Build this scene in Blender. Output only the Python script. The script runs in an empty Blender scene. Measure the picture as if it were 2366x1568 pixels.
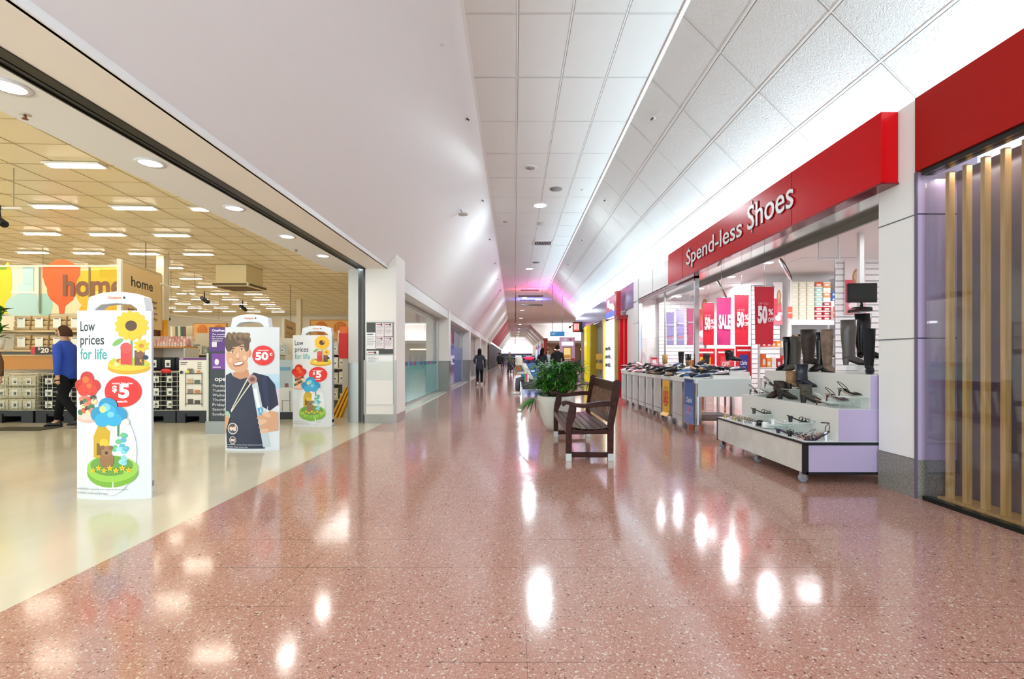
import bpy, bmesh, math, random
from mathutils import Vector, Matrix
R = math.radians
sc = bpy.context.scene
COL = sc.collection
random.seed(7)

# ------------------------------------------------------------------ camera, world, exposure
F = 1120.0                      # focal length in pixels of the 2366 px wide frame
cam_d = bpy.data.cameras.new('camera'); cam = bpy.data.objects.new('camera', cam_d); COL.objects.link(cam)
cam.location = (0, 0, 1.2); cam.rotation_euler = (R(90), 0, 0)
cam_d.sensor_width = 36; cam_d.sensor_fit = 'HORIZONTAL'; cam_d.lens = 36 * F / 2366
cam_d.shift_x = -5 / 2366; cam_d.shift_y = 44 / 2366; cam_d.clip_start = 0.05; cam_d.clip_end = 300
sc.camera = cam
w = bpy.data.worlds.new('world'); sc.world = w; w.use_nodes = True
w.node_tree.nodes['Background'].inputs[0].default_value = (0.73, 0.91, 1, 1)
w.node_tree.nodes['Background'].inputs[1].default_value = 2.7
sc.view_settings.view_transform = 'Standard'; sc.view_settings.look = 'None'
sc.view_settings.exposure = 0.34; sc.view_settings.gamma = 1; sc.view_settings.use_curve_mapping = False
sc.cycles.max_bounces = 9; sc.cycles.diffuse_bounces = 5; sc.cycles.glossy_bounces = 4
sc.cycles.transparent_max_bounces = 14; sc.cycles.sample_clamp_indirect = 6

def area(name, loc, sx, sy, power, color=(1, 1, 1), rot=(0, 0, 0), shape='RECTANGLE'):
    l = bpy.data.lights.new(name, 'AREA'); l.shape = shape; l.size = sx
    if shape == 'RECTANGLE': l.size_y = sy
    l.energy = power; l.color = color
    o = bpy.data.objects.new(name, l); o.location = loc; o.rotation_euler = rot; COL.objects.link(o)
    return o

def aim(o, d, longaxis=(0, 1, 0)):     # point a lamp along d with its long side along an axis
    z = -Vector(d).normalized(); x = Vector(longaxis); x = (x - z * x.dot(z)).normalized(); y = z.cross(x)
    o.rotation_euler = Matrix((x, y, z)).transposed().to_euler(); return o
ZC, XL, XR = 5.38, -.62, 2.03        # flat ceiling height and its two edges
# cove lights hidden behind the fascias on the right, throwing light up the sloped ceiling
for y0 in range(-3, 29, 4):
    aim(area('cove_lamp', (3.74, y0 + 2, 3.27), 3.9, 0.08, 66, (0.62, 0.88, 1)), (-.45, 0, 1))
# corridor downlights (lamp part of each fitting)
CORR_Y = [-1.5, 13.2, 22.5, 33.2, 42, 50, 59, 68, 76, 84, 92]
for y in CORR_Y:
    area('downlight_lamp', (0.70, y, ZC - .03), 0.3, 0, 115 if y < 55 else 150, (0.8, .95, 1.0), (0, 0, 0), 'DISK')
# threshold downlights of the department store
THR_Y = [-0.75, 0.49, 1.73, 2.97, 4.13, 5.37, 6.62, 7.86]
for y in THR_Y:
    area('threshold_lamp', (-3.1, y, 2.852), 0.16, 0, 5, (1, 0.93, 0.82), (0, 0, 0), 'DISK')
# shoe shop ceiling lamps
for y in (8.2, 9.6, 11.2, 12.7):
    area('shop_spot_lamp', (4.3, y, 2.78), 0.12, 0, 22, (0.95, 0.98, 1), (0, R(10), 0), 'DISK')
for (x, y) in [(5.6, 6.2), (5.5, 8.6), (5.0, 11.5), (7.2, 6.5), (7, 9)]:
    area('shop_panel_lamp', (x, y, 2.935), 0.9, 0.3, 18, (0.97, 0.98, 1))
# open court beyond and the cove above its far shops
area('court_lamp', (9, 42, ZC - .05), 7, 3, 500, (1, 0.97, 0.95))
aim(area('court_cove_lamp', (10, 58.6, 3.4), 11, 0.3, 260, (1, 1, 1)), (0, .6, 1), (1, 0, 0))
# coloured lamps added in mid air to make the glow on the ceiling
aim(area('magenta_wash_lamp', (2.5, 27.4, 3.75), 0.4, 0.8, 75, (1, 0.04, 0.6)), (.15, 0, 1))
aim(area('red_wash_lamp', (1.0, 29.3, 5.02), 1.5, 0.2, 30, (1, 0.05, 0.1)), (0, 0, 1), (1, 0, 0))
aim(area('blue_wash_lamp', (1.2, 34.2, 5.02), 1.6, 0.3, 55, (0.12, 0.14, 1)), (0, 0, 1), (1, 0, 0))

# ------------------------------------------------------------------ materials
def lin(h):
    h = h.lstrip('#'); c = [int(h[i:i + 2], 16) / 255 for i in (0, 2, 4)]
    return tuple((x / 12.92 if x <= 0.04045 else ((x + 0.055) / 1.055) ** 2.4) for x in c) + (1,)
MATS = {}
def M(hexc, rough=0.5, metal=0.0, emit=0.0, spec=0.5, alpha=1.0, coat=0.0):
    k = (hexc, rough, metal, emit, spec, alpha, coat)
    if k in MATS: return MATS[k]
    m = bpy.data.materials.new('mat' + hexc.strip('#')); m.use_nodes = True
    b = m.node_tree.nodes['Principled BSDF']; c = lin(hexc)
    b.inputs['Base Color'].default_value = c; b.inputs['Roughness'].default_value = rough
    b.inputs['Metallic'].default_value = metal; b.inputs['Specular IOR Level'].default_value = spec
    b.inputs['Coat Weight'].default_value = coat; b.inputs['Coat Roughness'].default_value = 0.08
    if emit:
        b.inputs['Emission Color'].default_value = c; b.inputs['Emission Strength'].default_value = emit
    if alpha < 1: b.inputs['Alpha'].default_value = alpha
    MATS[k] = m
    return m
def nodes(m): return m.node_tree.nodes, m.node_tree.links, m.node_tree.nodes['Principled BSDF']
def add_bump(m, scale, strength, dist=0.01, kind='noise', stretch=(1, 1, 1)):
    n, l, b = nodes(m)
    tc = n.new('ShaderNodeTexCoord'); mp = n.new('ShaderNodeMapping'); mp.inputs['Scale'].default_value = stretch
    l.new(tc.outputs['Object'], mp.inputs[0])
    t = n.new('ShaderNodeTexNoise'); t.inputs['Scale'].default_value = scale; t.inputs['Detail'].default_value = 3
    t.inputs['Distortion'].default_value = 1.2 if kind == 'wiggle' else 0
    l.new(mp.outputs[0], t.inputs['Vector'])
    bp = n.new('ShaderNodeBump'); bp.inputs['Strength'].default_value = strength; bp.inputs['Distance'].default_value = dist
    l.new(t.outputs[0], bp.inputs['Height']); l.new(bp.outputs[0], b.inputs['Normal'])
    return t
def add_mottle(m, c1, c2, scale=4, stretch=(1, 1, 1), detail=4, lo=.35, hi=.65):
    n, l, b = nodes(m)
    tc = n.new('ShaderNodeTexCoord'); mp = n.new('ShaderNodeMapping'); mp.inputs['Scale'].default_value = stretch
    l.new(tc.outputs['Object'], mp.inputs[0])
    t = n.new('ShaderNodeTexNoise'); t.inputs['Scale'].default_value = scale; t.inputs['Detail'].default_value = detail
    l.new(mp.outputs[0], t.inputs['Vector'])
    r = n.new('ShaderNodeValToRGB'); r.color_ramp.elements[0].color = lin(c1); r.color_ramp.elements[1].color = lin(c2)
    r.color_ramp.elements[0].position = lo; r.color_ramp.elements[1].position = hi
    l.new(t.outputs[0], r.inputs[0]); l.new(r.outputs[0], b.inputs['Base Color'])
    return m
def fresh(hexc, rough=.5, metal=0, spec=.5):
    m = M(hexc, rough, metal, 0, spec).copy(); return m

def glass_mat(name, tint='#FFFFFF', refl=1.0, base=None, base_fac=0.0):
    m = bpy.data.materials.new(name); m.use_nodes = True
    n, l = m.node_tree.nodes, m.node_tree.links; n.clear()
    out = n.new('ShaderNodeOutputMaterial'); tr = n.new('ShaderNodeBsdfTransparent'); gl = n.new('ShaderNodeBsdfGlossy')
    tr.inputs[0].default_value = lin(tint); gl.inputs['Roughness'].default_value = 0.02
    fr = n.new('ShaderNodeFresnel'); ge = n.new('ShaderNodeNewGeometry'); io = n.new('ShaderNodeMapRange')
    io.inputs[3].default_value = 1.5; io.inputs[4].default_value = 1 / 1.5; l.new(ge.outputs['Backfacing'], io.inputs[0]); l.new(io.outputs[0], fr.inputs[0])
    mu = n.new('ShaderNodeMath'); mu.operation = 'MULTIPLY'; mu.inputs[1].default_value = refl; mu.use_clamp = True
    mx = n.new('ShaderNodeMixShader'); l.new(fr.outputs[0], mu.inputs[0]); l.new(mu.outputs[0], mx.inputs[0])
    src = tr
    if base:
        df = n.new('ShaderNodeBsdfDiffuse'); df.inputs[0].default_value = lin(base)
        m2 = n.new('ShaderNodeMixShader'); m2.inputs[0].default_value = base_fac
        l.new(tr.outputs[0], m2.inputs[1]); l.new(df.outputs[0], m2.inputs[2]); src = m2
    l.new(src.outputs[0], mx.inputs[1]); l.new(gl.outputs[0], mx.inputs[2]); l.new(mx.outputs[0], out.inputs[0])
    return m

def terrazzo():
    m = fresh('#C08880', .1); m.name = 'terrazzo'; n, l, b = nodes(m)
    tc = n.new('ShaderNodeTexCoord')
    def vor(scale, stops):
        v = n.new('ShaderNodeTexVoronoi'); v.inputs['Scale'].default_value = scale; l.new(tc.outputs['Object'], v.inputs['Vector'])
        s = n.new('ShaderNodeSeparateColor'); l.new(v.outputs['Color'], s.inputs[0])
        r = n.new('ShaderNodeValToRGB'); r.color_ramp.interpolation = 'CONSTANT'
        e = r.color_ramp.elements
        e[0].position = 0; e[0].color = lin(stops[0][1]); e[1].position = stops[1][0]; e[1].color = lin(stops[1][1])
        for p, c in stops[2:]:
            q = e.new(p); q.color = lin(c)
        l.new(s.outputs[0], r.inputs[0]); return r, s, v
    r1, s1, v1 = vor(215, [(0, '#9A6A5E'), (.1, '#A87868'), (.34, '#B08070'), (.62, '#B88A7C'), (.84, '#BE9284'), (.965, '#D4BEB2')])
    r2, s2, v2 = vor(120, [(0, '#CCBAAC'), (.4, '#B08070'), (.8, '#664438')])
    g = n.new('ShaderNodeMath'); g.operation = 'GREATER_THAN'; g.inputs[1].default_value = .895; l.new(s2.outputs[1], g.inputs[0])
    mx = n.new('ShaderNodeMix'); mx.data_type = 'RGBA'; l.new(g.outputs[0], mx.inputs[0]); l.new(r1.outputs[0], mx.inputs[6]); l.new(r2.outputs[0], mx.inputs[7])
    # joints
    sep = n.new('ShaderNodeSeparateXYZ'); l.new(tc.outputs['Object'], sep.inputs[0])
    def joint(out, pitch, off, wd):
        a = n.new('ShaderNodeMath'); a.operation = 'ADD'; a.inputs[1].default_value = off; l.new(out, a.inputs[0])
        d = n.new('ShaderNodeMath'); d.operation = 'DIVIDE'; d.inputs[1].default_value = pitch; l.new(a.outputs[0], d.inputs[0])
        f = n.new('ShaderNodeMath'); f.operation = 'FRACT'; l.new(d.outputs[0], f.inputs[0])
        s = n.new('ShaderNodeMath'); s.operation = 'LESS_THAN'; s.inputs[1].default_value = wd / pitch; l.new(f.outputs[0], s.inputs[0]); return s
    j1 = joint(sep.outputs[1], .434, 40 * .434 + .255, .0036); j2 = joint(sep.outputs[0], .62, 30 * .62 - .05, .0022)
    mm = n.new('ShaderNodeMath'); mm.operation = 'MAXIMUM'; l.new(j1.outputs[0], mm.inputs[0]); l.new(j2.outputs[0], mm.inputs[1])
    ns = n.new('ShaderNodeTexNoise'); ns.inputs['Scale'].default_value = .9; l.new(tc.outputs['Object'], ns.inputs['Vector'])
    ml = n.new('ShaderNodeMath'); ml.operation = 'MULTIPLY'; l.new(mm.outputs[0], ml.inputs[0]); nm = n.new('ShaderNodeMapRange'); nm.inputs[1].default_value = .38; nm.inputs[2].default_value = .6; l.new(ns.outputs[0], nm.inputs[0]); l.new(nm.outputs[0], ml.inputs[1])
    mj = n.new('ShaderNodeMix'); mj.data_type = 'RGBA'; l.new(ml.outputs[0], mj.inputs[0]); l.new(mx.outputs[2], mj.inputs[6]); mj.inputs[7].default_value = lin('#4A302C')
    l.new(mj.outputs[2], b.inputs['Base Color'])
    rn = n.new('ShaderNodeTexNoise'); rn.inputs['Scale'].default_value = 3; l.new(tc.outputs['Object'], rn.inputs['Vector'])
    rr = n.new('ShaderNodeMapRange'); rr.inputs[3].default_value = .07; rr.inputs[4].default_value = .16; l.new(rn.outputs[0], rr.inputs[0]); l.new(rr.outputs[0], b.inputs['Roughness'])
    bn = n.new('ShaderNodeTexNoise'); bn.inputs['Scale'].default_value = 9; bn.inputs['Detail'].default_value = 4; l.new(tc.outputs['Object'], bn.inputs['Vector'])
    bp = n.new('ShaderNodeBump'); bp.inputs['Strength'].default_value = .12; bp.inputs['Distance'].default_value = .004
    l.new(bn.outputs[0], bp.inputs['Height']); l.new(bp.outputs[0], b.inputs['Normal'])
    b.inputs['Specular IOR Level'].default_value = .62
    return m

def wood_mat(c1, c2, rough=.35, scale=3, stretch=(1, 1, 14)):
    m = fresh(c1, rough); add_mottle(m, c1, c2, scale, stretch, 5); m.name = 'wood'; return m

# ------------------------------------------------------------------ mesh builder
class MB:
    def __init__(s): s.v = []; s.f = []; s.fm = []; s.sm = []; s.mats = []; s.X = Matrix()
    def mi(s, m):
        if m not in s.mats: s.mats.append(m)
        return s.mats.index(m)
    def add(s, vs, fs, m, smooth=False):
        o = len(s.v); i = s.mi(m)
        s.v += [tuple(s.X @ Vector(p)) for p in vs]
        for f in fs: s.f.append([o + k for k in f]); s.fm.append(i); s.sm.append(smooth)
        return s
    def box(s, x0, x1, y0, y1, z0, z1, m):
        return s.add([(x0, y0, z0), (x1, y0, z0), (x1, y1, z0), (x0, y1, z0), (x0, y0, z1), (x1, y0, z1), (x1, y1, z1), (x0, y1, z1)],
                     [(0, 3, 2, 1), (4, 5, 6, 7), (0, 1, 5, 4), (1, 2, 6, 5), (2, 3, 7, 6), (3, 0, 4, 7)], m)
    def quad(s, a, b, c, d, m): return s.add([a, b, c, d], [(0, 1, 2, 3)], m)
    def hexa(s, bot, top, m):      # two quads
        return s.add(list(bot) + list(top), [(3, 2, 1, 0), (4, 5, 6, 7), (0, 1, 5, 4), (1, 2, 6, 5), (2, 3, 7, 6), (3, 0, 4, 7)], m)
    def loft(s, rings, m, caps=True, smooth=True, closed=True):
        n = len(rings[0]); vs = [p for r in rings for p in r]; fs = []
        for i in range(len(rings) - 1):
            for j in range(n if closed else n - 1):
                k = (j + 1) % n; fs.append((i * n + j, i * n + k, (i + 1) * n + k, (i + 1) * n + j))
        s.add(vs, fs, m, smooth)
        if caps:
            s.add(rings[0], [tuple(range(n))[::-1]], m); s.add(rings[-1], [tuple(range(n))], m)
        return s
    def tube(s, pts, r, m, n=8, smooth=True, caps=True):
        pts = [Vector(p) for p in pts]; rs = r if isinstance(r, (list, tuple)) else [r] * len(pts); rings = []
        up = None
        for i, p in enumerate(pts):
            d = (pts[min(i + 1, len(pts) - 1)] - pts[max(i - 1, 0)]).normalized()
            if up is None: up = Vector((0, 0, 1)) if abs(d.z) < .9 else Vector((1, 0, 0))
            a = d.cross(up).normalized(); b = a.cross(d).normalized(); up = b
            rings.append([tuple(p + (a * math.cos(t) + b * math.sin(t)) * rs[i]) for t in (2 * math.pi * k / n for k in range(n))])
        return s.loft(rings, m, caps, smooth)
    def cyl(s, a, b, r, m, n=16, r2=None): return s.tube([a, b], [r, r if r2 is None else r2], m, n, True)
    def lathe(s, prof, c, m, n=24, smooth=True, sx=1, sy=1, axis='z', caps=True):
        rings = []
        for r, z in prof:
            rr = []
            for k in range(n):
                t = 2 * math.pi * k / n; x, y = r * sx * math.cos(t), r * sy * math.sin(t)
                if axis == 'z': rr.append((c[0] + x, c[1] + y, c[2] + z))
                elif axis == 'y': rr.append((c[0] + x, c[1] + z, c[2] + y))
                else: rr.append((c[0] + z, c[1] + x, c[2] + y))
            rings.append(rr)
        return s.loft(rings, m, caps, smooth)
    def prism(s, pts, a0, a1, m, axis='y', smooth=False):   # 2-D outline extruded along an axis
        def P(u, v, a): return {'y': (u, a, v), 'x': (a, u, v), 'z': (u, v, a)}[axis]
        n = len(pts)
        s.add([P(u, v, a0) for u, v in pts] + [P(u, v, a1) for u, v in pts],
              [tuple(range(n)), tuple(range(2 * n - 1, n - 1, -1))], m)
        s.add([P(u, v, a0) for u, v in pts] + [P(u, v, a1) for u, v in pts],
              [(i, (i + 1) % n, n + (i + 1) % n, n + i) for i in range(n)], m, smooth)
        return s
    def ball(s, c, r, m, n=12, sx=1, sy=1, sz=1):
        prof = [(max(1e-4, r * math.sin(math.pi * k / (n // 2))), -r * sz * math.cos(math.pi * k / (n // 2))) for k in range(n // 2 + 1)]
        return s.lathe(prof, c, m, n, True, sx, sy)
    def build(s, name, parent=None, bevel=0, seg=2, world=False):
        me = bpy.data.meshes.new(name); me.from_pydata(s.v, [], s.f)
        for m in s.mats: me.materials.append(m)
        me.polygons.foreach_set('material_index', s.fm); me.polygons.foreach_set('use_smooth', s.sm)
        bm = bmesh.new(); bm.from_mesh(me); bmesh.ops.remove_doubles(bm, verts=bm.verts, dist=1e-6) if not bevel else bmesh.ops.remove_doubles(bm, verts=bm.verts, dist=1e-5)
        bmesh.ops.recalc_face_normals(bm, faces=bm.faces); bm.to_mesh(me); bm.free()
        o = bpy.data.objects.new(name, me); COL.objects.link(o)
        if parent is not None:
            o.parent = parent
            if world:          # verts were given in world space: bring them into the parent's space
                L = parent; off = Vector()
                while L is not None: off += L.location; L = L.parent
                me.transform(Matrix.Translation(-off))
        if bevel:
            b = o.modifiers.new('bevel', 'BEVEL'); b.width = bevel; b.segments = seg; b.limit_method = 'ANGLE'; b.harden_normals = False
        return o

_txt = {}
def text_mesh(st, bold=0.0, ext=0.0):
    k = (st, bold, ext)
    if k in _txt: return _txt[k]
    c = bpy.data.curves.new('t', 'FONT'); c.body = st; c.size = 1; c.offset = bold; c.extrude = ext; c.resolution_u = 3
    o = bpy.data.objects.new('t', c); COL.objects.link(o)
    me = o.evaluated_get(bpy.context.evaluated_depsgraph_get()).to_mesh()
    vs = [tuple(v.co) for v in me.vertices]; fs = [tuple(p.vertices) for p in me.polygons]
    bpy.data.objects.remove(o)
    x0 = min([v[0] for v in vs], default=0); x1 = max([v[0] for v in vs], default=1)
    _txt[k] = (vs, fs, x0, x1); return _txt[k]

class Art:
    """flat print on a panel: o = lower left corner, u/v unit vectors, n = outward normal; sizes in metres"""
    def __init__(s, mb, o, u, v, n, step=.0007):
        s.mb = mb; s.o = Vector(o); s.u = Vector(u).normalized(); s.v = Vector(v).normalized(); s.n = Vector(n).normalized(); s.k = 1; s.step = step
    def P(s, a, b, e=0): return tuple(s.o + s.u * a + s.v * b + s.n * (s.k * s.step + e))
    def poly(s, pts, m):
        s.mb.add([s.P(a, b) for a, b in pts], [tuple(range(len(pts)))], m); s.k += 1; return s
    def rect(s, a0, b0, a1, b1, m): return s.poly([(a0, b0), (a1, b0), (a1, b1), (a0, b1)], m)
    def disc(s, a, b, r, m, ry=None, n=28, rot=0):
        ry = ry or r; c, d = math.cos(rot), math.sin(rot); pts = []
        for k in range(n):
            t = 2 * math.pi * k / n; x, y = r * math.cos(t), ry * math.sin(t); pts.append((a + x * c - y * d, b + x * d + y * c))
        return s.poly(pts, m)
    def text(s, st, a, b, h, m, width=None, align='l', bold=0.0, ext=0.0, shear=0):
        vs, fs, x0, x1 = text_mesh(st, bold, ext)
        sy = h / .7; sx = sy if width is None else width / max(1e-4, (x1 - x0))
        off = {'l': 0, 'c': -(x1 - x0) * sx / 2, 'r': -(x1 - x0) * sx}[align]
        s.mb.add([s.P(a + off + (x - x0) * sx + y * shear * sy, b + y * sy, (z + ext) * 1.0) for x, y, z in vs], fs, m); s.k += 1; return s

# ------------------------------------------------------------------ objects
def tag(o, label=None, cat=None, group=None, kind=None):
    if label: o['label'] = label
    if cat: o['category'] = cat
    if group: o['group'] = group
    if kind: o['kind'] = kind
    return o
def thing(name, label, cat, loc=(0, 0, 0), rz=0, group=None):
    o = bpy.data.objects.new(name, None); COL.objects.link(o); o.location = loc; o.rotation_euler = (0, 0, rz)
    o.empty_display_size = .1
    return tag(o, label, cat, group)
KIDS = {}
def dup(o, loc, rz=0, label=None, group=None, parent=None, top=True, scale=None):
    c = o.copy(); COL.objects.link(c)
    if top:
        c.location = loc; c.rotation_euler = (0, 0, rz)
        if scale: c.scale = (scale,) * 3
        if label: c['label'] = label
        if group: c['group'] = group
    else: c.parent = parent
    for ch in [x for x in COL.objects if x.parent == o] if o.name not in KIDS else KIDS[o.name]:
        dup(ch, None, parent=c, top=False)
    return c
def remember(o):
    KIDS[o.name] = [x for x in COL.objects if x.parent == o]
    for x in KIDS[o.name]: remember(x)
    return o
def struct(o, label=None): 
    o['kind'] = 'structure'
    if label: o['label'] = label
    return o
def at(px, py, Y):        # world point seen at that pixel at depth Y
    return ((px - 1188) * Y / F, Y, 1.2 + (828 - py) * Y / F)
# ================================================================== the building
CREAM = add_mottle(fresh('#D2CBB4', .14), '#C8C2AC', '#D8D2C0', 1.6, (1, .25, 1), 5, .3, .7); CREAM.name = 'cream_vinyl'
add_bump(CREAM, 6, .06, .004)
TERR = terrazzo()
WHITE = M('#E9E9EA', .45); PLASTER = fresh('#F1F2F1', .42, 0, .35); add_bump(PLASTER, 1.2, .12, .03, 'noise', (1, .35, 1)); PLASTER.name = 'painted_plaster'
TILE = fresh('#E6E5E2', .85); add_bump(TILE, 60, .6, .006, 'wiggle'); TILE.name = 'ceiling_tile'
TILE2 = fresh('#E4E3E1', .8); add_bump(TILE2, 42, 1.0, .012, 'wiggle'); TILE2.name = 'textured_tile'
TBAR = M('#F1F0EE', .4); GAP = M('#77756F', .6)
BEIGE = M('#F6F0E8', .55); SOFF = M('#F0F0F0', .5); STEEL = fresh('#B4B2AC', .28, .9); add_bump(STEEL, 30, .1, .002, 'noise', (1, 1, .05))
CHROME = M('#D8D8DA', .15, 1); BLACK = M('#0C0C0D', .3); DKGREY = M('#33343A', .5); GRANITE = add_mottle(fresh('#8A8680', .12), '#7B7771', '#98938B', 60, (1, 1, 1), 3)
WARMCEIL = fresh('#F6E4BE', .35); WARMCEIL.name = 'store_ceiling'
PANEL = M('#E8E7E4', .3, 0, 0, .5); PURPLE = M('#B9A6C6', .35)
RED = M('#CC0812', .25, 0, 0, .12); RED2 = M('#A81A14', .5, 0, 0, .12)
CLEAR = glass_mat('clear_glass'); 

# floors
struct(MB().box(-2.43, 18, -4, 100, -.1, 0, TERR).build('floor'), 'pink terrazzo mall floor with thin dark joints')
struct(MB().box(-27, -2.43, -4, 30, -.1, 0, CREAM).build('floor.001'), 'cream polished vinyl floor of the department store')
struct(MB().box(-8, -2.43, 30, 100, -.1, 0, CREAM).build('floor.002'), 'pale floor inside the far shops on the left')
struct(MB().box(-2.76, -2.40, 9.72, 33.6, 0, .02, CREAM).build('trim_1'), 'pale stone sill along the glass shopfronts')

def grid_strips(mb, o, u, v, ulist, vlist, ulen, vlen, n, wd=.009, t=.005, m=TBAR, g=GAP):
    """T-bars: lines of constant u (running along v) and of constant v (running along u), with a thin shadow gap beside them"""
    o, u, v, n = Vector(o), Vector(u), Vector(v), Vector(n)
    for a in ulist:
        for (w0, w1, mat, e) in ((-wd, wd, m, t), (wd, wd + .008, g, .003)):
            p = [o + u * (a + w0) + n * e, o + u * (a + w1) + n * e, o + u * (a + w1) + v * vlen + n * e, o + u * (a + w0) + v * vlen + n * e]
            mb.quad(*[tuple(q) for q in p], mat)
    for b in vlist:
        for (w0, w1, mat, e) in ((-wd * .6, wd * .6, m, t * .8), (wd * .6, wd * .6 + .009, g, .003)):
            p = [o + v * (b + w0) + n * e, o + v * (b + w1) + n * e, o + v * (b + w1) + u * ulen + n * e, o + v * (b + w0) + u * ulen + n * e]
            mb.quad(*[tuple(q) for q in p], mat)
U = .6625; YB = .52; YP = 1.337   # tile module across, first joint, joint pitch
# flat ceiling over the mall
mb = MB().box(XL, XR, -4, 31, ZC, ZC + .1, TILE)
grid_strips(mb, (XL, -4, ZC), (1, 0, 0), (0, 1, 0), [0, U, 2 * U, 3 * U, 4 * U], [(YB + YP * k) + 4 for k in range(-3, 23)], XR - XL, 35, (0, 0, -1))
struct(mb.build('ceiling'), 'flat white tiled ceiling above the mall')
mb = MB().box(XL, 18, 31, 60, ZC, ZC + .1, TILE)
grid_strips(mb, (XL, 31, ZC), (1, 0, 0), (0, 1, 0), [U * k for k in range(28)], [YP * k for k in range(22)], 18.5, 28, (0, 0, -1))
struct(mb.build('ceiling.001'), 'flat tiled ceiling over the open court')
struct(MB().box(XL, XR + .1, 60, 100, ZC, ZC + .1, TILE).build('ceiling.002'), 'flat ceiling of the far mall')
# left slope, plain plaster
mb = MB(); mb.hexa([(-2.35, -4, 2.91), (XL, -4, ZC), (XL, 50, ZC), (-2.35, 50, 2.91)], [(-2.40, -4, 2.97), (XL - .05, -4, ZC + .06), (XL - .05, 50, ZC + .06), (-2.40, 50, 2.97)], PLASTER)
mb.box(XL - .03, XL + .03, -4, 50, ZC - .02, ZC + .03, TBAR)
struct(mb.build('ceiling.003'), 'smooth white sloping plaster ceiling on the left')
mb = MB(); mb.hexa([(-2.35, 50, 2.91), (XL, 50, ZC), (XL, 72, ZC), (-2.35, 72, 2.91)], [(-2.40, 50, 2.97), (XL - .05, 50, ZC + .06), (XL - .05, 72, ZC + .06), (-2.40, 72, 2.97)], M('#C9323A', .45))
struct(mb.build('ceiling.004'), 'red painted panel of the far left sloping ceiling')
mb = MB(); mb.hexa([(-2.35, 72, 2.91), (XL, 72, ZC), (XL, 100, ZC), (-2.35, 100, 2.91)], [(-2.40, 72, 2.97), (XL - .05, 72, ZC + .06), (XL - .05, 100, ZC + .06), (-2.40, 100, 2.97)], PLASTER)
struct(mb.build('ceiling.005'), 'white far end of the left sloping ceiling')
# right slope, textured tiles
XE = 4.2; ZE = ZC - (XE - XR); SL = (XE - XR) * math.sqrt(2); h = math.sqrt(.5)
mb = MB(); mb.hexa([(XR, -4, ZC), (XE, -4, ZE), (XE, 29.2, ZE), (XR, 31, ZC)],
                   [(XR, -4, ZC + .1), (XE + .07, -4, ZE + .05), (XE + .07, 29.2, ZE + .05), (XR, 31, ZC + .1)], TILE2)
grid_strips(mb, (XR, -4, ZC), (h, 0, -h), (0, 1, 0), [.012, .66, 1.32, 1.98, 2.64], [(YB + YP * k) + 4 for k in range(-3, 22)], SL, 33.2, (-h, 0, -h), .010)
mb.box(XR - .03, XR + .02, -4, 31, ZC - .025, ZC, TBAR)
struct(mb.build('ceiling.006'), 'textured tiled sloping ceiling on the right')
struct(MB().hexa([(XR, 31, ZC), (XE, 29.2, ZE), (XE, 29.3, ZE), (XR, 31.1, ZC)], [(XR, 31, ZC + .02), (XE, 29.2, ZC), (XE, 29.3, ZC), (XR, 31.1, ZC + .02)], TILE).build('ceiling.007'), 'triangular end of the right slope')
mb = MB(); mb.hexa([(XR, 60, ZC), (3.8, 60, 3.6), (3.8, 100, 3.6), (XR, 100, ZC)], [(XR, 60, ZC + .1), (3.9, 60, 3.65), (3.9, 100, 3.65), (XR, 100, ZC + .1)], M('#DDD2C6', .7))
grid_strips(mb, (XR, 60, ZC), (h, 0, -h), (0, 1, 0), [.66, 1.32, 1.98], [YP * 3 * k for k in range(8)], SL - .6, 40, (-h, 0, -h), .02)
struct(mb.build('ceiling.008'), 'tiled slope of the far mall')
# bulkhead and far court wall
mb = MB().prism([(XR, ZC), (3.8, 3.6), (18, 3.6), (18, ZC)], 59.85, 59.99, M('#E4DEDC', .6), 'y')
mb.box(3.8, 18, 58.0, 58.1, 3.0, 3.35, M('#D8CDBC', .6)).box(3.8, 18, 58, 60, 3.0, 3.04, WHITE)
struct(mb.build('wall_court'), 'white bulkhead with a light cove above the court shops')
# header soffit of the department store opening, black shutter track
mb = MB().box(-2.77, -2.35, -4, 9.02, 2.868, 2.95, BEIGE).box(-2.37, -2.335, -4, 9.02, 2.868, 2.925, PLASTER)
struct(mb.build('trim_2'), 'beige soffit above the department store opening')
mb = MB().box(-2.83, -2.745, -4, 9.0, 2.86, 2.93, BLACK).box(-2.86, -2.83, -4, 9.0, 2.875, 2.93, M('#9A9A96', .35, .6)).box(-2.90, -2.855, -4, 9.0, 2.868, 2.93, M('#2C2B28', .4)).box(-2.915, -2.90, -4, 9.0, 2.855, 2.93, BLACK)
mb.box(-2.842, -2.836, -4, 9.0, 2.856, 2.9, BLACK)
struct(mb.build('trim_3'), 'black and steel shutter track in the soffit')
struct(MB().box(-3.46, -2.915, -4, 9.3, 2.868, 3.7, SOFF).build('trim_4'), 'grey soffit with round downlights over the store threshold')
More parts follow.
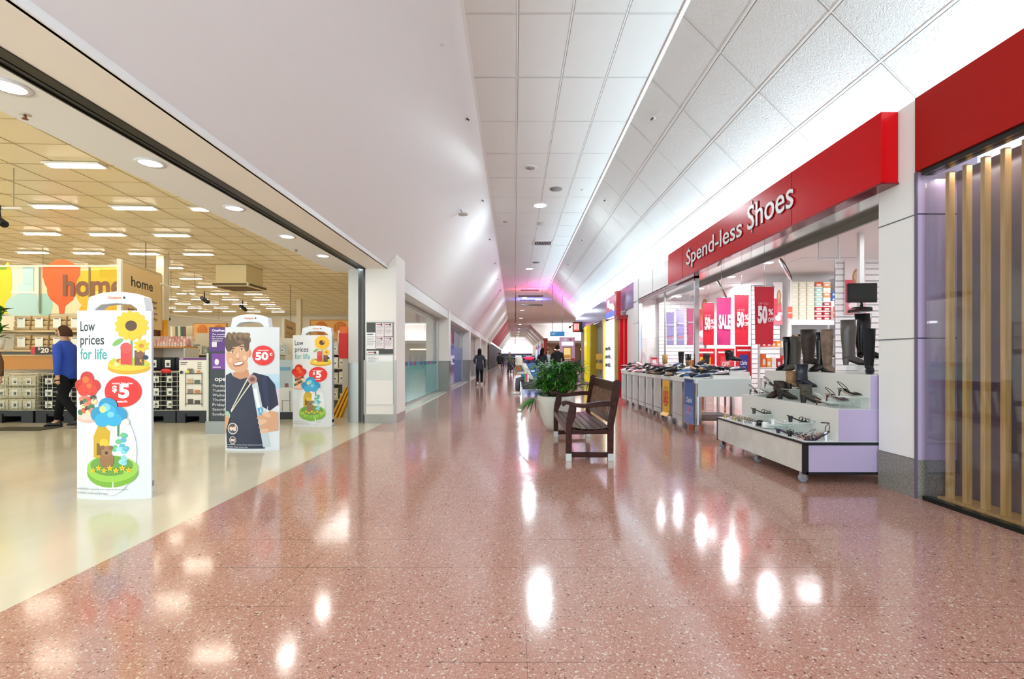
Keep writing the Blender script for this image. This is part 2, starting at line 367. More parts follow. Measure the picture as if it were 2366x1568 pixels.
# store ceiling, rotated grid
A = R(3); mb = MB().box(-27, -3.46, -4, 28, 3.65, 3.75, WARMCEIL)
gm = MB(); 
LN = M('#B09A70', .7)
for k in range(-8, 56):
    y = -4 + .6 * k
    a, b = (-27, y), (-3.46, y + 23.5 * math.tan(A))
    if b[1] > 28 or a[1] < -5: continue
    mb.hexa([(a[0], a[1] - .003, 3.643), (b[0], b[1] - .003, 3.643), (b[0], b[1] + .003, 3.643), (a[0], a[1] + .003, 3.643)], [(a[0], a[1] - .003, 3.651), (b[0], b[1] - .003, 3.651), (b[0], b[1] + .003, 3.651), (a[0], a[1] + .003, 3.651)], LN)
for k in range(1, 40):
    x = -3.4 - .6 * k
    x2 = max(-27, x - 32 * math.tan(A)); y2 = -4 + (x - x2) / math.tan(A)
    mb.hexa([(x - .003, -4, 3.644), (x + .003, -4, 3.644), (x2 + .003, y2, 3.644), (x2 - .003, y2, 3.644)], [(x - .003, -4, 3.651), (x + .003, -4, 3.651), (x2 + .003, y2, 3.651), (x2 - .003, y2, 3.651)], LN)
struct(mb.build('ceiling.009'), 'cream tiled ceiling of the department store')
STW = M('#D9D2C6', .6)
struct(MB().box(-27, -5.0, 27.5, 27.7, 0, 3.7, STW).build('wall_store_back'), 'grey back wall of the department store')
struct(MB().box(-27.2, -27, -4, 27.7, 0, 3.7, STW).build('wall_store_left'), 'far side wall of the department store')
struct(MB().prism([(-3.16, 9.75), (-3.06, 9.75), (-9.4, 27.6), (-9.5, 27.6)], 0, 3.7, STW, 'z').build('wall_store_right'), 'wall between the store and the small shops')
# left piers
def pier(name, x0, x1, y0, y1, label, granite=False, top=2.925):
    mb = MB()
    def side(z0, z1, m, e=0): mb.box(x0 - e, x1 + e, y0 - e, y1 + e, z0, z1, m)
    if granite: side(0, 1.12, GRANITE, .006); side(1.12, top, M('#DAD4CC', .4))
    else: side(0, .165, STEEL, .006); side(.165, top, M('#EFEAE2', .5) if not granite else WHITE)
    # upper part follows the slope
    zx = lambda x: 2.91 + (x + 2.35) * 1.4277
    mb.add([(-2.352, y0, 2.925), (x1, y0, 2.925), (x1, y0, zx(x1) + .02), (-2.352, y1, 2.925), (x1, y1, 2.925), (x1, y1, zx(x1) + .02)],
           [(0, 1, 2), (4, 3, 5), (1, 4, 5, 2), (0, 2, 5, 3)], M('#EFEAE2', .5))
    o = mb.build(name); struct(o, label); return o
p1 = pier('wall_pier', -2.77, -2.19, 9.0, 9.72, 'white pier with steel kick plate between store and glass shop')
mb = MB().box(-2.79, -2.755, 8.985, 9.0, .16, 1.17, STEEL).box(-2.235, -2.185, 8.985, 9.0, .16, 1.17, STEEL)
struct(mb.build('trim_5'), 'steel corner guards on the white pier')
for i, y in enumerate((17.3, 25.4, 33.5, 41.6)):
    pier('wall_pier.%03d' % (i + 1), -2.74, -2.33, y, y + (.55 if i else .5), 'granite clad pier %s along the left shopfronts' % ['nearest', 'second', 'third', 'last'][i], True)
# grey jamb posts of the store opening
struct(MB().box(-3.10, -2.915, 9.06, 9.3, .2, 2.87, M('#CFCDC8', .4)).box(-3.105, -2.91, 9.055, 9.3, 0, 1.12, STEEL).box(-2.915, -2.77, 9.2, 9.3, 0, 2.87, M('#8E8A82', .5)).box(-2.80, -2.765, 9.0, 9.2, 0, 2.87, BLACK).build('trim_6'), 'grey jamb with steel sleeve at the edge of the store opening')
# ------------------------------------------------------------------ left glass shops
TEAL = glass_mat('teal_film_glass', '#C0E6E2', 1, '#A0D6D2', .45)
BLUEF = glass_mat('blue_film_glass', '#8C9AE0', 1, '#6C7CD0', .55)
FR = M('#A6A39C', .3, .7)
def shopfront(n, y0, y1, film, label, fz=1.12):
    t = thing('shop_window', label, 'shop window', (-2.74, (y0 + y1) / 2, 0))
    mb = MB().box(-2.77, -2.70, y0, y1, 2.55, 2.63, FR).box(-2.77, -2.70, y0, y1, .0, .07, FR).box(-2.77, -2.70, y1 - .05, y1, .07, 2.55, FR).box(-2.77, -2.70, y0, y0 + .05, .07, 2.55, FR)
    mb.build('frame', t, world=True)
    k = 3; L = (y1 - y0 - .1) / k
    for i in range(k):
        a = y0 + .05 + L * i
        g = MB().box(-2.745, -2.735, a + .004, a + L - .004, .07, 2.55, CLEAR).build('glass_pane', t, world=True)
        if film:
            f = MB().box(-2.7345, -2.7335, a + .004, a + L - .004, .08, fz, film).build('film', g)
            me = f.data; me.transform(Matrix.Translation((2.74, -(y0 + y1) / 2, 0)))
    return t
struct(MB().box(-2.78, -2.36, 9.72, 50, 2.63, 2.93, M('#D5D3CE', .5)).build('trim_7'), 'pale header band above the left shopfronts')
sw1 = shopfront(1, 9.75, 17.3, TEAL, 'glass shopfront with teal frosted film beside the white pier')
sw2 = shopfront(2, 17.85, 25.4, BLUEF, 'glass shopfront with blue film beyond the first granite pier', 1.75)
sw3 = shopfront(3, 26.0, 33.5, None, 'clear glass shopfront beyond the second granite pier')
# coloured lettering strokes on the teal film
mb = MB(); ar = Art(mb, (-2.732, 10.4, 1.02), (0, 1, 0), (0, 0, 1), (1, 0, 0)); random.seed(3)
cs = ['#2A2F6E', '#B0306E', '#2A2F6E', '#2E7FA8', '#7A2E8E']
for k in range(26):
    c = M(cs[k % 5], .5); a = .25 * k
    ar.rect(a, 0, a + .05, .1 + (.12 if k % 3 == 0 else 0), c)
    if k % 2: ar.disc(a + .12, .05, .06, c, .055, 12)
o = mb.build('lettering', sw1, world=True)
# interiors of the small shops
IW = M('#E6E2D8', .6)
mb = MB().box(-5.8, -2.9, 17.45, 17.6, 0, 3.2, IW); struct(mb.build('wall_shop_divide'), 'cross wall between the first two glass shops')
for i, (y, c) in enumerate([(25.6, '#8B90C8'), (33.8, '#E4E0D6'), (50, '#DAD6CE')]):
    struct(MB().box(-8, -2.9, y, y + .15, 0, 3.2, M(c, .6)).build('wall_shop_divide.%03d' % (i + 1)), 'cross wall of a small shop further along')
struct(MB().box(-8.2, -8, 25, 100, 0, 3.2, IW).build('wall_shop_back'), 'back wall of the far small shops')
struct(MB().prism([(-2.78, 9.8), (-3.1, 9.8), (-9.1, 27.5), (-8.2, 27.7), (-8.2, 50), (-2.78, 50)], 3.15, 3.2, M('#F0EEE8', .6), 'z').build('ceiling.010'), 'ceiling inside the small shops')
for i, y in enumerate((13.0, 21.5, 29.8, 38, 46)):
    area('small_shop_lamp', (-4.2, y, 3.1), 1.2, 3.0, 45, (1, .97, .9) if i != 1 else (.75, .78, 1))
# shelving and a counter seen through the first shop window
t = thing('salon_counter', 'white reception counter inside the teal glass shop', 'counter', (-3.7, 14.6, 0))
MB().box(-.5, .5, -1, 1, 0, 1.0, M('#E8EAEA', .4)).build('body', t, .02); MB().box(-.55, .55, -1.05, 1.05, 1.0, 1.05, M('#C8D8D8', .3)).build('worktop', t, .01)
t = thing('pendant_lamp_bar', 'long white pendant light bar inside the teal glass shop', 'lamp', (-3.6, 13.8, 2.1))
MB().box(-.06, .06, -1.6, 1.6, 0, .05, M('#FFFFFF', .5, 0, 6)).build('tube', t)
[MB().cyl((0, y, .05), (0, y, 1.05), .006, BLACK, 6).build('cord', t) for y in (-1.2, 1.2)]
# shops beyond, left: dark entrance
mb = MB().box(-2.95, -2.8, 42.2, 48, 0, 2.6, M('#1B1A1C', .5)); struct(mb.build('wall_dark_shop'), 'dark shopfront at the far left')
struct(MB().box(-2.85, -2.7, 34.1, 41.6, 0, 2.63, M('#E9E7E4', .5)).build('wall_white_shop'), 'white panelled shopfront on the far left')
for k in range(7):
    MBk = MB().box(-2.70, -2.66, 34.6 + k, 34.7 + k, .1, 2.5, M('#C9C6C0', .4)); struct(MBk.build('trim_%d' % (20 + k)), 'thin vertical rib on the far white shopfront')
struct(MB().box(-2.8, -2.6, 50, 100, 0, 2.9, M('#3A2E33', .6)).build('wall_far_left'), 'dark shop wall at the far end on the left')
struct(MB().box(-2.8, 3.7, 97, 97.3, 2.2, 5.2, M('#F2EEF2', .6)).build('wall_far_end'), 'white wall above the far end')
struct(MB().box(-2.8, 3.7, 98.5, 98.8, 0, 2.4, M('#4B4560', .6)).build('wall_far_end.001'), 'shops across the far end')
area('far_end_lamp', (.5, 94, 3.4), 5, .6, 120, (1, .97, 1), (R(60), 0, 0))

# ------------------------------------------------------------------ right side
# pier between the two shops
JL = M('#6E6C74', .5)
mb = MB().box(3.46, 3.98, 4.17, 4.60, .33, 3.43, M('#F3F2EF', .35)).box(3.452, 3.985, 4.165, 4.60, 0, .33, GRANITE)
for z in (.33, 1.375, 2.44): mb.box(3.456, 3.47, 4.165, 4.601, z - .005, z + .005, JL)
mb.box(3.453, 3.975, 4.16, 4.17, .33, 3.43, PURPLE)
for z in (1.375, 2.44): mb.box(3.453, 3.96, 4.156, 4.162, z - .005, z + .005, M('#3B3550', .4))
mb.box(3.45, 3.462, 4.157, 4.18, 0, 2.8, M('#6A5E72', .3))
struct(mb.build('wall_pier.005'), 'cream stone pier with purple edge between the shoe shop and the slatted shopfront')
# cove shelf above the shops
mb = MB().box(3.5, 4.22, -4, 29.2, 3.17, 3.2, WHITE)
struct(mb.build('trim_8'), 'white ledge that hides the cove lights')
# slatted shopfront nearest the camera
struct(MB().box(3.44, 3.52, -4, 4.16, 2.80, 3.43, RED2).build('trim_9'), 'plain red fascia over the slatted shopfront')
mb = MB().box(3.46, 3.56, -4, 4.12, 2.755, 2.80, BLACK).box(3.47, 3.53, -4, 4.12, 0, .035, M('#1E2420', .3, .5))
struct(mb.build('trim_10'), 'black head track and floor rail of the slatted shopfront')
TG = glass_mat('grey_tint_glass', '#F4F6F8', 1.3)
OAK = wood_mat('#D6A55E', '#E6BC7C', .35, 2.5, (14, 14, 1))
t = thing('sliding_glass_front', 'tinted glass shop front before the tall timber slats', 'shop window', (3.5, .05, 0))
for k, (a, b) in enumerate(((-3.9, 1.2), (1.21, 4.12))):
    MB().box(-.006, .006, a - .05, b - .05, .036, 2.755, TG).build('glass_pane', t)
ts = thing('timber_slat_screen', 'row of tall pale timber slats behind the tinted glass', 'slat screen', (3.67, 0, 0)); SLATS = []
for k in range(27):
    y = 4.03 - .152 * k
    MB().box(3.60, 3.65, y - .018, y + .018, .04, 2.75, OAK).build('slat', ts, .003, world=True)
mb = MB().box(3.58, 3.78, -3.8, 4.1, 0, .04, OAK); mb.build('floor_rail', ts, world=True)
SMK = add_mottle(fresh('#6E6270', .25), '#6A5E70', '#86767A', 1.5)
struct(MB().box(3.80, 3.86, -4, 4.17, 0, 2.8, SMK).build('wall_slat_back'), 'dull purple grey wall behind the timber slats')
# shoe shop shell
SW = M('#F1F1F1', .4)
struct(MB().box(3.98, 8.3, 4.4, 4.6, 0, 3.2, SW).build('wall_shop_near'), 'near wall of the shoe shop')
struct(MB().box(3.985, 5.4, 13.5, 13.6, 0, 3.2, SW).build('wall_shop_far'), 'white far wall of the shoe shop')
struct(MB().box(8.2, 8.3, 4.5, 13.6, 0, 3.2, SW).build('wall_shop_right'), 'inner side wall of the shoe shop')
struct(MB().box(5.4, 8.3, 10.2, 10.3, 0, 3.2, SW).box(5.3, 5.4, 10.2, 13.6, 0, 3.2, SW).build('wall_shop_inner'), 'inner wall of the shoe shop behind the shoe boxes')
struct(MB().box(3.98, 8.3, 4.5, 13.6, 2.95, 3.05, M('#EDEDED', .5)).build('ceiling.011'), 'white ceiling inside the shoe shop')
MIR = M('#C4C2BC', .14, .95)
mb = MB().box(3.46, 3.98, 4.6, 13.5, 2.80, 2.86, MIR).box(3.96, 4.0, 4.6, 13.5, 2.72, 2.96, M('#8E8B84', .3, .6))
struct(mb.build('trim_11'), 'polished steel soffit under the red sign')
mb = MB().box(3.46, 3.55, 10.3, 14.05, 2.84, 3.43, PANEL).box(3.46, 3.98, 13.54, 14.05, 0, 2.795, PANEL)
for y in (12.1,): mb.box(3.455, 3.47, y - .006, y + .006, 2.84, 3.43, JL)
for z in (1.1, 2.2): mb.box(3.455, 3.47, 13.54, 14.06, z - .005, z + .005, JL)
mb.box(3.454, 3.47, 13.49, 13.51, 2.84, 3.43, JL)
struct(mb.build('wall_pier.006'), 'pale grey panelled pier past the shoe shop window')
# display window at the far half of the shoe shop
t = thing('display_window', 'tall display window of the shoe shop behind the wheeled bins', 'shop window', (3.5, 11.4, 0))
mb = MB()
for y in (9.3, 13.47): mb.box(3.47, 3.55, y, y + .06, 0, 2.8, CHROME)
mb.box(3.49, 3.52, 11.25, 11.28, 0, 2.8, FR).box(3.47, 3.55, 9.3, 13.5, 2.74, 2.80, FR); mb.build('frame', t, world=True)
for a, b in ((9.36, 11.25), (11.28, 13.47)): MB().box(3.5, 3.51, a, b, .02, 2.74, CLEAR).build('glass_pane', t, world=True)

# shoe shop sign
t = thing('shop_sign', 'long glossy red fascia sign with white lettering over the shoe shop', 'sign', (3.3, 7.4, 2.78))
mb = MB().box(3.30, 3.455, 4.36, 10.4, 2.78, 3.42, RED); mb.build('sign_box', t, .004, world=True)
mb = MB()
for y in (5.77, 9.52): mb.box(3.296, 3.30, y - .004, y + .004, 2.78, 3.42, M('#7A0C12', .4))
mb.box(3.296, 3.457, 4.352, 10.41, 2.765, 2.78, M('#7E1420', .1, .3)); mb.build('seam', t, world=True)
for st, ya, yb, hh, z, nm in (('Spend-less', 9.25, 7.0, .27, 2.98, 'small_word'), ('Shoes', 6.83, 5.71, .33, 3.0, 'large_word')):
    for (bold, m, e) in ((.02, M('#6E0E18', .4), 0), (.004, M('#F7F2F4', .3), .004)):
        mb = MB(); ar = Art(mb, (3.2965 - e, ya, z), (0, -1, 0), (0, 0, 1), (-1, 0, 0), .0005)
        ar.text(st, 0, 0, hh, m, ya - yb, 'l', bold, .004)
        a = (.095 if st[1] == 'p' else .115) ; g_ = .006 if not e else 0     # strokes that turn each S into a dollar sign
        for b in ((hh * .98, hh * 1.16), (-hh * .16, .01)): ar.rect(a - .011 - g_, b[0] - g_, a + .011 + g_, b[1] + g_, m)
        mb.build(nm if e else nm + '_outline', t, world=True)

# second shop on the right: red frame, yellow front, violet fascia
mb = MB().box(3.46, 3.52, 14.05, 27.2, 2.72, 3.43, M('#8D87B4', .15, .1)); struct(mb.build('trim_12'), 'glossy violet fascia along the yellow shop')
t = thing('red_portal_frame', 'deep red portal frame beside the yellow shopfront', 'shop frame', (3.4, 14.9, 0))
MB().box(3.28, 3.6, 15.0, 15.3, 0, 2.42, RED).box(3.385, 3.405, 14.985, 15.0, 0, 2.42, M('#E88A90', .2)).build('post', t, world=True)
MB().box(3.18, 3.62, 14.95, 15.3, 2.42, 2.54, M('#A01018', .2)).build('crossbar', t, world=True)
MB().box(3.16, 3.30, 15.0, 15.3, 2.54, 3.3, M('#B0121C', .2)).build('upper_fin', t, world=True)
MB().box(3.46, 3.58, 14.9, 14.96, 2.5, 2.54, BLACK).build('bracket', t, world=True)
struct(MB().box(3.5, 3.6, 14.05, 15.3, 0, 2.72, M('#ECEBEA', .3)).build('wall_recess'), 'pale wall panel beside the red frame')
t = thing('lightbox_sign', 'square illuminated sign in pink and blue on the violet fascia', 'sign', (3.36, 16.7, 2.9))
mb = MB().box(3.32, 3.46, 15.9, 17.5, 2.62, 3.34, M('#C04070', .3, 0, .25)); mb.build('light_box', t, world=True)
mb = MB(); ar = Art(mb, (3.319, 17.5, 2.62), (0, -1, 0), (0, 0, 1), (-1, 0, 0))
ar.rect(0, 0, 1.6, .2, M('#2A49D8', .3, 0, 1.5)); W5 = M('#FFFFFF', .3, 0, 3)
ar.disc(.4, .5, .17, W5, .13); ar.disc(.75, .38, .16, W5, .1); ar.disc(1.1, .34, .18, W5, .1); ar.disc(1.3, .26, .12, W5, .08)
mb.build('lettering', t, world=True)
YEL = M('#D9C61E', .3); YEL2 = M('#E8D820', .25, 0, .35)
t = thing('yellow_shopfront', 'bright yellow framed shopfront with lit display window', 'shopfront', (3.5, 19.5, 0))
MB().box(3.47, 3.62, 16.5, 16.8, 0, 2.72, M('#C9B45A', .35)).box(3.40, 3.5, 16.8, 18.7, 0, .25, M('#C9B45A', .35)).box(3.40, 3.5, 18.5, 18.75, 0, 2.72, M('#C9B45A', .35)).build('column', t, world=True)
MB().box(3.5, 3.55, 16.8, 18.5, .25, 2.6, M('#FFFFFF', .4, 0, 2.2)).build('lit_panel', t, world=True)
mb = MB()
for z in (.9, 1.2, 1.5): mb.box(3.44, 3.5, 17.2, 18.4, z, z + .02, DKGREY); mb.ball((3.46, 17.6, z + .08), .07, M('#77777C', .3), 8); mb.ball((3.46, 18.1, z + .07), .06, M('#55555C', .3), 8)
mb.build('display_shelf', t, world=True)
MB().box(3.7, 3.75, 18.75, 21.6, 0, 2.72, M('#8F8C8A', .4)).box(3.6, 3.65, 18.9, 19.8, 1.5, 2.5, M('#C8C8CC', .4)).build('door_panel', t, world=True)
mb = MB()
for z in (.75, 1.15): mb.box(3.55, 3.6, 19.2, 21.0, z, z + .25, M('#E0B21A', .4))
mb.build('yellow_goods', t, world=True)
MB().box(3.42, 3.7, 21.6, 21.95, 0, 2.72, M('#B89A10', .35)).box(3.38, 3.7, 22.6, 23.4, 0.1, 2.72, YEL2).build('yellow_column', t, world=True)
struct(MB().box(3.75, 3.8, 15.3, 27.2, 0, 2.8, M('#A8A29A', .5)).build('wall_yellow_back'), 'wall behind the yellow shopfront')
t = thing('hanging_screen', 'black boxed screen with red and white picture hung off the fascia end', 'screen', (3.3, 25, 2.8))
MB().box(3.0, 3.5, 24.6, 24.9, 2.55, 3.05, BLACK).build('housing', t, world=True)
mb = MB(); ar = Art(mb, (3.0, 24.6, 2.55), (1, 0, 0), (0, 0, 1), (0, -1, 0)); ar.rect(.02, .05, .3, .45, M('#D83A34', .4, 0, .9))
for k in range(4): ar.rect(.05 + .065 * k, .12, .08 + .065 * k, .4, M('#F5D8C8', .4, 0, .8))
mb.build('picture', t, world=True); MB().cyl((2.86, 24.7, 2.83), (3.0, 24.7, 2.9), .02, M('#8E1A1A', .4), 8).ball((2.84, 24.7, 2.8), .07, M('#8E1A1A', .4), 10).build('bracket', t, world=True)

for y in (3.4, 1.6, -.4, -2.4): area('slat_fill_lamp', (3.67, y, 2.74), .1, 1.6, 4, (1, .93, .85))  # fill lamps added above the slats to brighten the timber
area('window_spot_lamp', (3.75, 12.4, 2.78), .12, 0, 14, (.97, .98, 1), (0, 0, 0), 'DISK')
# ================================================================== ceiling fittings
EMW = M('#FFFFFF', .5, 0, 12); FIT = M('#E9E4D6', .4); 
for i, y in enumerate(CORR_Y):
    t = thing('downlight', '', 'ceiling light', (.70, y, ZC)); nm = ['behind the camera', 'nearest and largest', 'second', 'third', 'fourth', 'fifth', 'sixth', 'seventh', 'eighth', 'ninth', 'tenth']
    t['label'] = 'round mall downlight, %s in the long ceiling row' % nm[i]; t['group'] = 'downlights along the mall ceiling'
    MB().lathe([(.17, 0), (.20, 0), (.20, -.02), (.165, -.022)], (0, 0, 0), TBAR, 28, caps=False).build('trim_ring', t)
    MB().lathe([(.001, -.0), (.165, -.0), (.165, -.012), (.001, -.012)], (0, 0, -.004), EMW, 28).build('lens', t)
for i, y in enumerate(THR_Y):
    t = thing('downlight', '', 'ceiling light', (-3.1, y, 2.868)); t['group'] = 'downlights over the store threshold'
    t['label'] = 'round recessed downlight in the grey soffit, %s' % ('outside the left frame edge' if i < 3 else ['cut by the left frame edge', 'second from the frame edge', 'third from the frame edge', 'fourth from the frame edge', 'nearest the steel jamb'][i - 3])
    MB().lathe([(.085, 0), (.115, 0), (.115, -.008), (.085, -.01)], (0, 0, 0), WHITE, 26, caps=False).build('trim_ring', t)
    MB().lathe([(.001, -.001), (.085, -.001), (.085, -.006), (.001, -.006)], (0, 0, 0), EMW, 24).build('lens', t)
# speaker, sprinklers, vent in the mall ceiling
def disc_fit(name, label, cat, x, y, r, m, z=ZC, ring=True, group=None):
    t = thing(name, label, cat, (x, y, z), 0, group)
    MB().lathe([(.001, 0), (r, 0), (r, -.012), (.001, -.014)], (0, 0, 0), m, 24).build('grille', t)
    if ring: MB().lathe([(r, 0), (r * 1.35, 0), (r * 1.33, -.012), (r, -.016)], (0, 0, 0), TBAR, 24, caps=False).build('ring', t)
    return t
disc_fit('ceiling_speaker', 'small round grey speaker with white ring in the mall ceiling', 'speaker', .36, 10.6, .10, M('#A9A7A2', .6))
disc_fit('ceiling_speaker', 'large plain grey speaker disc above the nearest mall downlight', 'speaker', 1.03, 11.95, .155, M('#8D8B88', .6), ring=False)
disc_fit('smoke_detector', 'small white smoke detector right of the large speaker disc', 'detector', 1.7, 12.0, .05, WHITE, ring=False)
disc_fit('smoke_detector', 'small grey smoke detector left of the mall ceiling centre', 'detector', -.27, 14.8, .07, M('#A9A7A2', .6), ring=False)
disc_fit('smoke_detector', 'thin white ring fitting behind the nearest downlight', 'detector', .85, 15.0, .15, M('#D0CECA', .6), ring=False)
disc_fit('ceiling_speaker', 'grey speaker disc just before the second mall downlight', 'speaker', .95, 21.1, .16, M('#7D7B78', .6), ring=False)
t = thing('air_vent', 'rectangular dark slotted air vent in the mall ceiling', 'vent', (1.03, 17.5, ZC))
MB().box(-.30, .30, -.3, .3, -.008, 0, M('#2B2B2B', .6)).build('backing', t)
mb = MB(); mb.box(-.32, .32, -.33, -.30, -.03, 0, TBAR).box(-.32, .32, .3, .33, -.03, 0, TBAR).box(-.33, -.3, -.33, .33, -.03, 0, TBAR).box(.3, .33, -.33, .33, -.03, 0, TBAR); mb.build('frame', t)
mb = MB()
for k in range(10): mb.box(-.29 + .06 * k, -.275 + .06 * k, -.3, .3, -.025, -.008, M('#BDBBB6', .5))
mb.build('slats', t)
for i, (y, l) in enumerate([(29.5, 'first dark bar vent in the blue lit ceiling'), (34.5, 'long black bar vent beyond the coloured glow')]):
    t = thing('linear_vent', l, 'vent', (.95, y, ZC)); MB().box(-.55, .55, -.15, .15, -.03, 0, M('#1A1A1C', .5)).build('grille', t); MB().box(-.58, .58, -.18, .18, -.01, 0, TBAR).build('frame', t)
# small heads on the slopes
def head(x, y, side, label):
    if side < 0: z = 2.91 + (x + 2.35) * 1.4277; n = Vector((.82, 0, -.57))
    else: z = ZC - (x - XR); n = Vector((-.707, 0, -.707))
    t = thing('sprinkler_head', label, 'sprinkler', (x, y, z), 0, 'sprinkler heads on the sloping ceilings')
    MB().cyl((0, 0, 0), tuple(n * .012), .04, WHITE, 12).build('base_plate', t)
    MB().cyl(tuple(n * .012), tuple(n * .06), .014, M('#4A4845', .3, .6), 8).build('nozzle', t)
def xslope(px, py, side):
    r, q = (828 - py), (px - 1188)
    if side < 0:   # z-1.2 = 1.71+ (x+2.35)*1.4277 ; x=q*Y/F ; z-1.2=r*Y/F
        k = (1.71 + 2.35 * 1.4277) / (r - 1.4277 * q)
    else: k = (ZC - 1.2 + XR) / (r + q)
    return q * k, F * k
ords = ['nearest', 'second', 'third', 'fourth', 'fifth', 'sixth', 'seventh', 'eighth', 'ninth']
for i, (px, py) in enumerate([(1077, 273), (1113, 462), (1130, 552), (1142, 607), (1149, 645), (1155, 670), (1160, 700), (1165, 735)]):
    x, y = xslope(px, py, -1); head(x, y, -1, 'small sprinkler head on the plain left slope, %s to the camera' % ords[i])
for i, (px, py) in enumerate([(1510, 271), (1399, 461), (1347, 553), (1314, 609), (1293, 647), (1279, 671)]):
    x, y = xslope(px, py, 1); head(x, y, 1, 'small sprinkler head on the tiled right slope, %s to the camera' % ords[i])
x, y = xslope(1064, 484, -1)
t = thing('emergency_light', 'small oval emergency light on a stalk from the left slope', 'light', (x, y, 2.91 + (x + 2.35) * 1.4277))
MB().cyl((0, 0, 0), (.05, 0, -.09), .01, M('#77757A', .4), 8).build('stalk', t); MB().lathe([(.001, .02), (.09, .018), (.115, 0), (.1, -.025), (.05, -.04), (.001, -.042)], (.06, 0, -.1), M('#C9C7C2', .2), 20, sy=.7).build('lamp_head', t)
x, y = xslope(1018, 100, -1)
t = thing('wall_hook', 'tiny white ring hook on the left slope near the camera', 'hook', (x, y, 2.91 + (x + 2.35) * 1.4277))
MB().tube([(.02 + .02 * math.cos(a), .02 * math.sin(a), -.02) for a in [k * .7 for k in range(10)]], .003, M('#BDBBB8', .3), 6).build('ring', t)
# department store soffit sprinklers, light fittings, air unit, signs
for i, (px, py, l) in enumerate([(58, 264, 'brass sprinkler head in the grey soffit, near the left frame edge'), (684, 576, 'steel sprinkler head in the grey soffit, near the jamb')]):
    k = (2.868 - 1.2) / (828 - py)
    t = thing('sprinkler_head', l, 'sprinkler', ((px - 1188) * k, F * k, 2.868))
    MB().lathe([(.001, -.002), (.035, -.002), (.035, 0), (.001, 0)], (0, 0, 0), M('#D6D0C2', .4), 16).build('base_plate', t)
    MB().cyl((0, 0, -.002), (0, 0, -.03), .008, M('#8E5A3C', .3, .7), 8).cyl((0, 0, -.03), (0, 0, -.034), .018, M('#8E5A3C', .3, .7), 10).build('nozzle', t)
LF = M('#FFF5E0', .5, 0, 29)
LROWS = 0
base = None
for j in range(15):
    yy = .9 + 1.76 * j
    for i in range(14):
        xx = -4.3 - 1.22 * i - (.0 if j % 2 else .61) ; y = yy + (xx + 4) * math.tan(A)
        if xx < -26 or y < -3 or xx > -4.1: continue
        if abs(xx + 7.35) < 1.1 and abs(y - 13) < .9 or abs(xx + 6.9) < .9 and abs(y - 6.2) < .4: continue
        if y > 9 and xx > -3.5 - (y - 9.75) * .355: continue
        if j >= 5 and xx > -3.0 - y * .36: continue
        if i % 2 and y < 3: continue
        if base is None:
            base = thing('strip_light', '', 'ceiling light', (xx, y, 3.65), A)
            MB().box(-.34, .34, -.09, .09, -.03, -.009, FIT).build('housing', base); MB().box(-.31, .31, -.03, .03, -.045, -.0302, LF).build('diffuser', base)
            remember(base); o = base
        else: o = dup(base, (xx, y, 3.65), A)
        o['label'] = 'short rectangular strip light set in the cream tiled store ceiling'; o['group'] = 'strip lights of the department store ceiling'; LROWS += 1
t = thing('air_conditioning_unit', 'square cassette air unit hanging from the cream store ceiling', 'air conditioner', (-7.35, 13.0, 3.2))
MB().box(-.40, .40, -.42, .42, -.03, .44, M('#DCCB9C', .5)).box(-.48, .48, -.48, .48, -.13, -.03, M('#EADBAE', .5)).build('housing', t, .01)
mb = MB(); mb.box(-.44, .44, -.49, -.48, -.11, -.05, M('#5E5138', .6)).box(.48, .49, -.42, .42, -.11, -.05, M('#5E5138', .6)).box(-.4, .4, -.4, .4, -.14, -.13, M('#6A4E22', .6)); mb.build('grille', t)
def spot(px, py, Y, label):
    x, y, z = at(px, py, Y); t = thing('track_spotlight', label, 'spotlight', (x, y, z), 0, 'black spotlights on store light tracks')
    MB().cyl((-.09, 0, .05), (.09, -.05, -.06), .045, BLACK, 14).build('lamp_head', t); MB().cyl((-.02, 0, .02), (-.03, 0, .2), .012, BLACK, 8).build('stem', t)
spot(4, 510, 6.2, 'black track spotlight cut by the left frame edge'); spot(475, 693, 11, 'black track spotlight left of the centre poster'); spot(563, 711, 13, 'black track spotlight above the centre poster'); spot(386, 733, 13, 'black track spotlight low beside the home sign')
WT = M('#F0E8D8', .4)
for nm, a, b, lab in [('light_track', at(-60, 481, 6.2), at(48, 481, 6.25), 'white light track hung at the left frame edge'), ('light_track', at(-60, 590, 9.0), at(122, 616, 11.0), 'white light track above the fruit coloured wall'),
                      ('light_track', at(372, 655, 10.5), at(460, 688, 14.5), 'white light track right of the home sign'), ('light_track', at(365, 723, 13), at(525, 742, 17), 'long white light track low behind the centre poster')]:
    d = (Vector(b) - Vector(a)); t = thing(nm, lab, 'light track', a, 0, 'white light tracks in the store')
    MB().tube([(0, 0, 0), tuple(d)], .02, WT, 6).build('rail', t)
    for f in (.15, .85):
        p = d * f; MB().cyl(tuple(p), (p[0], p[1], 3.65 - a[2]), .005, M('#8E8674', .4), 6).build('hanger', t)

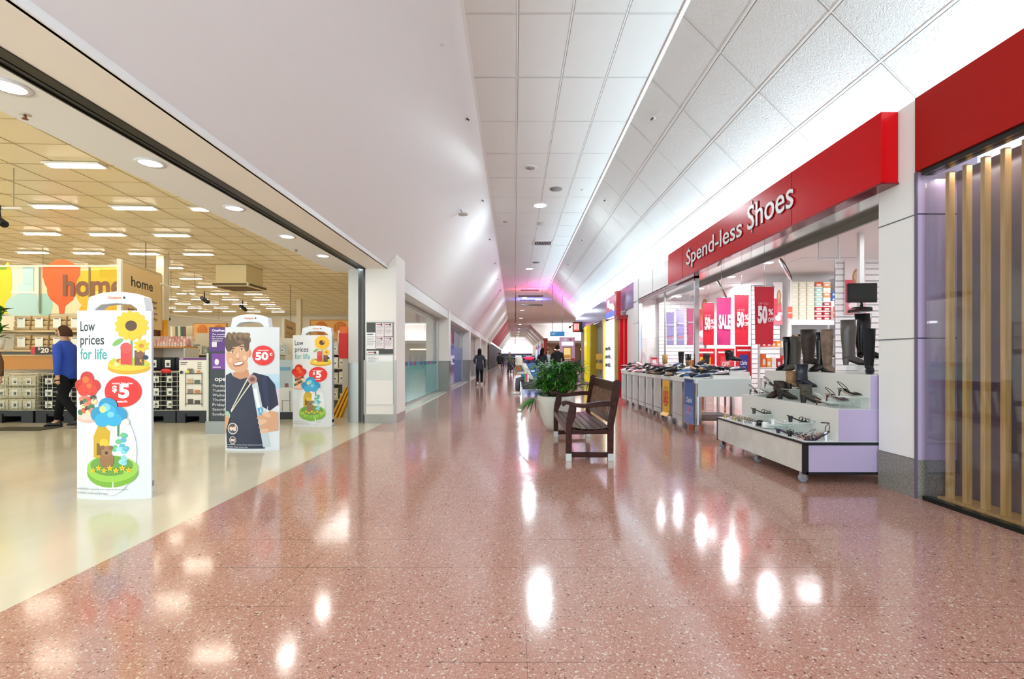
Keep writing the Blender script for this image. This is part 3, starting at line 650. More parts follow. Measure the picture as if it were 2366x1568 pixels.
# ================================================================== department store: poster gates
PW = M('#E0E2E6', .35); GW = M('#E0E3E8', .25); GBL = M('#AEB8CC', .3)
def flower(ar, a, b, r, m, n=8, c=None, rc=.35, pet=.5):
    for k in range(n):
        t = 2 * math.pi * k / n + .3; ar.disc(a + r * .6 * math.cos(t), b + r * .6 * math.sin(t), r * pet, m, r * pet * .55, 14, t); ar.k -= 1
    ar.k += 1
    if c: ar.disc(a, b, r * rc, c, None, 16)
def bloom(ar, a, b, r, cs):      # layered soft petals
    for (dx, dy, rr, i) in [(-.6, -.1, .55, 0), (.6, -.1, .55, 0), (0, .45, .6, 0), (-.35, -.45, .5, 1), (.38, -.42, .5, 1), (.05, .1, .5, 1), (-.1, .35, .3, 2), (.2, -.1, .22, 2)]:
        ar.disc(a + dx * r, b + dy * r, rr * r, cs[i], rr * r * .85, 18)
ART = lambda c: M(c, .4)
def low_prices(ar, W, H):
    s = W / .64
    ar.rect(0, 0, W, H, ART('#E2E3E6'))
    ar.rect(0, H * .3, W * .13, H * .5, ART('#DDEAF3')).rect(0, H * .5, W * .08, H * .62, ART('#E3ECF4'))
    K = ART('#1C2024'); T = ART('#2F9C98')
    ar.text('Low', .04 * s, H - .175, .085, K, .15 * s, 'l', .01).text('prices', .04 * s, H - .29, .085, K, .235 * s, 'l', .01).text('for life', .04 * s, H - .415, .09, T, .26 * s, 'l', .01)
    # yellow sunflower dome, top right
    a, b = .46 * s, H - .47
    ar.disc(a + .01, b - .02, .165 * s, ART('#D9A514'), .055, 26).disc(a + .01, b + .01, .165 * s, ART('#F2C530'), .055, 26)
    for k in range(14): ar.disc(a - .12 + .02 * k, b + .03 + .02 * math.sin(k * 2.3), .022, ART(['#E8B420', '#B8C83C', '#F6E28A', '#C65A3A'][k % 4]), .018, 10)
    ar.rect(a + .06, b, a + .13, b + .13, ART('#6B4630')).disc(a + .10, b + .1, .035, ART('#84543A')).disc(a + .14, b + .07, .02, ART('#26324A'))
    flower(ar, a + .11, b + .17, .055, ART('#F0C02A'), 8, ART('#C8881C')); ar.rect(a + .03, b, a + .045, b + .34, ART('#6FA04A')).disc(a - .07, b + .2, .05, ART('#7CB45A'), .02, 14, .6)
    ar.rect(a - .045, b + .01, a + .04, b + .15, ART('#D83C38')).disc(a - .003, b + .15, .045, ART('#E2504A'))
    flower(ar, a + .035, b + .34, .125, ART('#F4BE22'), 14, ART('#5A3A22'), .36, .44)
    # red flower, left
    a, b = .115 * s, H - .62
    ar.disc(a + .0, b - .30, .105 * s, ART('#E9B9AE'), .04, 22).disc(a, b - .28, .1 * s, ART('#F3CEC2'), .035, 22)
    for k in range(16): ar.disc(a - .07 + .0095 * k, b - .25 + .016 * ((k * 7) % 9), .03, ART(['#3E7A4A', '#E88A6A', '#4A3A34', '#F0D6A0', '#D8583E', '#D87868'][k % 6]), .025, 10)
    bloom(ar, a, b - .01, .115 * s, [ART('#C8281E'), ART('#E23A28'), ART('#F2702E')])
    # price roundel
    a, b = .43 * s, H - .69
    ar.disc(a, b, .145 * s, ART('#E8261C'), .132, 36); Wt = ART('#FFFFFF')
    ar.text('mini blocks', a, b + .062, .016, Wt, .16 * s, 'c', .02).text('$', a - .08 * s, b + .0, .05, Wt, None, 'l', .04).text('5', a - .03 * s, b - .05, .11, Wt, .085 * s, 'l', .045).text('each', a, b - .092, .018, Wt, .08 * s, 'c', .03)
    # blue flower dome, bottom
    a, b = .335 * s, H - 1.37
    ar.disc(a, b + .16, .205 * s, ART('#EBEDEF'), .36, 34).disc(a, b - .01, .215 * s, ART('#7FB23A'), .125, 32).disc(a, b + .025, .215 * s, ART('#9CCB50'), .115, 32).disc(a, b + .05, .18 * s, ART('#6E9E44'), .085, 28)
    ar.poly([(a - .15, b + .12), (a - .02, b + .1), (a - .0, b + .34), (a - .09, b + .43), (a - .15, b + .3)], ART('#CFA624')); ar.rect(a - .12, b + .14, a - .04, b + .24, ART('#7A5A24')); ar.disc(a - .055, b + .24, .04, ART('#E6C234'))
    for k in range(22):
        t = k * 2.4; ar.disc(a + .11 + .075 * math.cos(t) * (k % 5) / 4, b + .19 + .12 * math.sin(t) * (k % 4) / 3, .026, ART(['#8FD0DC', '#5FB4CC', '#A8E0E4', '#F2E6D8', '#6FBF8A'][k % 5]), .022, 10)
    ar.disc(a - .03, b + .10, .06, ART('#9A6E48'), .075, 18).disc(a - .03, b + .175, .045, ART('#A67A52')).disc(a - .065, b + .205, .018, ART('#8A5E3C')).disc(a + .005, b + .205, .018, ART('#8A5E3C')).disc(a - .03, b + .16, .014, ART('#4A3220'))
    for k in range(7): flower(ar, a - .15 + .05 * k, b + .01 + .02 * (k % 2), .022, ART('#F2D02C'), 5, ART('#E09A1C'))
    ar.rect(a + .06, b + .3, a + .075, b + .42, ART('#4E8A4A')).disc(a + .12, b + .42, .035, ART('#E8E0D4'), .03)
    bloom(ar, a - .02, b + .5, .135 * s, [ART('#2E94C4'), ART('#3AA8D6'), ART('#7CCBE6')]); ar.disc(a - .06, b + .53, .03, ART('#D8E08A'))
    ar.text('availability varies from store-to-store.', .02, .085, .016, ART('#8A8E92'), .46 * s, 'l', .005).text('Available while stocks last.', .02, .05, .016, ART('#8A8E92'), .3 * s, 'l', .005)
def boy(ar, W, H):
    ar.rect(0, 0, W, H, ART('#DDE0E6')).rect(W * .45, H * .42, W, H * .62, ART('#BFD9EC')).rect(W * .7, H * .36, W, H * .5, ART('#D9C8D8')).rect(W * .55, H * .5, W, H * .56, ART('#A9D3EA')).rect(W * .8, .0, W, H * .36, ART('#E2E6EE'))
    SK, SK2, SK3 = ART('#D9A582'), ART('#C98F6C'), ART('#E8BE9E'); NV = ART('#232640'); HR = ART('#5E4632'); HR2 = ART('#7E6248')
    # neck and shirt
    ar.poly([(.12, 1.02), (.33, 1.06), (.36, .86), (.1, .84)], SK2)
    ar.poly([(.03, 0.03), (.54, 0.03), (.52, .42), (.50, .58), (.60, .52), (.70, .60), (.66, .86), (.58, .97), (.40, 1.02), (.34, .96), (.22, .93), (.12, .97), (.09, 1.02), (.01, .98), (.01, .45)], NV)
    ar.poly([(.02, .9), (.07, .97), (.05, .55), (.02, .45)], ART('#2C3050')); ar.poly([(.5, .95), (.56, .97), (.60, .56), (.54, .6)], ART('#2E3358'))
    # head, ears, hair, face
    ar.disc(.055, 1.2, .03, SK2, .055).disc(.34, 1.27, .03, SK2, .055)
    ar.disc(.18, 1.26, .16, SK, .22, 34, -.2).disc(.21, 1.12, .12, SK, .1, 26, -.2)
    ar.disc(.14, 1.44, .15, HR, .09, 26, .1).disc(.25, 1.46, .12, HR2, .075, 24, -.3).disc(.06, 1.39, .06, HR, .1).disc(.31, 1.38, .035, HR, .09)
    for k in range(12): ar.disc(.05 + .024 * k, 1.49 + .02 * math.sin(k * 1.9), .03, [HR, HR2, ART('#8A7050')][k % 3], .045, 12, k)
    for (a, b, r) in ((.115, 1.285, 1), (.245, 1.315, 1)):
        ar.disc(a, b + .042, .036, ART('#4A3426'), .007, 14, .32 if a < .2 else -.02); ar.disc(a, b, .028, ART('#F4EEE8'), .012, 16, .1); ar.disc(a, b, .012, ART('#2A1C16'), .011, 12); ar.disc(a, b + .012, .03, ART('#7A5440'), .004, 14, .1)
    ar.disc(.19, 1.23, .025, SK3, .05, 16, -.2).disc(.185, 1.195, .028, SK2, .012, 14)
    ar.disc(.2, 1.13, .075, ART('#A04A42'), .03, 22, .22).disc(.2, 1.135, .064, ART('#F6F2EC'), .018, 20, .22)
    ar.disc(.09, 1.18, .03, SK3, .03).disc(.29, 1.21, .03, SK3, .03)
    # cords and tube
    CO = ART('#E0DCC8')
    ar.poly([(.34, .98), (.36, .98), (.10, .52), (.085, .52)], CO).poly([(.4, .94), (.42, .94), (.1, .5), (.09, .51)], CO)
    ar.poly([(.38, .86), (.45, .90), (.61, .05), (.52, .05)], ART('#C9D4DE')).poly([(.40, .8), (.44, .82), (.5, .5), (.46, .5)], ART('#EDF3F8')).poly([(.45, .56), (.51, .57), (.53, .46), (.47, .46)], ART('#5AA8D8'))
    ar.disc(.385, .93, .06, ART('#B88A80'), .06, 20).disc(.385, .93, .035, ART('#7A4A44'), .03, 16)
    ar.disc(.05, .47, .03, ART('#8ED6C0'), .05, 14, .4).poly([(0, .2), (.07, .42), (.05, .5), (0, .52)], SK)
    # hand with five fingers around the tube
    ar.poly([(.53, .24), (.70, .26), (.70, .50), (.60, .52), (.52, .44)], SK)
    for k in range(4): ar.disc(.50 + .012 * k, .44 - .06 * k, .058, [SK, SK3][k % 2], .029, 18, .25)
    ar.disc(.56, .47, .06, SK3, .028, 18, -.5)
    # roundels
    for (a, b, r) in ((.12, .29, .075), (.12, .14, .05)):
        ar.disc(a, b, r, ART('#E9E6DC')).disc(a, b, r * .85, ART('#4C4E62')).disc(a - r * .3, b, r * .36, ART('#F0D0C0')).disc(a + r * .3, b, r * .36, ART('#F0D0C0')).disc(a, b + r * .45, r * .5, ART('#6A5040'), r * .2)
    a, b = .52, 1.24; Wt = ART('#FFFFFF')
    ar.disc(a, b, .135, ART('#E23232'), .13, 36).text('collectables', a, b + .06, .016, Wt, .14, 'c', .02).text('50', a - .015, b - .055, .095, Wt, .16, 'c', .045).text('c', a + .08, b + .0, .05, Wt, None, 'l', .04)
    ar.text('availability varies from store-to-store.', .03, .075, .015, ART('#D8DCE4'), .5, 'l', .01).text('Available while stocks last.', .03, .045, .015, ART('#D8DCE4'), .3, 'l', .01)
def bend(o, W, d):      # bow a flat printed panel outwards
    bm = bmesh.new(); bm.from_mesh(o.data)
    for k in range(1, 12): bmesh.ops.bisect_plane(bm, geom=bm.verts[:] + bm.edges[:] + bm.faces[:], plane_co=(W * k / 12 - W / 2, 0, 0), plane_no=(1, 0, 0))
    for v in bm.verts: v.co.y -= d * (1 - (v.co.x / (W / 2)) ** 2)
    bm.to_mesh(o.data); bm.free()
def gate(x0, y, kind, label, gx0, gx1, gtop):
    W, H = .64 if kind != 1 else .71, 1.61
    if kind == 2: W = .69
    cx = x0 + W / 2
    t = thing('security_gate', label[0], 'security gate', ((gx0 + gx1) / 2, y + .14, 0)); g2 = (gx1 - gx0) / 2
    mb = MB()
    def arch(dx, dz, z0):
        return [(-g2 + dx, z0), (-g2 + dx, gtop - .16 - dz), (-g2 * .93 + dx * .8, gtop - .05 - dz), (-g2 * .5, gtop - .012 - dz), (0, gtop - dz), (g2 * .5, gtop - .012 - dz), (g2 * .93 - dx * .8, gtop - .05 - dz), (g2 - dx, gtop - .16 - dz), (g2 - dx, z0)]
    o_, i_ = arch(0, 0, .05), arch(.075, .105, .05)
    for k in range(8):
        q = [o_[k], o_[k + 1], i_[k + 1], i_[k]]
        mb.hexa([(a, -.05, b) for a, b in q], [(a, .05, b) for a, b in q], GW)
    mb.box(-g2, g2, -.06, .06, 0, .12, GW).box(-g2 + .06, g2 - .06, -.02, .02, .1, gtop - .3, GW); mb.build('frame', t, .008, 2)
    mb = MB(); mb.box(g2 - .003, g2 + .004, -.03, .03, .2, gtop - .17, GBL).box(-g2 - .004, -g2 + .003, -.03, .03, .2, gtop - .17, GBL); mb.build('side_strip', t)
    mb = MB(); ar = Art(mb, (-.07, -.052, gtop - .085), (1, 0, 0), (0, 0, 1), (0, -1, 0), .001); ar.text('checkpoint' if 0 else 'Checkpoint', 0, .02, .022, M('#E07A1E', .4), .12, 'l', .02).disc(.145, .03, .01, BLACK); mb.build('badge', t)
    p = thing('poster_panel', label[1], 'poster', (cx, y, 0), 0, None)
    mb = MB(); n = 12; f = [(-W / 2 + W * k / n, 0 - .05 * (1 - (2 * k / n - 1) ** 2)) for k in range(n + 1)]
    bk = [(a, b + .012) for a, b in f][::-1]
    mb.prism(f + bk, 0, H, PW, 'z'); mb.build('board', p)
    mb = MB(); ar = Art(mb, (-W / 2, 0, 0), (1, 0, 0), (0, 0, 1), (0, -1, 0), .00012); ar.k = 6
    (boy if kind == 1 else low_prices)(ar, W, H); o = mb.build('print', p); bend(o, W, .05)
    return p
gate(-3.76, 4.17, 0, ('white arched security gate behind the large low prices poster', 'large low prices poster with three block flowers, nearest the camera'), -3.76, -3.24, 1.79)
gate(-3.78, 6.34, 1, ('white arched security gate behind the smiling boy poster', 'poster of a smiling boy in navy shirt with red 50c roundel'), -3.76, -3.25, 1.79)
gate(-3.91, 8.56, 2, ('white arched security gate behind the farthest poster', 'small looking low prices poster beside the store jamb'), -3.80, -3.25, 1.79)

for x, y, l, c in ((1.0, 29.3, 'slim black bar added to carry the red wash lamp below the ceiling', 1.5), (1.2, 34.2, 'slim black bar added to carry the blue wash lamp below the ceiling', 1.6)):
    t = thing('added_wash_bar', l, 'light', (x, y, 4.94)); MB().box(-c / 2, c / 2, -.08, .08, 0, .06, BLACK).build('housing', t)  # housing added under the red and blue wash lamps, no known fitting
    for s_ in (-1, 1): MB().cyl((s_ * c * .48, 0, .06), (s_ * c * .48, 0, ZC - 4.94), .008, DKGREY, 6).build('rod', t)
# ================================================================== bench and planter
DW = wood_mat('#2C0E07', '#431A0F', .38, 3, (3, 1, 8)); DW2 = wood_mat('#3E1C10', '#54291A', .3, 3, (8, 1, 3))
DW.node_tree.nodes['Principled BSDF'].inputs['Specular IOR Level'].default_value = .2; ALU = M('#C4C2BE', .35, .5)
BX, BY0, BY1 = .885, 5.67, 7.47
t = thing('garden_bench', 'dark brown slatted timber bench standing in the middle of the mall', 'bench', (BX, 6.57, 0))
x0, x1 = .607 - BX, 1.164 - BX; y0, y1 = BY0 - 6.57, BY1 - 6.57; LW = .065
for sgn, yy in ((-1, y0), (1, y1 - LW)):
    # front leg: rises and curves into the arm support
    pf = [(x0, 0.085), (x0 + LW, 0.085), (x0 + LW + .005, .42), (x0 + LW + .045, .50), (x0 + LW + .055, .60), (x0 + LW + .06, .655), (x0 + .045, .655), (x0 + .03, .58), (x0 + .008, .49), (x0, .40)]
    l = MB().prism(pf, yy, yy + LW, DW, 'y').build('leg', t, .004); MB().box(x0 - .001, x0 + LW + .001, yy - .001, yy + LW + .001, 0, .087, ALU).build('metal_foot', l, .002)
    pb = [(x1 - LW, 0.085), (x1, 0.085), (x1 + .004, .42), (x1 + .085, .86), (x1 + .09, .915), (x1 + .07, .945), (x1 + .03, .955), (x1 + .005, .93), (x1 + .002, .88), (x1 - .008, .83), (x1 - LW + .0, .42)]
    l = MB().prism(pb, yy, yy + LW, DW, 'y').build('leg', t, .004); MB().box(x1 - LW - .001, x1 + .001, yy - .001, yy + LW + .001, 0, .087, ALU).build('metal_foot', l, .002)
    # curved arm with a scroll end
    pa = [(x0 - .045, .655), (x0 - .052, .675), (x0 - .04, .698), (x0 - .01, .708), (x0 + .03, .700), (x0 + .12, .672), (x0 + .22, .668), (x0 + .32, .684), (x0 + .42, .700), (x1 + .045, .703), (x1 + .035, .645), (x1 - .08, .642), (x0 + .30, .628), (x0 + .2, .622), (x0 + .1, .632), (x0 + .045, .655), (x0 + .0, .665), (x0 - .02, .645), (x0 - .035, .64)]
    MB().prism(pa, yy - .008, yy + LW + .008, DW, 'y').build('armrest', t, .006)
    MB().box(x0 + LW, x1 - LW, yy + .012, yy + LW - .012, .04, .098, DW).build('stretcher', t, .003)
    MB().prism([(x0 + LW, .40), (x0 + .2, .375), (x0 + .35, .372), (x1 - LW, .395), (x1 - LW, .315), (x0 + LW, .315)], yy + .01, yy + LW - .01, DW, 'y').build('seat_rail', t, .003)
MB().box(x0 + .005, x0 + .035, y0 + LW, y1 - LW, .32, .40, DW2).build('front_rail', t, .004)
def seatz(u): return .402 - .028 * math.sin(math.pi * u)
for k in range(6):
    u0 = k / 6; a = x0 + .015 + (x1 - x0 - .05) * u0; b = a + .075; za, zb = seatz(u0), seatz(u0 + .14)
    MB().hexa([(a, y0 + .01, za - .02), (b, y0 + .01, zb - .02), (b, y1 - .01, zb - .02), (a, y1 - .01, za - .02)], [(a, y0 + .01, za), (b, y0 + .01, zb), (b, y1 - .01, zb), (a, y1 - .01, za)], DW2).build('seat_slat', t, .003)
def bk(z): return x1 - .035 + (z - .42) * .19     # back plane
for nm, za, zb in (('top_rail', .80, .915), ('lower_rail', .43, .50)):
    MB().hexa([(bk(za) - .005, y0 + LW, za), (bk(za) + .03, y0 + LW, za), (bk(za) + .03, y1 - LW, za), (bk(za) - .005, y1 - LW, za)], [(bk(zb) - .005, y0 + LW, zb), (bk(zb) + .03, y0 + LW, zb), (bk(zb) + .03, y1 - LW, zb), (bk(zb) - .005, y1 - LW, zb)], DW2).build(nm, t, .004)
n = 15
for k in range(n):
    yy = y0 + LW + .035 + (y1 - y0 - 2 * LW - .105) * k / (n - 1)
    MB().hexa([(bk(.49), yy, .49), (bk(.49) + .016, yy, .49), (bk(.49) + .016, yy + .038, .49), (bk(.49), yy + .038, .49)], [(bk(.81), yy, .81), (bk(.81) + .016, yy, .81), (bk(.81) + .016, yy + .038, .81), (bk(.81), yy + .038, .81)], wood_mat('#5E3A20', '#7A5030', .35, 3, (1, 1, 6)) if k == 0 else MATW).build('back_slat', t, .002)
    if k == 0: MATW = bpy.data.materials[-1] if False else [m for m in bpy.data.materials if m.name.startswith('wood')][-1]

LEAF = add_mottle(fresh('#2F6B22', .5, 0, .25), '#1C5210', '#4E9A2A', 6); SOIL = M('#15120F', .6)
t = thing('potted_palm', 'bushy green palm in a tall tapered off white pot behind the bench', 'potted plant', (.70, 8.12, 0))
POT = fresh('#D8D6CC', .35)
MB().lathe([(.001, 0), (.14, 0), (.20, .1), (.265, .25), (.305, .4), (.318, .5), (.315, .575), (.30, .585), (.285, .575), (.28, .52), (.001, .52)], (0, 0, 0), POT, 40).build('pot', t)
MB().lathe([(.001, .525), (.27, .525), (.275, .54), (.001, .555)], (0, 0, 0), SOIL, 24).build('soil', t)
random.seed(11); st = MB(); lf = MB()
def leaflet(mb, p, d, L, wd, m, droop=.5):
    p = Vector(p); d = Vector(d).normalized(); s_ = d.cross(Vector((0, 0, 1)));  s_ = s_.normalized() if s_.length > .01 else Vector((1, 0, 0))
    A_ = []; B_ = []
    for i in range(5):
        u = i / 4; q = p + d * L * u + Vector((0, 0, -droop * L * u * u * .5)); ww = wd * math.sin(math.pi * min(.97, .12 + u * .86)) ** .7
        A_.append(tuple(q - s_ * ww)); B_.append(tuple(q + s_ * ww + Vector((0, 0, .004))))
    mb.add(A_ + B_, [(i, i + 1, 5 + i + 1, 5 + i) for i in range(4)], m, True)
for k in range(84):
    a = random.uniform(0, 6.28); lean = random.uniform(.03, .30); hgt = random.uniform(.18, .62); r0 = random.uniform(0, .17)
    b = Vector((r0 * math.cos(a), r0 * math.sin(a), .53)); e = b + Vector((lean * math.cos(a), lean * math.sin(a), hgt))
    if k % 12 == 0: e += Vector((math.cos(a) * .14, math.sin(a) * .14, -.05))
    mid = (b + e) / 2 + Vector((0, 0, hgt * .1)); st.tube([tuple(b), tuple(mid), tuple(e)], [.007, .005, .003], M('#3E5A22', .4), 5)
    for j in range(11):
        aa = a + (j - 5) * .42 + random.uniform(-.15, .15); el = random.uniform(-.1, .75)
        leaflet(lf, e - (e - mid) * random.uniform(0, .35), (math.cos(aa) * math.cos(el), math.sin(aa) * math.cos(el), math.sin(el)), random.uniform(.16, .28), random.uniform(.011, .019), LEAF, random.uniform(.3, .9))
for a in (3.3, 3.0, 3.5, .2, -.1, .35):       # drooping outer fronds
    b = Vector((.2 * math.cos(a), .2 * math.sin(a), .55)); e = b + Vector((.3 * math.cos(a) * (1.3 if abs(a) < 1 else .6), .1 * math.sin(a), .22 if abs(a) < 1 else -.02))
    st.tube([tuple(b), tuple((b + e) / 2 + Vector((0, 0, .1))), tuple(e)], [.006, .004, .003], M('#3E5A22', .4), 5)
    for j in range(9):
        aa = a + (j - 4) * .3; leaflet(lf, e, (math.cos(aa), math.sin(aa), -.1), random.uniform(.2, .32), .009, LEAF, 1.2)
lf.build('foliage', t); st.build('stems', t)

# ================================================================== shoes
LBLK = M('#0F0F12', .22); SUE = M('#141318', .85); DBR = add_mottle(fresh('#32221C', .6), '#281B17', '#3E2C24', 20); TAU = add_mottle(fresh('#7C6250', .7), '#6B5344', '#8C7260', 15); GRY = M('#5A5250', .32); GRN = M('#4A4238', .6)
TAN = add_mottle(fresh('#9A7450', .6), '#86623F', '#AE8862', 15); WHT = M('#EDEBE6', .35); BURG = M('#4A1016', .3); NAVY = M('#1E2C48', .4); SILV = M('#C9C6C8', .25, .6); INN = M('#B8A690', .7); SOLE = M('#1A1514', .5); CRM = M('#CDB88E', .5); GOLDM = M('#BFA878', .25, .7); REDM = M('#B02028', .35); PINKM = M('#D98AA0', .4); BLUM = M('#2F5E94', .4)
def ring(x, z0, z1, w_, n=12, p=2.4, y0=0):
    cz, hz = (z0 + z1) / 2, (z1 - z0) / 2; out = []
    for k in range(n):
        t = 2 * math.pi * k / n; c, s_ = math.cos(t), math.sin(t)
        out.append((x, y0 + w_ * math.copysign(abs(c) ** (2 / p), c), cz + hz * math.copysign(abs(s_) ** (2 / p), s_)))
    return out
def last(H, L=.25, back=.06, mid=.045, toe=.035, w_=.036, pointed=.35, flat=.008):
    """rings of a shoe from heel (x=0) to toe (x=L); H = heel height"""
    R_ = []
    for u in (0, .06, .16, .3, .45, .6, .72, .84, .94, 1.0):
        zb = H * max(0, 1 - (u / .62)) ** 1.15 if u < .62 else 0
        zb += flat
        hh = {0: back * .8, .06: back, .16: back, .3: (back + mid) / 2, .45: mid, .6: mid * .95, .72: toe * 1.1, .84: toe * .85, .94: toe * .55, 1.0: toe * .2}[u]
        ww = {0: .45, .06: .68, .16: .76, .3: .72, .45: .8, .6: .98, .72: 1.0, .84: .86 - pointed * .2, .94: .6 - pointed * .4, 1.0: .2 - pointed * .3 + .05}[u]
        R_.append(ring(L * u, zb, zb + hh, max(.004, w_ * ww)))
    return R_
def sole_of(mb, H, L, m, w_=.036, pointed=.35, th=.008):
    R_ = []
    for u in (.0, .16, .3, .45, .6, .72, .84, .94, 1.0):
        zb = H * max(0, 1 - (u / .62)) ** 1.15 if u < .62 else 0
        ww = {0: .5, .16: .74, .3: .68, .45: .78, .6: .98, .72: 1.0, .84: .86 - pointed * .2, .94: .6 - pointed * .4, 1.0: .15}[u]
        R_.append(ring(L * u, zb, zb + th + .002, w_ * ww, 8, 4))
    mb.loft(R_, m)
def heel_block(mb, H, m, a=.028, top=.034, x=.03):
    mb.loft([ring_z(x, 0, a * .9, a), ring_z(x, H + .004, top, top * .9)], m, True, False)
def ring_z(x, z, rx, ry, n=12, y0=0): return [(x + rx * math.cos(2 * math.pi * k / n), y0 + ry * math.sin(2 * math.pi * k / n), z) for k in range(n)]
def boot(name, label, cat, m, H=.05, hgt=.40, L=.27, loc=(0, 0, 0), rz=0, stil=False, group=None, cuff=.062, zipc=None):
    t = thing(name, label, cat, loc, rz, group)
    mb = MB().loft(last(H, L, .075, .075, .045, .037, .45), m)
    zs = [H + .03, H + .08, H + .12, H + .2, H + .3, hgt] if hgt > .3 else [H + .03, H + .07, H + .10, hgt]
    rr = []
    for i, z in enumerate(zs):
        u = i / (len(zs) - 1); rx = .05 + (cuff * 1.22 - .05) * u ** .8 + (.004 if i == 1 else 0); rr.append(ring_z(.056 + .006 * (1 - u) - .004 * math.sin(u * 3), z, rx * (1.25 if i == 0 else 1.0), .036 + (cuff * .9 - .036) * u, 16))
    rr.append([(p[0] * .93 + .0035, p[1] * .9, p[2] - .004) for p in rr[-1]]); rr.append([(p[0] * .9 + .005, p[1] * .85, p[2] - .08) for p in rr[-1]])
    mb.loft(rr, m, False); mb.add(rr[-1], [tuple(range(16))], M('#1B1614', .9)); mb.build('upper', t)
    mb = MB(); sole_of(mb, H, L, SOLE, .037, .45); mb.build('sole', t)
    mb = MB(); heel_block(mb, H, SOLE if m not in (GRY, LBLK) else m, .012 if stil else .026, .02 if stil else .034); mb.build('heel', t)
    if zipc: MB().tube([(.055, -.0335, H + .1), (.052, -.046, H + .2), (.05, -.052, hgt - .02)], .002, zipc, 5).build('zip', t)
    return t
def pump(name, label, m, H=.08, loc=(0, 0, 0), rz=0, strap=True, group=None, hm=None, cat='high heel'):
    t = thing(name, label, cat, loc, rz, group); L = .235
    R_ = last(H, L, .045, .022, .03, .035, .6); 
    mb = MB().loft(R_[3:] if strap else R_, m); mb.build('upper', t)
    mb = MB(); sole_of(mb, H, L, INN if strap else SOLE, .034, .6, .006); mb.build('sole', t)
    MB().tube([(.012, 0, 0), (.016, 0, H * .5), (.026, 0, H + .004)], [.005, .007, .02], hm or m, 8).build('heel', t)
    if strap:
        MB().tube([(.095, .026, H * .62), (.06, .03, H + .02), (.02, .026, H + .055), (-.002, 0, H + .07), (.02, -.026, H + .055), (.06, -.03, H + .02), (.095, -.026, H * .62)], .0035, m, 6).build('strap', t)
    return t
def sandal(name, label, m, H=.05, loc=(0, 0, 0), rz=0, ankle=True, group=None, block=True, hm=None):
    t = thing(name, label, 'sandal', loc, rz, group); L = .24
    mb = MB(); sole_of(mb, H, L, m, .037, .1, .01); mb.build('sole', t)
    mb = MB(); heel_block(mb, H, hm or m, .019 if block else .006, .022); mb.build('heel', t)
    for x, hh in ((.20, .03), (.165, .042), (.135, .05)):
        z = H * max(0, 1 - x / L / .62) ** 1.15
        MB().tube([(x, .036, z + .008), (x + .01, .03, z + hh * .8), (x + .015, 0, z + hh), (x + .01, -.03, z + hh * .8), (x, -.036, z + .008)], .0042, m, 6).build('strap', t)
    if ankle:
        MB().tube([(.02, .026, H), (.01, .03, H + .05), (.0, .0, H + .085), (.01, -.03, H + .05), (.02, -.026, H)], .0035, m, 6).build('ankle_strap', t)
        MB().tube([(.035 + .04 * math.cos(k * .785), .032 * math.sin(k * .785), H + .09) for k in range(9)], .003, m, 6).build('ankle_strap', t)
    return t
def flatshoe(name, label, m, cat='shoe', loc=(0, 0, 0), rz=0, laces=None, group=None, soleM=None, H=.012):
    t = thing(name, label, cat, loc, rz, group)
    mb = MB().loft(last(H, .26, .06, .055, .04, .04, .1, .012), m)
    mb.build('upper', t)
    MB().loft([ring_z(.07, .058, .045, .022, 12), ring_z(.07, .072, .052, .026, 12)], M('#2A2624', .9), True, False).build('lining', t)
    mb = MB(); sole_of(mb, H, .262, soleM or WHT, .042, .1, .018); mb.build('sole', t)
    if laces:
        mb = MB(); [mb.tube([(x, -.02, .062 - (x - .12) * .25), (x, 0, .07 - (x - .12) * .25), (x, .02, .062 - (x - .12) * .25)], .003, laces, 5) for x in (.13, .15, .17)]; mb.build('laces', t)
    return t

# ------------------------------------------------------------------ stepped display on castors
CAS = M('#8C8A94', .4); LAM = M('#E4E2DC', .35)
def castor(t, x, y, z0=.0, r=.045, zt=.12, nm='castor'):
    c = MB().lathe([(.001, -.014), (r * .8, -.014), (r, -.009), (r, .009), (r * .8, .014), (.001, .014)], (x, y, z0 + r), CAS, 16, axis='y').build(nm, t)
    MB().hexa([(x - .012, y - .022, z0 + r), (x + .012, y - .022, z0 + r), (x + .012, y + .022, z0 + r), (x - .012, y + .022, z0 + r)], [(x - .03, y - .025, zt), (x + .035, y - .025, zt), (x + .035, y + .025, zt), (x - .03, y + .025, zt)], CHROME).build('fork', c)
D0 = (3.4, 5.6, 0)
t = thing('stepped_display', 'white three tier stepped shoe display on castors beside the cream pier', 'display stand', D0)
y0, y1 = 4.62 - 5.6, 6.58 - 5.6
EDG = M('#17161A', .3); LAM2 = add_mottle(fresh('#DEDCD5', .35), '#D3D0C8', '#E6E4DE', 3)
MB().box(2.76 - 3.4, 4.1 - 3.4, y0, y1, .11, .385, LAM2).build('base', t)
mb = MB()
mb.box(2.75 - 3.4, 4.11 - 3.4, y0 - .012, y1 + .01, .383, .403, EDG).box(2.75 - 3.4, 2.775 - 3.4, y0 - .012, y0 + .015, .1, .385, EDG).box(2.775 - 3.4, 2.80 - 3.4, y0 - .01, y0 + .0, .1, .385, EDG).box(2.755 - 3.4, 2.77 - 3.4, y1 - .01, y1 + .012, .1, .385, EDG).box(2.76 - 3.4, 4.1 - 3.4, y0 - .010, y0 + .01, .095, .12, EDG).box(2.76 - 3.4, 4.1 - 3.4, y0 - .010, y0, .375, .39, EDG)
mb.build('black_edging', t)
MB().box(2.77 - 3.4, 4.10 - 3.4, y0, y1, .403, .407, M('#F0F0EE', .3)).build('shelf_top', t)
MB().box(2.80 - 3.4, 4.1 - 3.4, y0 - .004, y0 + .001, .12, .375, PURPLE).build('end_panel', t)
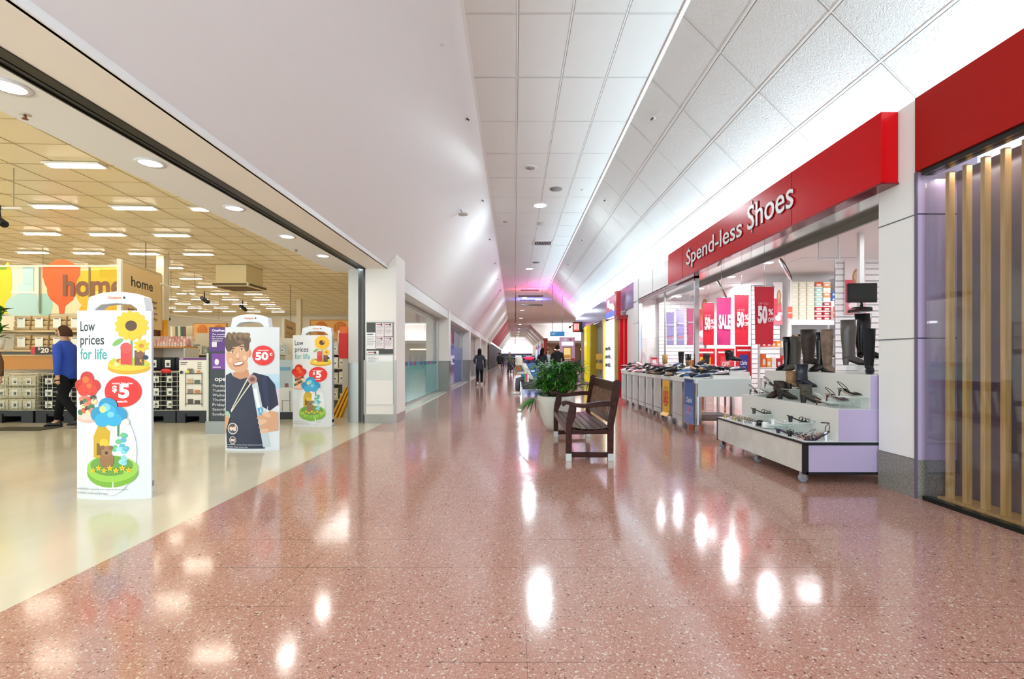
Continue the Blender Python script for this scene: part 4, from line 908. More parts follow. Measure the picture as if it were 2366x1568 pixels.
MB().box(3.09 - 3.4, 4.1 - 3.4, y0 + .005, y1, .407, .717, LAM).build('middle_tier', t, .003)
MB().box(3.40 - 3.4, 4.1 - 3.4, y0 + .01, y1, .717, 1.043, LAM).build('top_tier', t, .003)
MB().box(3.092 - 3.4, 4.1 - 3.4, y0 + .002, y0 + .006, .41, .715, PURPLE).box(3.402 - 3.4, 4.1 - 3.4, y0 + .006, y0 + .011, .717, 1.04, PURPLE).build('tier_end_panel', t)
for x, y in ((2.80, 4.70), (2.80, 6.50), (4.0, 4.72), (4.0, 6.5), (2.82, 5.6)): castor(t, x - 3.4, y - 5.6)
ACR = glass_mat('acrylic', '#FBFDFD', .6)
def riser(x, y, z, w_, d, h_, label):
    t = thing('acrylic_riser', label, 'riser', (x, y, z))
    mb = MB(); mb.box(-w_ / 2, w_ / 2, -d / 2, d / 2, h_ - .004, h_, M('#E6F0F0', .1)).box(-w_ / 2, w_ / 2, -d / 2, -d / 2 + .004, 0, h_ - .004, ACR).box(-w_ / 2, w_ / 2, d / 2 - .004, d / 2, 0, h_ - .004, ACR).build('stand', t)
    return t
T1, T2, T3 = .407, .717, 1.043
# rotation: shoes mostly point towards the mall (-x) or along it
W_ = R(180)
riser(3.69, 6.0, T3, .30, .30, .075, 'clear riser under the wide dark brown boot'); riser(3.68, 5.26, T3, .30, .22, .085, 'clear riser under the grey heeled boot')
boot('knee_boot', 'tall black heeled boot, farthest left on the top tier', 'boot', LBLK, .05, .44, .27, (3.66, 6.40, T3), R(200))
boot('knee_boot', 'tall olive brown boot next to the farthest black one on the top tier', 'boot', GRN, .045, .44, .27, (3.66, 6.22, T3), R(198))
boot('knee_boot', 'wide tall dark brown boot raised on a clear riser', 'boot', DBR, .03, .44, .28, (3.58, 6.00, T3 + .075), R(-12), cuff=.075)
boot('knee_boot', 'tall black boot just behind the taupe suede one', 'boot', LBLK, .05, .47, .27, (3.72, 5.80, T3), R(200))
boot('knee_boot', 'tall taupe suede boot in the middle of the top tier', 'boot', TAU, .04, .49, .22, (3.60, 5.62, T3), R(262), cuff=.07)
boot('knee_boot', 'tall grey leather block heeled boot on a clear riser', 'boot', GRY, .07, .49, .27, (3.58, 5.28, T3 + .085), R(-12), cuff=.066)
boot('knee_boot', 'tallest glossy black boot behind the grey one', 'boot', LBLK, .04, .50, .28, (3.86, 5.46, T3 + .16), R(-20), cuff=.07)
riser(3.96, 5.46, T3, .34, .14, .16, 'clear riser under the tallest glossy black boot')
boot('knee_boot', 'black suede tall boot with a white tag beside the pier', 'boot', SUE, .03, .46, .25, (3.64, 4.98, T3), R(238), cuff=.062)
boot('knee_boot', 'sand coloured boot half hidden by the cream pier', 'boot', CRM, .03, .38, .25, (3.86, 4.84, T3), R(190), cuff=.06)
t = thing('price_tag', 'small white tag hanging on the black suede boot', 'tag', (3.665, 4.915, T3 + .36)); MB().box(-.02, .02, -.002, .0, -.03, .0, WHT).build('card', t)
# middle tier
boot('ankle_boot', 'dark brown ankle boot in front on the middle tier', 'boot', DBR, .07, .21, .22, (3.14, 5.78, T2), R(-12), cuff=.052)
boot('ankle_boot', 'dark brown ankle boot with toe hidden behind its pair', 'boot', DBR, .07, .21, .22, (3.30, 5.96, T2), R(190), cuff=.052)
riser(3.24, 5.64, T2, .2, .12, .13, 'clear riser under the tan ankle boot')
boot('ankle_boot', 'tan suede ankle boot raised on a clear riser', 'boot', TAN, .06, .21, .2, (3.18, 5.66, T2 + .13), R(-15), cuff=.055)
boot('ankle_boot', 'greenish brown ankle boot with pointed toe on the middle tier', 'boot', GRN, .07, .20, .25, (3.13, 5.30, T2), R(-5), cuff=.055)
riser(3.27, 5.46, T2, .2, .14, .16, 'clear riser under the navy ankle boot')
boot('ankle_boot', 'dark navy ankle boot behind the tan suede one', 'boot', M('#23232E', .35), .06, .26, .22, (3.18, 5.46, T2 + .16), R(-5), cuff=.055)
riser(3.24, 4.86, T2, .27, .11, .055, 'low clear riser under the burgundy slingback'); riser(3.25, 4.69, T2, .27, .13, .12, 'high clear riser under the black slingback')
pump('slingback_shoe', 'white pointed slingback heel at the front of the middle tier', WHT, .06, (3.12, 5.02, T2), R(-3), hm=M('#4A2A1C', .4))
pump('slingback_shoe', 'burgundy pointed slingback heel on a low riser', BURG, .07, (3.12, 4.86, T2 + .056), R(0))
pump('slingback_shoe', 'black pointed slingback heel on the highest riser', LBLK, .07, (3.13, 4.69, T2 + .121), R(0))
GRS = M('#16332E', .3)
pump('slingback_shoe', 'dark green slingback at the far end of the middle tier', GRS, .07, (3.12, 6.44, T2), R(-5))
pump('slingback_shoe', 'dark green slingback raised near the far end of the middle tier', GRS, .07, (3.12, 6.06, T2 + .121), R(-5)); riser(3.24, 6.05, T2, .26, .12, .12, 'clear riser under the dark green slingback')
pump('slingback_shoe', 'white slingback between the two dark green ones', WHT, .08, (3.13, 6.24, T2 + .031), R(-5)); riser(3.24, 6.23, T2, .26, .12, .03, 'low clear riser under the white slingback')
# bottom shelf
riser(2.97, 5.84, T1, .23, .13, .13, 'clear riser under the dark heeled mule'); riser(2.97, 5.07, T1, .23, .13, .13, 'clear riser under the black strappy mule')
sandal('heeled_mule', 'dark heeled mule on the far riser of the bottom shelf', GRN, .06, (2.86, 5.84, T1 + .131), 0, False)
sandal('heeled_mule', 'black strappy mule on the near riser of the bottom shelf', LBLK, .06, (2.86, 5.07, T1 + .131), 0, False)
sandal('strappy_sandal', 'black chunky strappy sandal lying at the shelf front', LBLK, .05, (2.80, 4.98, T1), R(-55), False)
sandal('strappy_sandal', 'dark purple sandal next to the chunky black one', M('#33203A', .35), .04, (2.80, 5.2, T1), R(-50), False)
flatshoe('flat_shoe', 'black pointed flat shoe near the middle of the bottom shelf', LBLK, 'shoe', (2.81, 5.62, T1), R(-10), None, None, SOLE)
flatshoe('flat_shoe', 'white flat shoe touching the black pointed flat', WHT, 'shoe', (2.81, 5.49, T1), R(-5), None, None, WHT)
sandal('heeled_mule', 'white woven mule on a small riser beside the black strappy mule', WHT, .05, (2.82, 5.34, T1 + .071), 0, False); riser(2.93, 5.34, T1, .24, .11, .07, 'small clear riser under the white woven mule')
sandal('strappy_sandal', 'silver strappy heel with thin straps near the shelf corner', SILV, .07, (3.04, 4.90, T1), R(183), True, None, False)
sandal('strappy_sandal', 'black and purple ankle strap heel at the near corner', M('#2A1A2E', .3), .08, (3.05, 4.70, T1), R(180), True, None, True, CHROME)
sandal('strappy_sandal', 'rose gold strappy sandal behind the silver one', M('#C4A098', .3, .5), .05, (3.04, 4.80, T1), R(181), False)
for k, (x, y, m, l) in enumerate([(2.80, 6.50, GOLDM, 'gold strappy sandal at the very far corner'), (2.82, 6.37, SILV, 'silver strappy sandal second from the far corner'), (2.80, 6.24, GOLDM, 'pale gold strappy sandal third from the far corner'), (2.81, 6.12, M('#8A7A5A', .4), 'bronze strappy sandal fourth from the far corner'), (2.80, 5.99, SILV, 'silver embellished sandal fifth from the far corner'), (2.81, 5.74, WHT, 'white heeled mule below the dark mule riser')]):
    sandal('strappy_sandal', l + ' of the bottom shelf', m, .035, (x, y, T1), R([-5, -5, -8, -5, -6, -4][k]), False)

# ------------------------------------------------------------------ wheeled bins heaped with shoes
BINM = add_mottle(fresh('#C9C6C2', .35), '#BEBBB8', '#D0CDC9', 2); TRAY = M('#E8E8E4', .35)
YB0 = 7.78; UW = .605
def make_bin(cx, hx):
    t = thing('wheeled_display_bin', '', 'display stand', (cx, YB0, 0))
    MB().box(-hx, -hx + .02, .045, UW - .05, .12, .80, BINM).build('side_panel', t)
    MB().box(-hx - .015, hx, .0, UW - .01, .80, .873, TRAY).build('tray', t, .004)
    MB().box(-hx + .28 if hx > .3 else -hx + .17, hx, .02, UW - .02, .873, .93, TRAY).box(-hx + .55 if hx > .3 else -hx + .34, hx, .02, UW - .02, .93, .985, TRAY).build('step', t, .004)
    for y in (.01, UW - .05):
        MB().box(-hx - .01, -hx + .03, y, y + .035, .10, .80, CHROME).build('post', t); MB().box(hx - .04, hx, y, y + .035, .10, .80, CHROME).build('post', t)
    MB().box(-hx, hx, .02, UW - .03, .2, .215, DKGREY).build('lower_shelf', t)
    castor(t, -hx + .02, .03, 0, .04, .105); castor(t, hx - .03, .03, 0, .04, .105)
    return remember(t)
b0 = make_bin(3.36, .43); b1 = make_bin(3.175, .245); nm = ['nearest the camera', 'second from the near end', 'third from the near end, with the yellow banner', 'fourth from the near end', 'fifth from the near end', 'sixth from the near end', 'seventh from the near end', 'eighth from the near end', 'farthest, by the red frame']
for k in range(9):
    o = b0 if k == 0 else dup(b0, (3.36, YB0 + UW, 0)) if k == 1 else b1 if k == 2 else dup(b1, (3.175, YB0 + UW * k, 0))
    if k == 2: b1.location.y = YB0 + UW * 2
    o['label'] = 'grey wheeled shoe bin, ' + nm[k]; o['group'] = 'wheeled shoe bins along the shop front'
# blue-green end panel of the nearest bin
t = thing('bin_end_panel', 'pale grey green end panel on the nearest shoe bin', 'panel', (3.38, 7.765, .59)); MB().box(-.43, .42, -.01, .01, 0, .28, M('#C9D4D2', .25)).box(-.43, -.38, -.012, .012, -.46, 0, CHROME).build('panel', t)
def hangbanner(y, m, z0, z1, lab, fn, curl=True):
    t = thing('front_banner', lab, 'banner', (2.905, y, z0))
    H_ = z1 - z0
    MB().box(0, .006, -.2, .2, 0, H_, m).build('sheet', t)
    if curl: MB().prism([(0, .0), (.006, .0), (-.03, -.05), (-.07, -.065), (-.072, -.055), (-.036, -.04)], -.2, .2, m, 'y').build('curled_foot', t) if False else MB().hexa([(-.06, -.2, -.055), (-.054, -.2, -.062), (-.054, .2, -.062), (-.06, .2, -.055)], [(0, -.2, .0), (.006, -.2, 0), (.006, .2, 0), (0, .2, 0)], m).build('curled_foot', t)
    mb = MB(); ar = Art(mb, (-.0005, .2, 0), (0, -1, 0), (0, 0, 1), (-1, 0, 0)); fn(ar, .4, H_); mb.build('print', t)
def pr_sale(ar, W, H): ar.disc(W / 2, H * .74, .13, M('#7A3A10', .5), .045, 24).disc(W / 2, H * .74, .12, M('#F2B81E', .5), .035, 24).text('CHOOSE', W / 2, H * .725, .03, M('#7A2A10', .5), .18, 'c', .02).text('SALE', W / 2, H * .3, .22, M('#D8341C', .5), .3, 'c', .05).text('50% OFF', W / 2, H * .2, .03, M('#7A2A10', .5), .2, 'c', .02)
def pr_clarks(ar, W, H): ar.rect(0, H * .45, W, H, M('#3E5FA6', .4)).text('Clarks', W / 2, H * .52, .085, M('#F2F2F6', .4), .27, 'c', .015, 0, .15).disc(W / 2, H * .36, .045, M('#D86A9A', .4)).rect(.06, H * .24, W - .06, H * .28, M('#B8A8C8', .4))
hangbanner(8.06, M('#7B8BC6', .4), .12, .80, 'blue brand banner on the nearest shoe bin', pr_clarks, False)
hangbanner(9.28, M('#F0B41C', .4), .17, .78, 'yellow SALE banner with curled foot on the third shoe bin', pr_sale)
t = thing('header_card', 'dark blue card above the blue banner on the nearest bin', 'card', (2.90, 8.06, .80)); MB().box(0, .005, -.2, .2, .005, .06, M('#3C4488', .4)).build('card', t)

# shoes heaped on the bins
random.seed(21)
P0 = {}
def proto(k):
    if k in P0: return None
    return True
KINDS = [('court_shoe', 'high heel', LBLK, 'black heeled court shoe'), ('ballet_flat', 'shoe', WHT, 'white flat shoe'), ('sandal', 'sandal', GOLDM, 'metallic strappy sandal'), ('canvas_shoe', 'shoe', NAVY, 'navy lace up shoe'),
         ('loafer', 'shoe', LBLK, 'black flat loafer'), ('sandal', 'sandal', LBLK, 'black strappy sandal'), ('sports_shoe', 'shoe', BLUM, 'blue sports shoe'), ('flat_shoe', 'shoe', TAN, 'tan flat shoe'), ('flat_shoe', 'shoe', PINKM, 'pink flat shoe'), ('flat_shoe', 'shoe', SILV, 'silver flat shoe')]
PRO = []
def place_pile(ki, loc, rz, label, group):
    name, cat, m, desc = KINDS[ki]
    if P0.get(ki) is None:
        if cat == 'high heel': o = pump(name, '', m, .05, (0, 0, 0), 0, False)
        elif cat == 'sandal': o = sandal(name, '', m, .03, (0, 0, 0), 0, False)
        else: o = flatshoe(name, '', m, cat, (0, 0, 0), 0, WHT if ki in (3, 6) else None, None, None if ki in (1, 3, 6) else SOLE)
        P0[ki] = remember(o); o.location = loc; o.rotation_euler = (0, 0, rz)
    else: o = dup(P0[ki], loc, rz)
    o['label'] = label; o['group'] = group; return o
bw = [[3, 6, 4, 5, 3], [6, 4, 1, 3, 4], [5, 7, 4, 0, 1], [4, 0, 7, 1, 2], [0, 4, 7, 9, 5], [2, 0, 1, 8, 7], [8, 1, 2, 0, 9], [8, 1, 5, 2, 0], [9, 0, 2, 8, 5]]
far = ['on the bin nearest the camera', 'on the second bin', 'on the bin with the yellow banner', 'on the fourth bin', 'on the fifth bin', 'on the sixth bin', 'on the seventh bin', 'on the eighth bin', 'on the farthest bin']
for k in range(9):
    for row, (xr, zr) in enumerate(((3.06, .874), (3.34, .931), (3.62, .986)) if k < 2 else ((3.02, .874), (3.17, .931), (3.33, .986))):
        for j in range(5 if k < 5 else 4):
            ki = bw[k][(j + row * 2) % 5] if random.random() < .8 else random.randrange(10)
            y = YB0 + UW * k + .07 + j * (UW - .1) / (5 if k < 5 else 4)
            flip = random.random() < .3
            x = xr + ((-.10 if flip else .12) if k < 2 else (-.06 if flip else .09)) + random.uniform(-.03, .03)
            place_pile(ki, (x, y + .02, zr + .001), (0 if flip else R(180)) + random.uniform(-.35, .35), '%s laid out %s, %s' % (KINDS[ki][3], far[k], ['front row', 'middle row', 'back row'][row]), 'shoes laid out on the wheeled bins')
for k in range(9):
    for row, (xr, zr) in enumerate(((3.20, .905), (3.47, .965)) if k < 2 else ((3.09, .915), (3.25, .97))):
        for j in range(3):
            ki = random.choice([0, 4, 4, 5, 0, 1, 6, 3] if k < 4 else [0, 4, 5, 8, 1, 0, 2]); y = YB0 + UW * k + .12 + j * .17
            o = place_pile(ki, (xr + random.uniform(-.04, .04), y, zr + .03), random.uniform(0, 6.28), '%s tumbled on top of others %s' % (KINDS[ki][3], far[k]), 'shoes laid out on the wheeled bins')
            o.rotation_euler = (random.uniform(-.5, .5), random.uniform(-.35, .1), o.rotation_euler.z)
# boots, bags and box stands standing among them
boot('ankle_boot', 'brown heeled ankle boot standing on the second bin', 'boot', DBR, .06, .2, .25, (3.56, 8.85, 1.097), R(195)); boot('ankle_boot', 'black chelsea boot raised high at the back of the nearest bin', 'boot', LBLK, .03, .18, .26, (3.62, 8.3, 1.16), R(-30))
riser(3.5, 8.83, .986, .26, .16, .11, 'clear riser under the brown ankle boot'); riser(3.68, 8.27, .986, .22, .24, .17, 'clear riser under the raised black chelsea boot')
boot('rain_boot', 'black boot with a white label standing at the back of the fourth bin', 'boot', LBLK, .03, .35, .26, (3.40, 9.9, .987), R(262), cuff=.07); boot('rain_boot', 'shorter black boot at the back of the third bin', 'boot', LBLK, .03, .3, .26, (3.40, 9.5, .987), R(262), cuff=.065)
boot('ankle_boot', 'yellow tan boot standing at the back of the sixth bin', 'boot', M('#A8824A', .6), .03, .3, .26, (3.38, 10.9, .987), R(262), cuff=.07); boot('ankle_boot', 'tan ankle boot low at the back of the third bin', 'boot', TAN, .05, .18, .24, (3.28, 9.2, .987), R(-80))
t = thing('sign_card', 'pink and red standing card on the seventh bin', 'card', (3.32, 11.5, .987)); MB().box(-.1, .1, -.01, .01, .0, .25, M('#E89AA8', .4)).build('card', t); mb = MB(); Art(mb, (-.1, -.0105, 0), (1, 0, 0), (0, 0, 1), (0, -1, 0)).disc(.1, .12, .05, M('#F6EDEE', .4), .07).rect(.03, .2, .17, .23, M('#C8202C', .4)); mb.build('print', t)
# small panels of the shop seen behind the bins
def card(px, py0, px2, py1, Y, m, label, fn=None, cat='card', name='promo_card', base=.0):
    a = at(px, py1, Y); b = at(px2, py0, Y)
    t = thing(name, label, cat, ((a[0] + b[0]) / 2, Y, a[2])); W = b[0] - a[0]; H = b[2] - a[2]
    MB().box(-W / 2, W / 2, 0, .012, 0, H, m).build('board', t, .002)
    if fn: mb = MB(); fn(Art(mb, (-W / 2, -.0005, 0), (1, 0, 0), (0, 0, 1), (0, -1, 0)), W, H); mb.build('print', t)
    if base: MB().box(-.02, .02, .0125, .03, -a[2] + base, 0, CHROME).build('post', t)
    return t
# ================================================================== inside the shoe shop
def vbanner(px0, px1, pt, pb, Y, m, label, txt):
    a, b = at(px0, pb, Y), at(px1, pt, Y); W, H = b[0] - a[0], b[2] - a[2]
    t = thing('hanging_banner', label, 'banner', ((a[0] + b[0]) / 2, Y, a[2]), R(6), 'hanging sale banners of the shoe shop')
    mb = MB(); n = 6
    for k in range(n):
        x = -W / 2 + W * k / n; x2 = x + W / n; c = lambda q: .02 * math.sin(q * 9)
        mb.hexa([(x, c(x), 0), (x2, c(x2), 0), (x2, c(x2) + .004, 0), (x, c(x) + .004, 0)], [(x, -.0, H), (x2, 0, H), (x2, .004, H), (x, .004, H)], m)
    mb.build('cloth', t); MB().cyl((-W / 2 - .01, 0, H + .005), (W / 2 + .01, 0, H + .005), .008, CHROME, 8).build('rod', t)
    MB().cyl((0, 0, H + .01), (0, 0, 2.95 - a[2]), .003, CHROME, 6).build('wire', t)
    mb = MB(); ar = Art(mb, (-W / 2, -.024, 0), (1, 0, 0), (0, 0, 1), (0, -1, 0)); Wt = M('#F6E6EA', .5)
    if txt == 'SALE': ar.text('SALE', W / 2, H * .36, H * .27, Wt, W * .82, 'c', .055)
    elif txt: ar.text('50', W * .36, H * .38, H * .27, Wt, W * .5, 'c', .055).text('%', W * .78, H * .51, H * .1, Wt, W * .26, 'c', .03).text('OFF', W * .78, H * .39, H * .07, Wt, W * .28, 'c', .03).text('UP TO', W * .4, H * .68, H * .04, M('#E88A94', .5), W * .5, 'c', .02)
    else: ar.rect(W * .2, H * .2, W * .75, H * .26, M('#C4506E', .5)).rect(W * .1, H * .6, W * .9, H * .64, M('#C8C4E0', .5))
    mb.build('print', t)
BR = M('#CF1230', .5); BP = M('#D0347E', .5); BV = M('#8C88C0', .5)
vbanner(1742, 1790, 662, 795, 7.5, BR, 'red 50% off banner nearest the camera, largest of the row', '50')
vbanner(1696, 1731, 682, 797, 8.6, BR, 'red 50% off banner right of the pink SALE banner', '50')
vbanner(1655, 1690, 688, 797, 9.3, BP, 'pink SALE banner between two red banners', 'SALE')
vbanner(1623, 1651, 700, 797, 9.9, BR, 'red 50% off banner left of the pink SALE banner', '50')
vbanner(1586, 1603, 712, 797, 10.9, BP, 'pink banner just left of the steel window post', '')
vbanner(1562, 1582, 716, 797, 11.6, BV, 'lilac banner second from the far end of the row', '')
vbanner(1539, 1558, 722, 797, 12.3, BV, 'lilac banner at the far end of the row', '')
for px, py, Y, l in ((1667, 668, 9.0, 'tilted oval mirror above the pink SALE banner'), (1814, 622, 7.4, 'tilted oval mirror right of the bright blue white spotlight')):
    x, y, z = at(px, py, Y); t = thing('oval_mirror', l, 'mirror', (x, y, z))
    t.rotation_euler = (R(20), R(62), 0)
    MB().lathe([(.001, -.01), (.17, -.01), (.19, 0), (.17, .012), (.001, .012)], (0, 0, 0), CHROME, 28, sx=1, sy=.6).build('disc', t)
    MB().lathe([(.16, .012), (.185, .02), (.185, .008), (.16, .008)], (0, 0, 0), M('#5A5350', .3), 28, sy=.6, caps=False).build('rim', t)
    t2 = thing('mirror_wire', 'thin wire holding the %s' % l, 'wire', (x, y, z)); MB().cyl((0, 0, .0), (0, 0, 2.95 - z), .004, CHROME, 6).build('wire', t2)
for i, y in enumerate((8.2, 9.6, 11.2, 12.7)):
    t = thing('shop_spotlight', 'bright ceiling spotlight of the shoe shop, %s' % ['nearest, above the near banner', 'second along the banner row', 'third along the banner row', 'farthest, behind the display window'][i], 'spotlight', (4.3, y, 2.95), 0, 'ceiling spotlights of the shoe shop')
    MB().cyl((0, 0, 0), (0, 0, -.13), .085, WHITE, 20).build('housing', t)
    MB().lathe([(.001, -.131), (.07, -.131), (.07, -.136), (.001, -.136)], (0, 0, 0), M('#FFFFFF', .5, 0, 40), 20).build('lens', t)
for i, (x, y) in enumerate([(5.6, 6.2), (5.5, 8.6), (5.0, 11.5), (7.2, 6.5), (7, 9)]):
    t = thing('ceiling_panel_light', 'flat white panel light in the shoe shop ceiling, %s' % ['nearest the pier', 'in front of the shoe boxes', 'deep inside the shop', 'over the right rear', 'over the far rear corner'][i], 'ceiling light', (x, y, 2.95), 0, 'panel lights of the shoe shop')
    MB().box(-.5, .5, -.2, .2, -.01, 0, WHITE).build('frame', t)
# slat walls
SLATW = M('#F2F3F4', .35)
def slatwall(name, x0, x1, y, z0, z1, label):
    t = thing(name, label, 'display wall', ((x0 + x1) / 2, y, z0)); W = (x1 - x0) / 2; mb = MB(); z = 0
    mb.box(-W, W, .0, .03, 0, z1 - z0, M('#5C6068', .5))
    while z < z1 - z0 - .01:
        mb.box(-W, W, -.012, 0, z, min(z + .088, z1 - z0), SLATW); z += .1
    mb.build('slat_panel', t); return t
slatwall('slat_display_wall', 5.37, 6.6, 8.1, .1, 2.85, 'white slat wall behind the black monitor')
slatwall('slat_display_wall', 4.85, 5.42, 9.9, .1, 2.7, 'white slat wall left of the shoe box shelves')
slatwall('slat_display_wall', 4.0, 5.25, 13.4, .1, 2.8, 'white slat wall at the far back of the shoe shop')
# posters
def photo_lady(ar, W, H):
    ar.rect(0, 0, W, H, ART('#EDE4E4')).rect(0, 0, W * .45, H * .62, ART('#E2485C')).rect(0, 0, W, H * .22, ART('#E88A98')).disc(W * .52, H * .16, W * .34, ART('#F4F0F0'), H * .07)
    ar.disc(W * .6, H * .66, W * .24, ART('#B58C62'), H * .16).disc(W * .6, H * .45, W * .28, ART('#A87E58'), H * .14).disc(W * .58, H * .68, W * .13, ART('#E2B698'), H * .085)
    ar.poly([(W * .3, H * .3), (W * .5, H * .5), (W * .75, H * .5), (W * .95, H * .3)], ART('#E06A78')).rect(W * .52, H * .5, W * .64, H * .6, ART('#DDAE90')).disc(W * .54, H * .7, W * .018, ART('#4A3024')).disc(W * .62, H * .7, W * .018, ART('#4A3024')).disc(W * .58, H * .645, W * .045, ART('#C25A5A'), H * .008)
def pposter(px0, px1, pt, pb, Y, label, fn=photo_lady):
    a, b = at(px0, pb, Y), at(px1, pt, Y); W, H = b[0] - a[0], b[2] - a[2]
    t = thing('wall_poster', label, 'poster', ((a[0] + b[0]) / 2, Y, a[2])); MB().box(-W / 2, W / 2, 0, .012, 0, H, M('#D8D8DA', .4)).build('board', t)
    mb = MB(); fn(Art(mb, (-W / 2, -.0005, 0), (1, 0, 0), (0, 0, 1), (0, -1, 0)), W, H); mb.build('print', t)
pposter(1952, 1999, 597, 726, 8.06, 'tall poster of a smiling long haired woman above the monitor')
pposter(1787, 1808, 652, 750, 9.86, 'red and white fashion poster left of the shoe boxes')
pposter(1610, 1640, 668, 790, 13.3, 'tall portrait poster on the far back wall of the shoe shop')
# shoe box shelves
t = thing('shoe_box_shelving', 'tall white shelving bay that holds the stacked shoe boxes', 'shelf', (6.1, 10.0, 0)); SH = M('#ECEEEE', .35)
for x in (-.52, .5): MB().box(x, x + .03, -.2, .15, 0, 2.85, SH).build('side_panel', t)
for z in (.4, .8, 1.22, 1.60, 1.98): MB().box(-.49, .5, -.2, .15, z - .02, z, SH).build('shelf', t)
MB().box(-.49, .5, -.21, -.2, 1.88, 1.985, SH).build('fascia', t)
random.seed(5); BW = .15; boxc = ['#E9E4CC', '#E6E0C4', '#EAE6D4', '#DDDcd8', '#9FD0C0', '#D8C89A', '#EDEBE6']
mb0 = {}
def sbox(c, loc, label, lid='#F2EFE6', W=.145, D=.3, H=.095, group='shoe boxes stacked on the white shelving'):
    k = (c, lid, W, D, H)
    if k not in mb0:
        o = thing('shoe_box', label, 'shoe box', loc, 0, group); MB().box(-W / 2, W / 2, -D / 2, D / 2, 0, H * .72, M(c, .6)).box(-W * .3, W * .3, -D / 2 - .001, -D / 2, .015, H * .5, M('#F6F4EE', .6)).build('box', o)
        MB().box(-W / 2 - .002, W / 2 + .002, -D / 2 - .002, D / 2 + .002, H * .72, H, M(lid, .6)).build('lid', o); mb0[k] = remember(o)
    else: o = dup(mb0[k], loc)
    o['label'] = label; o['group'] = group
for col_ in range(6):
    nb = [8, 8, 8, 8, 8, 6][col_]
    for r_ in range(nb):
        if col_ < 3: c, l_ = '#E9E3C8', '#EFEBD6'; d_ = 'cream'
        elif col_ == 3: c, l_, d_ = (('#C8303A', '#F0EDE8', 'red and white') if r_ < 3 else ('#9ED2C4', '#E8E8DC', 'mint green') if r_ < 7 else ('#D86030', '#D86030', 'orange'))
        elif col_ == 4: c, l_, d_ = (('#C02A34', '#F0EDE8', 'red and white') if r_ < 4 else ('#E8A060', '#F0E4D0', 'pale orange') if r_ % 2 else ('#EDEBE0', '#D89858', 'white and tan'))
        else: c, l_, d_ = (('#EDEBE6', '#F4F2EC', 'white') if r_ < 4 else ('#2E62A8', '#2E62A8', 'blue'))
        sbox(c, (5.69 + col_ * .163, 9.98, 1.981 + r_ * .097), '%s shoe box on the top shelf, %s stack from the left' % (d_, ['first', 'second', 'third', 'fourth', 'fifth', 'last'][col_]), l_)
for z, ro in ((1.61, 0), (1.23, 1), (.81, 2), (.41, 3)):
    for k in range(6):
        ki = [7, 0, 1, 2, 9, 5][(k + ro) % 6]; o = place_pile(ki, (5.72 + k * .157, 10.02, z), R(-90) + .1, '%s for display on the %s sloping shelf below the boxes' % (KINDS[ki][3], ['first', 'second', 'third', 'lowest'][ro]), 'shoes on the shelves below the boxes')
for px, l in ((1826, 'small red price card at the left foot of the shoe boxes'), (1931, 'small red price card at the right foot of the shoe boxes')): card(px - 6, 708, px + 5, 735, 9.75, M('#F0705E', .4), l, lambda ar, W, H: ar.rect(W * .1, H * .42, W * .9, H * .5, WHT))
# monitor on its pole
x, y, z = at(1993, 676, 6.5); t = thing('monitor', 'black flat monitor on a bracket beside the pier', 'monitor', (x, y, z), R(-6))
MB().box(-.185, .185, 0, .035, -.13, .13, M('#101014', .15)).build('screen', t, .004); MB().box(-.17, .17, -.002, 0, -.085, .118, M('#16211F', .08)).build('display', t)
MB().cyl((0, .02, -.13), (0, .02, -.19), .02, BLACK, 10).build('neck', t); MB().lathe([(.001, 0), (.13, 0), (.12, .012), (.001, .02)], (0, .02, -.205), BLACK, 24, sy=.7).build('base', t)
t = thing('monitor_pole', 'white pole and bracket that carry the black monitor', 'pole', (x + .15, y + .25, 0)); MB().box(-.03, .03, -.03, .03, 0, 2.95, SH).build('pole', t); MB().box(-.18, -.03, -.27, .0, z - .25, z - .207, BLACK).build('bracket', t)
t = thing('hanging_sign_frame', 'empty white rectangular hanging frame under the shop ceiling', 'sign', at(1915, 573, 6.6)); 
mb = MB(); mb.box(-.14, .14, -.01, .01, .15, .165, WHITE).box(-.14, .14, -.01, .01, -.165, -.15, WHITE).box(-.14, -.128, -.01, .01, -.15, .15, WHITE).box(.128, .14, -.01, .01, -.15, .15, WHITE).build('frame', t)
MB().box(-.128, .128, -.002, .002, -.15, .15, ACR).build('clear_panel', t); 
for xx in (-.13, .13): MB().cyl((xx, 0, .165), (xx, 0, 2.95 - t.location.z), .003, CHROME, 6).build('wire', t)
# red promotional cards and goods behind the bins
def pc(c, tx): return lambda ar, W, H: ar.rect(W * .22, H * .15, W * .78, H * .72, M(c, .4)).text(tx, W / 2, H * .38, H * .14, WHT, W * .42, 'c', .02).rect(W * .08, H * .84, W * .92, H * .9, WHT)
card(1607, 805, 1652, 873, 10.8, M('#D01E2C', .4), 'red card with yellow SALE square behind the bins', pc('#EEB422', 'SALE'), base=0.01)
card(1656, 805, 1697, 870, 10.6, M('#CE2030', .4), 'plain red card with white heading behind the bins', pc('#D84450', 'OFF'), base=0.01)
card(1700, 800, 1737, 868, 10.4, M('#D41C28', .4), 'red card with blue brand square behind the bins', pc('#44489A', 'Clarks'), base=0.01)
t = thing('goods_rack', 'white wire rack with packets beside the stepped display', 'rack', (4.55, 8.4, 0))
for xx in (-.32, .30): MB().box(xx, xx + .025, -.02, .02, 0, 1.5, SH).build('post', t)
for z in (.35, .7, 1.05, 1.4): MB().box(-.32, .32, -.12, .02, z - .012, z, SH).build('shelf', t)
random.seed(9)
